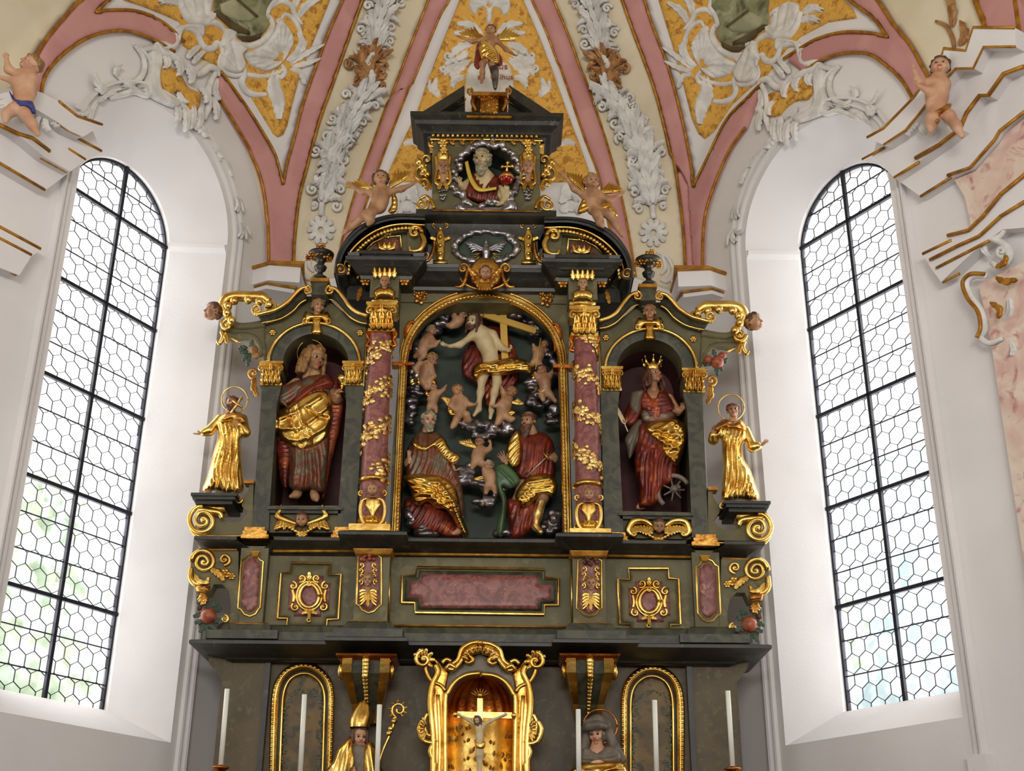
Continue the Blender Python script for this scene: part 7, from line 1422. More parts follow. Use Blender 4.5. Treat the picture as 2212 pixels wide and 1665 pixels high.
# putti seated on the wall entablatures
for s in (0, 1):
    if s == 0:
        Yc = float(surf(60., 220.)[0][1])-.45
        cherub('seated_putto', 'painted stucco putto with a blue loincloth on the left wall entablature', Yc, dict(neck=(60, 160, 4), hip=(50, 218, 4), armL=[(44, 164, 8), (18, 150, 12), (14, 128, 14)], armR=[(66, 172, 12), (34, 176, 26), (4, 168, 28)], legL=[(30, 236, 20), (14, 246, 16), (12, 262, 14)], legR=[(56, 248, 22), (70, 270, 10), (82, 290, 12)]), (66, 139, 12, 44, -40, 12, 12),
               [((14, 130, 14), (14, 110, 16), 20, 'relax', False, (.4, -.8, 0)), ((5, 168, 28), (-12, 164, 28), 20, 'relax', False, (0, -.5, 1))], None, 'skin_pink', 'short', 'hair_fair', (), [([(20, 196), (34, 212), (60, 216), (72, 222), (78, 246), (66, 244), (58, 232), (40, 232), (26, 214)], 18, 14, [([(24, 202), (50, 224), (72, 232)], 3, 4)])], 1.0, .008, 'putto', 'blue')
    else:
        Yc = float(surf(2020., 220.)[0][1])-.5
        cherub('seated_putto', 'painted stucco putto with a gold loincloth on the right wall entablature', Yc, dict(neck=(2028, 170, 4), hip=(2022, 228, 4), armL=[(2010, 180, 8), (1984, 178, 14), (1976, 154, 16)], armR=[(2040, 182, 12), (2010, 198, 24), (1984, 186, 26)], legL=[(2014, 256, 22), (2012, 268, 12), (2010, 282, 12)], legR=[(2050, 250, 22), (2066, 272, 10), (2078, 294, 12)]), (2031, 145, 12, 46, -22, 8, 8),
               [((1976, 156, 16), (1974, 136, 18), 22, 'open', False, (.6, -.8, 0)), ((1985, 187, 26), (1972, 176, 28), 20, 'relax', False, (.4, -.8, .2))], None, 'skin_pink', 'short', 'hair', (), [([(2000, 236), (2016, 240), (2040, 226), (2056, 224), (2050, 238), (2034, 248), (2028, 268), (2018, 262), (2018, 246)], 14, 20, [([(2004, 242), (2030, 240), (2052, 228)], 3, 4)])], 1.0, .008, 'putto', 'gold_dark')
# ================================================================== TABERNACLE, BUSTS, CANDLES
Yt = 9.74; tb = thing('tabernacle', 'tall gilt rocaille tabernacle frame with a shell niche in the middle of the altar', 'tabernacle', onY(1037, 1700, Yt))
mb = MB(); m = mY(Yt); S_t = .0037
def both(L): return [np.array(L, float), np.array([(2076-x-.014*(y-1500), y+2) for x, y in L])]
for L, r in (([(962, 1700), (962, 1520), (968, 1496), (984, 1472), (1008, 1458), (1037, 1454)], 6), ([(934, 1700), (936, 1600), (930, 1520), (934, 1480), (946, 1452), (940, 1436)], 8), ([(948, 1700), (950, 1600), (946, 1500)], 5),
             ([(926, 1420), (920, 1445), (932, 1470), (952, 1480), (962, 1492)], 5), ([(914, 1555), (906, 1575), (914, 1598), (932, 1604), (940, 1596)], 7), ([(924, 1540), (916, 1560), (922, 1585), (936, 1590)], 5), ([(936, 1605), (930, 1625), (938, 1650), (934, 1690)], 7),
             ([(975, 1436), (990, 1424), (998, 1402), (1016, 1390), (1037, 1386)], 6), ([(962, 1440), (976, 1446), (988, 1438), (1004, 1418), (1020, 1410), (1037, 1406)], 6), ([(955, 1432), (964, 1424), (975, 1428)], 5)):
    for q in both(L): tube(mb, m, q, r*.9, s=S_t, h=.03, smooth=6, flat=.9)
rk = mb.build('rocaille_frame', M['gold'], tb)
mb = MB()
for q in both([(962, 1700), (930, 1700), (928, 1610), (934, 1600), (924, 1545), (934, 1500), (932, 1470), (944, 1440), (936, 1420), (958, 1438), (972, 1450), (966, 1480), (960, 1520)]): relief(mb, m, q, .03, edge=7, step=6, back=.02)
for q in both([(1037, 1388), (1015, 1392), (1000, 1404), (992, 1426), (974, 1438), (988, 1440), (1004, 1422), (1020, 1408), (1037, 1404)]): relief(mb, m, q, .04, edge=5, step=4)
mb.build('gilt_ground', M['gold'], tb)
mb = MB()
for i, c in enumerate(((915, 1424), (1157, 1428))):
    e = -1 if i == 0 else 1; scroll(mb, c[0], c[1], 19, -90, e*1.3, 6, Yt-.05, rise=4)
    for k in range(6): a = math.radians(-150+k*38) if i == 0 else math.radians(-30-k*38); leaf(mb, m, [(c[0]+8*math.cos(a), c[1]+8*math.sin(a)), (c[0]+25*math.cos(a), c[1]+25*math.sin(a))], 7, .03, 2, base=.04, n=9, nv=5)
for i, c in enumerate(((922, 1574), (1142, 1576))):
    for k in range(7): a = math.radians((120+k*20) if i == 0 else (60-k*20)); leaf(mb, m, [(c[0]+4*math.cos(a), c[1]+6*math.sin(a)), (c[0]+18*math.cos(a), c[1]+30*math.sin(a))], 5, .03, 2, base=.04, n=9, nv=5)
for k in range(9): a = math.radians(200+k*17.5); leaf(mb, m, [(1037+26*math.cos(a), 1432+22*math.sin(a)), (1037+42*math.cos(a), 1430+36*math.sin(a))], 6, .03, 2, base=.05, n=9, nv=5)
for q in both([(1010, 1414), (1022, 1424), (1014, 1432), (1004, 1428)])+both([(984, 1442), (972, 1436), (964, 1444)]): tube(mb, m, q, [4, 5, 3], s=S_t, h=.05)
sph(mb, onY(1037, 1388, Yt-.06), .022, 8); mb.build('shell_ornament', M['gold'], tb)
relief(mb := MB(), mY(Yt), np.vstack(both([(1037, 1412), (1012, 1424), (985, 1448), (960, 1462), (955, 1480), (962, 1510), (966, 1500), (984, 1472), (1008, 1457), (1037, 1453)])[:1]+[both([(1037, 1412), (1012, 1424), (985, 1448), (960, 1462), (955, 1480), (962, 1510), (966, 1500), (984, 1472), (1008, 1457), (1037, 1453)])[1][::-1]]), .008, edge=3, step=7); mb.build('spandrel', M['greycloth'], tb)
# half-domed niche
c0 = onY(1037, 1536, Yt); R_ = 71*SC(Yt, 1530); V = []
for i in range(15):
    a = PI*i/14; V.append([c0+np.array([-R_*math.cos(a), R_*math.sin(a)*.9, z]) for z in np.linspace(-1.2, 0, 10)])
mb = MB(); mb.grid(np.array(V)); mb.build('niche_wall', M['gold'], tb)
V = [[c0+np.array([-R_*math.cos(a)*math.cos(e), R_*math.sin(a)*math.cos(e)*.9+.0, R_*1.08*math.sin(e)*(1+.0)])*1.0 for e in np.linspace(0, PI/2, 12)] for a in np.linspace(0, PI, 41)]
V = np.array(V); rip = (1-.05*np.abs(np.sin(np.linspace(0, PI, 41)*8)))[:, None, None]; V = c0+(V-c0)*rip; mb = MB(); mb.grid(V); mb.build('shell_vault', M['copper'], tb)
mb = MB(); r_ = np.random.default_rng(2)
for k in range(26):
    x, y = r_.uniform(978, 1096), r_.uniform(1570, 1680); leaf(mb, mY(Yt+.1+.12*(1-((x-1037)/66)**2)), [(x, y), (x+r_.uniform(-8, 8), y-r_.uniform(8, 16))], 5, .012, 3, base=.02, n=8, nv=5)
mb.build('embossed_foliage', M['vine'], tb)
# crucifix
Yc = 9.66; cx = thing('crucifix', 'pale crucifix with a gilt cross standing before the tabernacle niche', 'crucifix', onY(1036, 1700, Yc)); mb = MB(); beam(mb, (1037, 1508), (1036, 1700), 6, Yc, .02); beam(mb, (988, 1543), (1106, 1545), 6.5, Yc-.001, .02); mb.build('cross', M['vine'], cx, smooth=False)
mb = MB()
for k in range(7): a = math.radians(-150+20*k); gt(mb, [(1037+6*math.cos(a), 1506+6*math.sin(a)), (1037+22*math.cos(a), 1506+20*math.sin(a))], .8, Yc)
for c in ((984, 1543), (1110, 1545), (1037, 1502)): sph(mb, onY(*c, Yc), .022, 8)
mb.build('ray_halo', M['gold'], cx)
Yb_ = Yc-.03; body_(cx, limb([(1037, 1562, 2, 5), (1037, 1574, 2, 8), (1036, 1592, 3, 6.5), (1037, 1606, 3, 7.5)], Yb_)+limb([(1030, 1566, 2, 4), (1012, 1554, 1, 3), (994, 1545, 0, 2.2)], Yb_)+limb([(1044, 1566, 2, 4), (1062, 1556, 1, 3), (1090, 1543, 0, 2.2)], Yb_)+limb([(1034, 1608, 3, 5), (1032, 1630, 6, 3.8), (1035, 1662, 2, 2.6), (1035, 1670, 5, 2.4)], Yb_)+limb([(1040, 1608, 3, 5), (1040, 1630, 6, 3.8), (1037, 1662, 3, 2.6)], Yb_),
      Yb_, (1031, 1555, 8, 17, -15, -22, -10), [((995, 1545, 1), (989, 1542, 1), 9, 'open', True, (0, -1, 0)), ((1089, 1543, 1), (1095, 1541, 1), 9, 'open', False, (0, -1, 0))], skin='skin_pale', res=.0045, kind='man', hair='wavy', hairmat='hair', beard='short')
drape('loincloth', [(1028, 1602), (1046, 1600), (1048, 1612), (1040, 1620), (1028, 1616)], Yb_, 8, 'gold', cx, h0=4, edge=3, step=1.8)
# bishop
Y = 9.9; st = thing('bishop_bust', 'carved bishop in a gold mitre and cope, left of the tabernacle', 'statue', B3(Y)(780, 1700))
body_(st, limb([(776, 1606, 2, 8), (774, 1640, -4, 26), (770, 1700, -4, 34)], Y, )+limb([(777, 1590, 2, 8), (776, 1618, 2, 9)], Y), Y, (776, 1590, 6, 42, 22, -6, 2), kind='man', hair='wavy', hairmat='hair', skin='skin_pink')
c = B3(Y)(776, 1572, 6); mb = MB(); k = SC(Y, 1560); V = []
for z, rx, ry in ((0, .075, .085), (.03, .08, .088), (.09, .085, .07), (.15, .065, .04), (.2, .03, .016), (.215, .006, .005)): V.append([c+np.array([rx*math.sin(a)+z*.12, -ry*math.cos(a), z]) for a in np.arange(20)*2*PI/20])
mb.grid(np.array(V), cv=True); mb.build('mitre', M['gold'], st)
drape('cope_left', [(742, 1602), (758, 1588), (764, 1606), (768, 1630), (766, 1660), (740, 1690), (700, 1700), (706, 1664), (722, 1640), (730, 1618)], Y, 26, 'gold', st, h0=10, edge=7, step=2.8, folds=[V_(752, 1600, 740, 1680, 4, 5)], auto=[(25, 13, 1.4, 0)])
drape('cope_right', [(784, 1622), (796, 1600), (812, 1612), (818, 1640), (836, 1680), (830, 1700), (790, 1700), (780, 1660)], Y, 26, 'gold', st, h0=10, edge=7, step=2.8, folds=[V_(796, 1610, 806, 1690, 4, 5)], auto=[(-20, 13, 1.4, 0)])
drape('alb', [(760, 1612), (790, 1612), (792, 1660), (776, 1700), (764, 1660)], Y, 16, 'greycloth', st, h0=16, auto=[(5, 8, 1.4, 0)])
mb = MB(); hand(mb, B3(Y)(722, 1672, 20), B3(Y)(706, 1650, 26), 24*SC(Y, 1660), (0, -1, .3), 'relax', False); mb.build('hand', M['gold_dark'], st)
cr_ = thing('crozier', 'gilt crozier with a leafy crook held by the bishop', 'crozier', B3(Y)(822, 1640, 24)); Yz = Y-24*k; mb = MB(); tube(mb, mY(Yz), [(806, 1700), (824, 1630), (846, 1578), (852, 1556)], [2.6, 2.6, 3, 3], s=k); mb.build('staff', M['gold'], cr_)
mb = MB(); s_ = spiral(862, 1533, 17, 110, 1.25, .25, 36); tube(mb, mY(Yz), np.vstack([[(852, 1560), (850, 1552)], s_]), 3.2, s=k, smooth=0)
for kk in range(9): a = s_[kk*3]; d = (a-np.array([862, 1533])); d /= np.linalg.norm(d); leaf(mb, mY(Yz-.005), [tuple(a), tuple(a+d*8)], 4, .015, 2, n=7, nv=5)
for (x, y) in ((851, 1558), (844, 1574), (840, 1584)): sph(mb, onY(x, y, Yz), .024, 8)
mb.build('crook', M['gold'], cr_)
# veiled sister
st = thing('veiled_saint_bust', 'carved veiled sister with a halo and gold mantle, right of the tabernacle', 'statue', B3(Y)(1290, 1700))
body_(st, limb([(1290, 1606, 2, 8), (1290, 1640, -4, 26), (1290, 1700, -4, 36)], Y)+limb([(1288, 1590, 2, 8), (1289, 1618, 2, 9)], Y), Y, (1287, 1582, 6, 46, -14, -14, -4), [((1258, 1676, 26), (1270, 1662, 30), 24, 'relax', False, (.5, 0, .8))], kind='man', hair=None, skin='skin_pink')
V, F = solid(limb([(1290, 1568, -8, 25), (1292, 1586, -16, 25)], Y)+limb([(1268, 1562, 8, 8), (1290, 1554, 14, 8), (1310, 1564, 6, 8), (1318, 1590, 0, 8), (1330, 1620, 4, 11), (1346, 1640, 4, 8)], Y)+limb([(1264, 1574, 18, 7), (1275, 1568, 29, 7), (1290, 1566, 32, 7.5), (1306, 1569, 22, 7)], Y)+limb([(1266, 1570, 8, 7), (1264, 1600, 6, 9), (1258, 1632, 10, 11)], Y), .0075, .012); mb = MB(); mb.add(V, F); mb.build('veil', M['veil'], st)
drape('wimple', [(1262, 1612), (1290, 1622), (1320, 1608), (1344, 1632), (1330, 1650), (1290, 1648), (1256, 1652), (1252, 1632)], Y, 20, 'greycloth', st, h0=8, auto=[(85, 9, 1.6, .2)])
drape('mantle', [(1244, 1650), (1290, 1644), (1340, 1642), (1358, 1664), (1364, 1700), (1226, 1700), (1228, 1672)], Y, 34, 'gold', st, h0=6, edge=8, step=2.8, folds=[([(1250, 1660), (1290, 1672), (1330, 1656)], 4, 5), ([(1246, 1676), (1290, 1690), (1340, 1672)], 4, 5)], auto=[(75, 12, 1.3, 0)])
ring(mb := MB(), 1296, 1569, 37, 1.8, Y, -6); mb.build('halo', M['copper'], st)
# candles
for k, (x0, y0, x1, y1, lb) in enumerate(((491, 1488, 480, 1652, 'white candle farthest left before the altar'), (658, 1500, 653, 1668, 'white candle before the left arched reliquary frame'), (820, 1522, 816, 1690, 'white candle before the bishop and his crozier'), (1249, 1532, 1249, 1690, 'white candle before the veiled sister, just right of the tabernacle'), (1414, 1512, 1416, 1680, 'white candle before the right arched reliquary frame'), (1572, 1492, 1583, 1655, 'white candle farthest right before the altar'))):
    Yk = 9.45; a, b = onY(x0, y0, Yk), onY(x1, y1, Yk); cd = thing('candle', lb, 'candle', (b[0], Yk, b[2]-.5), 'tall white altar candles'); b[0] = b[0]*.4+a[0]*.6
    rodp(mb := MB(), b, a, .0185, 14); mb.build('wax', M['wax'], cd); rodp(mb := MB(), a, a+[0, 0, .012], .003, 5); mb.build('wick', M['eye'], cd)
    mb = MB(); lathe(mb, b, [(0, 0), (.012, 0), (.012, -.02), (.06, -.012), (.066, -.02), (.05, -.03), (.02, -.05), (.016, -.1), (.03, -.13), (.018, -.17), (.022, -.3), (.035, -.34), (.02, -.38), (.06, -.46), (.09, -.5), (0, -.5)], 18); mb.build('candlestick', M['copper'], cd)
    if k == 0: zt_ = b[2]-.52
mb = MB(); x0, x1 = XX(420, 1660, 9.6), XX(1650, 1660, 9.6); box(mb, x0, x1, 9.3, 10.2, 0, zt_); o = mb.build('altar_table', M['brown'], smooth=False, label='long low altar table under the candles at the foot of the retable', cat='altar table')
# ================================================================== STUCCO ON WALLS AND VAULT
L_ = np.array([(607, 400), (597, 296), (471, 155), (387, 47), (330, 91), (530, 90), (461, 205), (646, 158), (710, 0), (276, 72)], float); Rg = np.array([(1504, 406), (1519, 301), (1651, 184), (1733, 81), (1778, 135), (1590, 117), (1617, 278-60), (1478, 180), (1425, 0), (1835, 120)], float)
AF = np.linalg.lstsq(np.c_[L_, np.ones(10)], Rg, rcond=None)[0]
TR = (lambda p: np.array(p, float), lambda p: np.c_[np.array(p, float)[:, :2], np.ones(len(p))]@AF)
def stu(mb, ops, T, m=mS, s=.0047, b=.03):
    for op in ops:
        p = T(op[1])
        if op[0] == 't': tube(mb, m, p, op[2], s=s, h=b, smooth=6, flat=.8, k=8, taper=(.7, 1, 1, .6))
        elif op[0] == 'l': leaf(mb, m, p, op[2], .04, op[3] if len(op) > 3 else 4, base=b*.6, curl=.05, n=16, nv=7)
        elif op[0] == 's': c = p[0]; fl = -1 if (T is TR[1]) else 1; q = spiral(c[0], c[1], op[2], op[3] if fl > 0 else 180-op[3], op[4]*fl, .1, 30); tube(mb, m, np.c_[q, np.linspace(0, 5, 30)], op[5] if len(op) > 5 else 4, s=s, h=b, smooth=0, taper=(1, .6))
        else: relief(mb, m, p, op[2], edge=op[3] if len(op) > 3 else 8, step=3.2, base=.015, folds=[(T(f), 2.4, -.03) for f in (op[4] if len(op) > 4 else ())], smooth_outline=3)
shellc = (604, 130)
OPS = [('r', [(522, 116), (529, 134), (543, 147), (565, 156), (583, 154), (601, 143), (614, 127), (629, 101), (629, 79), (619, 61), (608, 46), (598, 41), (590, 60), (583, 74), (565, 95), (543, 108)], .07, 10, [[(604, 130), q] for q in ((530, 126), (545, 142), (568, 150), (556, 112), (585, 88), (600, 60), (612, 62), (624, 88), (535, 134), (575, 100), (592, 76), (620, 75), (626, 100))]),
    ('t', [(503, 66), (500, 84), (512, 96), (532, 100), (554, 94), (574, 78), (584, 60), (582, 44), (576, 34)], 8), ('r', [(480, 62), (500, 66), (506, 88), (522, 100), (530, 110), (520, 120), (526, 142), (514, 160), (490, 160), (474, 150), (468, 130), (480, 112), (466, 100), (474, 84)], .07, 8, [[(490, 90), (498, 120), (505, 150)], [(480, 120), (495, 140)]]),
    ('t', [(472, 118), (468, 140), (480, 156), (500, 164), (525, 162), (556, 166), (588, 162), (610, 150)], 6), ('t', [(616, 132), (636, 112), (646, 88), (642, 62), (628, 40), (612, 32), (604, 42)], 6), ('s', [(600, 46)], 8, 0, 1.2),
    ('t', [(583, 15), (602, 4), (624, 12), (634, 34), (650, 54)], 7), ('l', [(640, 40), (660, 12), (690, -4)], 13), ('l', [(632, 20), (640, -8), (660, -30)], 13), ('t', [(578, 40), (572, 30), (580, 12), (592, -4), (590, -30)], 8), ('l', [(640, 70), (650, 92), (650, 112)], 9),
    ('t', [(382, -10), (388, 20), (404, 42), (430, 48), (450, 40), (458, 28)], 11), ('r', [(384, 0), (392, 30), (410, 46), (440, 46), (462, 36), (452, 24), (455, -6), (420, -30), (390, -30)], .05, 10, [[(410, -20), (420, 30)], [(432, -20), (436, 30)]]), ('l', [(386, 10), (360, 2), (336, 6)], 13), ('l', [(380, -8), (356, -22), (330, -18)], 13),
    ('t', [(386, 62), (402, 62), (420, 72), (428, 92), (440, 106), (456, 104), (464, 94), (474, 104), (476, 120)], 8), ('t', [(384, 62), (372, 78), (372, 96), (360, 104), (346, 98), (334, 96)], 9), ('t', [(434, 54), (452, 48), (470, 56), (482, 70)], 8), ('r', [(376, 60), (400, 52), (430, 50), (438, 66), (432, 82), (414, 66), (392, 66), (380, 100), (362, 112), (345, 108), (352, 98), (370, 92)], .05, 7),
    ('t', [(521, 136), (523, 160), (518, 180), (528, 198), (548, 206), (572, 205)], 8.5), ('l', [(592, 152), (588, 188), (598, 222), (597, 260)], 22, 7), ('t', [(604, 140), (612, 156), (604, 168), (594, 164)], 6), ('l', [(622, 140), (655, 118), (694, 98)], 10, 5), ('l', [(620, 134), (648, 108), (656, 90)], 8), ('l', [(626, 146), (660, 138), (688, 128)], 9), ('l', [(622, 150), (645, 158), (652, 184)], 8), ('l', [(616, 132), (632, 126), (640, 112)], 6),
    ('t', [(330, 94), (344, 114), (362, 122), (384, 136), (402, 152)], 9), ('l', [(350, 118), (356, 138), (346, 152)], 10), ('l', [(374, 128), (384, 150), (376, 168)], 10), ('l', [(395, 140), (408, 162), (404, 184)], 11), ('l', [(400, 128), (412, 112), (424, 100)], 10), ('l', [(412, 140), (424, 122), (434, 112)], 9), ('t', [(402, 150), (420, 162), (436, 156), (448, 146), (464, 152), (468, 166)], 8),
    ('t', [(462, 158), (450, 180), (444, 206), (446, 232), (436, 260)], 8), ('l', [(466, 170), (458, 196), (464, 220)], 9), ('l', [(452, 210), (462, 236), (458, 262)], 9), ('t', [(328, 108), (336, 140), (330, 170), (336, 198), (354, 214), (376, 222), (394, 236)], 9), ('r', [(318, 104), (334, 98), (346, 130), (340, 170), (350, 204), (384, 222), (376, 236), (340, 222), (318, 208), (308, 180), (316, 150)], .05, 8),
    ('l', [(378, 226), (380, 250), (372, 276)], 9), ('l', [(394, 228), (398, 256), (392, 288)], 10), ('l', [(412, 226), (412, 252), (404, 282)], 9), ('l', [(428, 232), (428, 256), (420, 280)], 9), ('l', [(404, 262), (428, 280), (438, 300)], 11), ('l', [(380, 200), (386, 218), (396, 226)], 8), ('l', [(426, 190), (440, 206), (436, 226)], 8),
    ('t', [(286, 100), (304, 126), (306, 154), (292, 176), (266, 182), (250, 168)], 6), ('l', [(298, 112), (312, 108), (326, 112)], 8), ('t', [(296, 104), (318, 132), (320, 158)], 5), ('l', [(252, 170), (244, 156), (252, 144)], 7), ('t', [(336, 200), (310, 208), (284, 200), (258, 206), (232, 214)], 6), ('l', [(290, 200), (272, 188), (256, 192)], 9), ('l', [(250, 205), (226, 206), (206, 224)], 9), ('l', [(318, 206), (306, 190), (290, 190)], 9),
    ('l', [(440, 296), (458, 318), (470, 345)], 8), ('l', [(466, 340), (484, 356), (490, 384)], 7), ('l', [(205, 222), (192, 240), (186, 262)], 7)]
for s in (0, 1):
    fp = [(456, 0), (453, 27), (467, 42), (484, 52), (487, 61), (504, 69), (505, 81), (520, 92), (538, 92), (556, 84), (574, 66), (580, 51), (572, 36), (583, 14), (598, 0), (596, -40), (456, -40)]
    fr = thing('ceiling_painting', ('grey-green painted scene of ruins in the left vault cartouche', 'grey-green painted scene of ruins in the right vault cartouche')[s], 'painting', surf(*map(float, TR[s]([(525, 40)])[0]))[0]); relief(mb := MB(), mS, TR[s](fp), .02, edge=2, step=9, base=.03); mb.build('plaster_ground', M['fresco'], fr)
    mb = MB()
    for q in ([(468, 10), (500, -2), (548, 38), (538, 48), (505, 46), (472, 30)], [(505, 46), (534, 60), (532, 68), (512, 58)]): relief(mb, mS, TR[s](q), .004, edge=1, step=9, base=.051)
    mb.build('painted_stones', M['fresco_l'], fr); mb = MB()
    for q in ([(452, 26), (466, 24), (500, 50), (534, 70), (532, 78), (504, 70), (486, 58)], [(500, -2), (506, -4), (552, 36), (548, 40)], [(505, 78), (534, 80), (560, 72), (556, 84), (534, 92), (518, 90)]): relief(mb, mS, TR[s](q), .004, edge=1, step=9, base=.055)
    mb.build('painted_shadows', M['fresco_d'], fr)
    stu(mb := MB(), OPS, TR[s]); o = mb.build('stucco_cartouche', M['stucco'], label=('large white rocaille stucco cartouche with shells above the left window', 'large white rocaille stucco cartouche with shells above the right window')[s], cat='stucco ornament')
    # acanthus garland
    T2 = (lambda p: np.array(p, float)) if s == 0 else (lambda p: np.c_[2105-np.array(p, float)[:, 0], np.array(p, float)[:, 1]+6])
    pth = cr([(842, -40), (822, 20), (806, 70), (806, 110), (782, 150), (798, 190), (768, 225), (742, 270), (732, 305), (706, 340), (716, 380), (700, 420), (694, 470)], 10); g = np.random.default_rng(31+s)
    gl = thing('stucco_garland', ('white acanthus garland running up the left vault strip', 'white acanthus garland running up the right vault strip')[s], 'stucco ornament', surf(*map(float, T2([(700, 420)])[0]))[0], 'acanthus garlands of the vault'); mw, mg = MB(), MB(); N = len(pth)
    for e_, P_ in ((0, pth[3:]),): tube(mw, mS, T2(P_), 7, s=.0047, h=.04, smooth=0)
    for i in range(5, N-1, 5):
        a = pth[i]; t = pth[i-3]-a; t /= np.linalg.norm(t); n_ = np.array([-t[1], t[0]]); golden = 128 < a[1] < 195; q_ = mg if golden else mw
        for e in ((1, -1) if (i//5) % 2 else (-1, 1)):
            L = g.uniform(34, 46); k_ = 1 if e == ((i//5) % 2)*2-1 else .72
            leaf(q_, mS, T2([a+n_*e*2, a+t*L*.5+n_*e*14*k_, a+t*L*.95+n_*e*26*k_]), 13*k_, .08, 6, base=.05, curl=.14, n=18, nv=9, cut=.55)
            leaf(q_, mS, T2([a+n_*e*2+t*8, a+t*L*.35+n_*e*26*k_, a+t*L*.2+n_*e*42*k_]), 9*k_, .06, 4, base=.03, curl=.1, n=12, nv=7, cut=.5)
            c = T2([a+n_*e*32*k_-t*4])[0]; tube(q_, mS, np.c_[spiral(c[0], c[1], 11*k_, g.uniform(0, 360), e*1.3, .1, 20), np.linspace(0, 6, 20)], 4.4, s=.0047, h=.05, smooth=0, taper=(1, .6))
        leaf(mg if golden and i % 2 else mw, mS, T2([a, a+t*16, a+t*34]), 10, .07, 4, base=.09, curl=.08, n=14, nv=7)
    c = np.array([694, 500.])
    for k in range(10):
        q = math.radians(k*36); leaf(mw, mS, T2([c+6*np.array([math.cos(q), math.sin(q)]), c+32*np.array([math.cos(q), math.sin(q)])]), 9, .04, 2, base=.03, curl=.02, n=9, nv=5)
    for L in ([(688, 540), (664, 552), (652, 580), (664, 604), (680, 600)], [(676, 545), (668, 575), (678, 590)], [(655, 600), (648, 625), (655, 650)]): tube(mw, mS, T2(L), [3, 5, 5, 3], s=.0047, h=.02)
    mw.build('acanthus_leaves', M['stucco'], gl); mg.build('gilt_acanthus', M['goldstucco'], gl)
# centre field
o3 = [('r', [(1012, 12), (1016, -8), (1035, -18), (1057, -22), (1080, -18), (1098, -8), (1104, 12), (1098, 30), (1086, 36), (1080, 24), (1066, 18), (1062, 50), (1050, 50), (1048, 18), (1034, 22), (1028, 34), (1016, 28)], .06, 7, [[(1056, 14), q] for q in ((1020, 10), (1026, -6), (1044, -16), (1066, -16), (1086, -6), (1096, 10))]), ('r', [(1004, 196), (1010, 150), (1030, 136), (1084, 136), (1104, 150), (1112, 200), (1100, 236), (1012, 236)], .04, 8)]
for e in (0, 1):
    mm = lambda L: [(x if e == 0 else 2114-x, y) for x, y in L]
    o3 += [('l', mm(q), w) for q, w in (([(1042, 78), (1016, 56), (984, 52)], 13), ([(1036, 86), (1008, 76), (978, 72)], 12), ([(1020, 96), (992, 104), (968, 128)], 13), ([(1010, 110), (990, 132), (958, 140)], 14), ([(1016, 130), (990, 152), (972, 172)], 14), ([(1006, 170), (984, 176), (976, 196)], 11), ([(950, 214), (938, 196), (944, 176)], 11), ([(944, 206), (930, 196), (928, 180)], 8), ([(1008, 190), (1014, 220), (1008, 250)], 10), ([(1020, 216), (1010, 240), (996, 252)], 10), ([(905, 318), (888, 310), (872, 318)], 9), ([(906, 440), (880, 420), (866, 440)], 15), ([(904, 458), (878, 448), (860, 464)], 15), ([(900, 425), (890, 408), (874, 408)], 12), ([(1000, 146), (976, 150), (958, 166)], 12))]
    o3 += [('s', mm([(966, 122)]), 10, 0 if e == 0 else 180, 1.3*(1-2*e), 4), ('s', mm([(958, 152)]), 9, 0 if e == 0 else 180, 1.3*(1-2*e), 4), ('s', mm([(940, 200)]), 9, 0 if e == 0 else 180, 1.3*(1-2*e), 4)]
stu(mb := MB(), o3, TR[0]); mb.build('stucco_shell', M['stucco'], label='white stucco shell and acanthus behind the topmost winged statue', cat='stucco ornament')
def text(body, px, py, size, parent=None):
    cu = bpy.data.curves.new('lettering', 'FONT'); cu.body = body; cu.size = size; cu.extrude = .004; cu.align_x = 'CENTER'; o = bpy.data.objects.new('lettering', cu); COL.objects.link(o); dg = bpy.context.evaluated_depsgraph_get(); me = bpy.data.meshes.new_from_object(o.evaluated_get(dg)); bpy.data.objects.remove(o); o = bpy.data.objects.new('lettering', me); COL.objects.link(o); me.materials.clear(); me.materials.append(M['text']); p, n = surf(float(px), float(py)); p = p+n*.075
    z = Vector(n); x = Vector((0, 0, 1)).cross(z).normalized(); y = z.cross(x); o.matrix_world = Matrix.Translation(Vector(p)) @ Matrix((x, y, z)).transposed().to_4x4(); return o
tx = text('us', 1087, 158, .12); tx['label'] = 'red-brown letters us painted on the white banner behind the top statue'; tx['category'] = 'lettering'
tx = text('sp', 1040, 180, .1); tx['label'] = 'red-brown letters sp painted on the white banner left of the top statue'; tx['category'] = 'lettering'
tx = text('ihus', 1094, 180, .1); tx['label'] = 'red-brown letters ihus painted on the white banner right of the top statue'; tx['category'] = 'lettering'
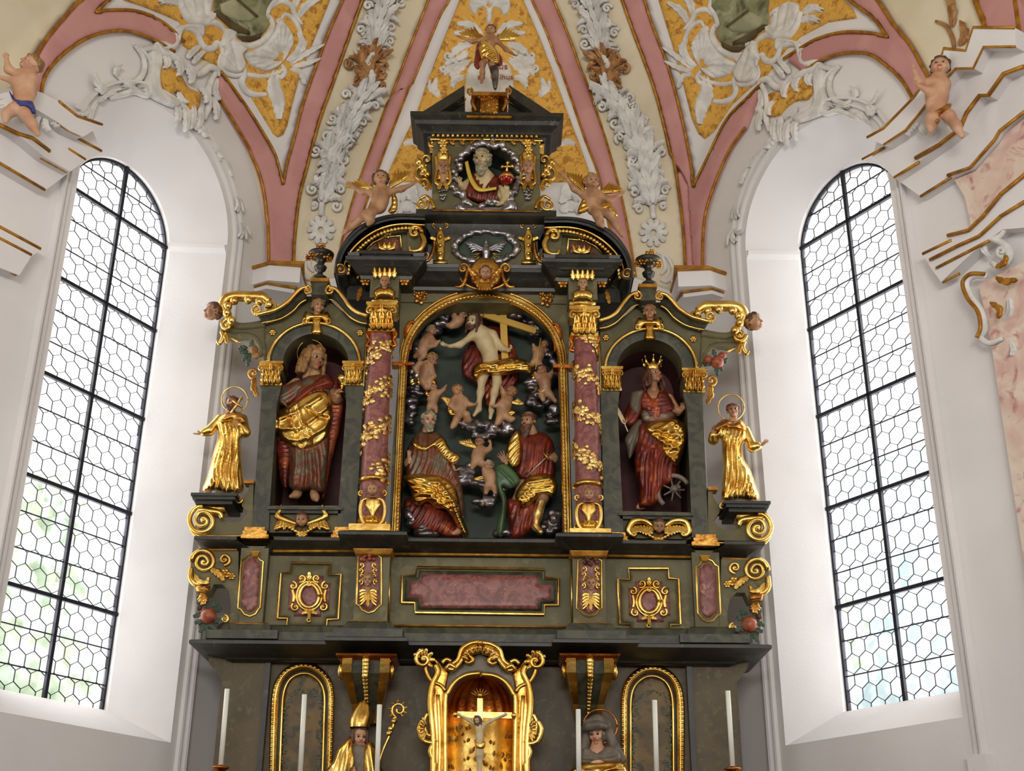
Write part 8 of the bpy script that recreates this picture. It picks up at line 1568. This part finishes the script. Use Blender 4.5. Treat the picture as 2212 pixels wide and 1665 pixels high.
# ------------------------------------------------------------------ wall entablatures beside the windows
aR = [(1929, 322), (1965, 303), (1997, 271), (2030, 238), (2053, 207), (2076, 181), (2091, 150), (2095, 134), (2143, 139), (2159, 90), (2250, 92)]
def slabs(s, polys, mt='plaster'):
    for q, h in polys: relief(mb := MB(), mS, q, h, edge=0, step=14); mb.build('trim_9', M[mt], smooth=True, angle=35, **S_)
slabs(1, ((aR+[(2250, 235), (2181, 293), (2170, 312), (2117, 372), (2072, 391), (2006, 432), (1950, 392)], .1), (aR+[(2250, 165), (2207, 180), (2174, 226), (2155, 226), (2127, 263), (2113, 297), (2068, 331), (2021, 364), (1967, 399), (1918, 352)], .2), (aR+[(2250, 132), (2181, 132), (2159, 177), (2121, 177), (2080, 222), (2046, 268), (2012, 308), (1965, 338), (1945, 330)], .32)))
slabs(1, (([(2015, 557), (2072, 519), (2117, 508), (2149, 478), (2188, 430), (2250, 380), (2250, 500), (2187, 505), (2140, 540), (2111, 565), (2055, 617), (2034, 590)], .12),))
slabs(1, (([(2072, 393), (2117, 375), (2170, 315), (2181, 296), (2250, 240), (2250, 380), (2188, 428), (2149, 476), (2110, 505), (2095, 430)], .06), ([(2130, 620), (2250, 560), (2390, 560), (2480, 1900), (2330, 1900), (2225, 1200), (2158, 762)], .08)), 'pinkmarble')
for L, w_, h in ((aR, 5, .32), ([(1901, 361), (1948, 336)], 4.5, .22), ([(1965, 338), (2012, 308), (2046, 268), (2080, 222), (2121, 177), (2159, 177), (2181, 132), (2250, 132)], 4, .32), ([(1937, 376), (1970, 354)], 4, .14), ([(1967, 399), (2021, 366)], 5, .2), ([(2016, 359), (2068, 331), (2113, 297), (2127, 263), (2155, 226), (2174, 226), (2207, 180), (2250, 165)], 6.5, .22), ([(2006, 432), (2072, 391)], 4.5, .1), ([(2068, 388), (2117, 372), (2170, 312), (2181, 293), (2250, 240)], 5, .12),
                  ([(2072, 519), (2117, 508), (2149, 478), (2188, 430), (2250, 380)], 5.5, .14), ([(2015, 557), (2077, 528)], 5, .12), ([(2034, 571), (2096, 540), (2140, 521), (2187, 478), (2250, 440)], 5, .14), ([(2046, 588), (2111, 555), (2160, 530)], 4.5, .13), ([(2055, 617), (2091, 598)], 4, .1)):
    tube(mb := MB(), mS, L, w_*.62, s=.0045, h=h, smooth=0, k=6); mb.build('trim_10', M['ochre'], **S_)
aL = [(-40, 205), (30, 225), (66, 243), (80, 254), (106, 274), (161, 292)]
slabs(0, ((aL+[(184, 342), (130, 380), (78, 419), (0, 373), (-40, 350)], .1), (aL+[(184, 342), (148, 360), (114, 384), (57, 353), (0, 306), (-40, 285)], .2), (aL+[(120, 318), (90, 305), (65, 288), (20, 262), (-40, 245)], .32), ([(-40, 488), (0, 508), (66, 545), (44, 562), (18, 602), (-40, 580)], .12)))
for L, w_, h in (([(66, 243), (80, 254), (106, 274), (161, 292)], 5, .32), ([(65, 286), (90, 303), (116, 314)], 4, .3), ([(127, 311), (182, 340)], 5, .2), ([(110, 335), (147, 358)], 4, .2), ([(-40, 285), (0, 304), (31, 313), (69, 341)], 6.5, .2), ([(57, 351), (114, 382)], 5.5, .16), ([(-40, 348), (0, 371), (78, 417)], 4.5, .1), ([(-40, 490), (0, 511), (64, 545)], 5, .12), ([(-40, 515), (0, 535), (44, 558)], 4.5, .12), ([(-20, 582), (15, 600)], 4, .1)):
    tube(mb := MB(), mS, L, w_*.62, s=.0045, h=h, smooth=0, k=6); mb.build('trim_10', M['ochre'], **S_)
rc = [('t', [(2150, 604), (2122, 604), (2106, 620), (2116, 650), (2138, 680), (2146, 716), (2138, 736), (2156, 748), (2184, 738)], 6), ('t', [(2140, 500), (2150, 524), (2176, 520), (2192, 500)], 5), ('t', [(2156, 520), (2188, 536), (2200, 560), (2180, 584), (2160, 574)], 7), ('r', [(2126, 616), (2160, 600), (2215, 590), (2230, 640), (2200, 700), (2180, 736), (2156, 742), (2150, 690), (2126, 650)], .05), ('l', [(2180, 700), (2196, 680), (2200, 650)], 10), ('l', [(2196, 740), (2206, 760), (2204, 775)], 8), ('l', [(2150, 560), (2140, 545), (2146, 530)], 8), ('s', [(2185, 552)], 14, 0, 1.4, 5)]
stu(mb := MB(), rc, TR[0], b=.1); o = mb.build('stucco_cartouche', M['stucco'], label='small white and gold stucco cartouche at the right edge, over the pink marble pilaster', cat='stucco ornament')
mb = MB(); tube(mb, mS, [(2150, 601), (2120, 601), (2103, 620), (2113, 652), (2136, 682), (2142, 716), (2134, 738)], 3.4, s=.0047, h=.13); leaf(mb, mS, [(2168, 664), (2190, 680), (2188, 700)], 9, .03, 3, base=.15); leaf(mb, mS, [(2180, 610), (2200, 620), (2230, 616)], 10, .03, 3, base=.15); leaf(mb, mS, [(2180, 590), (2200, 580), (2206, 564)], 8, .03, 3, base=.15); mb.build('gilt_accent', M['ochre'], o)
cl = [[('l', q, 8) for q in ([(2048, 262), (2064, 240), (2080, 226)], [(2060, 262), (2082, 250), (2094, 240)], [(2066, 280), (2088, 280), (2098, 296)], [(2030, 284), (2014, 300), (2010, 316)], [(2040, 288), (2040, 304), (2050, 314)], [(2054, 290), (2064, 306), (2062, 320)])], [('l', q, 8) for q in ([(30, 262), (10, 268), (-4, 284)], [(36, 270), (26, 284), (22, 300)], [(48, 272), (46, 292), (52, 304)], [(54, 262), (62, 280), (70, 296)])]]
for i, q in enumerate(cl): stu(mb := MB(), q, TR[0], b=.42); mb.build('stucco_acanthus', M['stucco'], label=('white stucco acanthus tuft under the right wall putto', 'white stucco acanthus tuft under the left wall putto')[i], cat='stucco ornament')
stu(mb := MB(), [('l', [(2060, 145), (2066, 128), (2062, 110)], 8), ('l', [(2070, 150), (2082, 136), (2092, 128)], 9), ('l', [(2068, 165), (2072, 180), (2066, 200)], 9), ('t', [(2066, 120), (2064, 90), (2050, 60), (2026, 48)], 4), ('l', [(2076, 100), (2090, 80), (2086, 50)], 12), ('l', [(2062, 60), (2062, 20), (2050, -20)], 12)], TR[0], b=.03); mb.build('stucco_spray', M['goldstucco'], label='brown-gold stucco spray on the vault behind the right wall putto', cat='stucco ornament')
for s, (i, n_) in enumerate(((0, 6), (1, 6))):          # stucco sprays on the window surrounds
    mb = MB(); w_ = WIN[i]; g = np.random.default_rng(50+i)
    for t in (1.9, 2.2, 2.5, 2.8) if False else (20, 38, 150, 165):
        a = math.radians(t); c = np.array([w_['u']+(w_['R']+.13)*math.cos(a), w_['sp']+(w_['R']+.13)*math.sin(a)]); m5 = lambda px, py, h: W(i, np.asarray(px)/100, np.asarray(py)/100, .05+np.asarray(h))
        for _ in range(4): b_ = a+g.normal()*.5+PI/2*(1 if t > 90 else -1)*1.; leaf(mb, m5, [c*100, (c+.09*np.array([math.cos(b_), math.sin(b_)]))*100, (c+.17*np.array([math.cos(b_+.4), math.sin(b_+.4)]))*100], 3, .025, 3, curl=.02, n=10, nv=5)
    mb.build('stucco_sprigs', M['stucco'], label=('small white stucco sprigs on the left window surround', 'small white stucco sprigs on the right window surround')[s], cat='stucco ornament')
# ================================================================== LIGHT
w = bpy.data.worlds.new('sky'); sc.world = w; w.use_nodes = True; bg = w.node_tree.nodes['Background']; bg.inputs[0].default_value = (1., .985, .96, 1); bg.inputs[1].default_value = 1.5
for i in (0, 1):
    q = WIN[i]; L = bpy.data.lights.new('window_daylight', 'AREA'); L.shape = 'RECTANGLE'; L.size = 1.2; L.size_y = 4.6; L.energy = 85; L.color = (.97, .97, 1)
    o = bpy.data.objects.new('window_daylight', L); COL.objects.link(o); p = W(i, q['u'], 5.7, -q['d']-.15); n = PLANES[i][1]
    o.matrix_world = Matrix.Translation(Vector(p)) @ Vector(tuple(-n)).to_track_quat('Z', 'Y').to_matrix().to_4x4()
for sx_, i, U1 in ((-1, 0, 4.25), (1, 1, 4.1)):
    e = W(i, U1, 0.)
    for dy, wd in ((2.6, 2.), (7.3, 2.2)):  # lamps added in the unseen nave openings, tilted up to lighten the vault
        L = bpy.data.lights.new('nave_fill_lamp', 'AREA'); L.shape = 'RECTANGLE'; L.size = wd; L.size_y = 5.; L.energy = 30; L.color = (1, .98, .95)
        o = bpy.data.objects.new('nave_fill_lamp', L); COL.objects.link(o); d = Vector((-sx_*1., .75, .28)); o.matrix_world = Matrix.Translation((float(e[0])+sx_*.1, float(e[1])-dy, 5.8)) @ (-d).to_track_quat('Z', 'Y').to_matrix().to_4x4()
L = bpy.data.lights.new('west_fill_lamp', 'AREA'); L.shape = 'RECTANGLE'; L.size = 5.; L.size_y = 2.6; L.energy = 560; L.color = (1, .97, .93); L.spread = math.radians(110)  # unseen fill lamp added behind the camera to brighten the vault
o = bpy.data.objects.new('west_fill_lamp', L); COL.objects.link(o); o.matrix_world = Matrix.Translation((0, -8.85, 5.)) @ (-Vector((0, 19, 6.5))).to_track_quat('Z', 'Y').to_matrix().to_4x4()
v = sc.view_settings; v.view_transform = 'Standard'; v.look = 'None'; v.gamma = 1; v.use_curve_mapping = False; v.exposure = .08
sc.cycles.use_denoising = True; sc.cycles.max_bounces = 6; sc.cycles.sample_clamp_indirect = 6
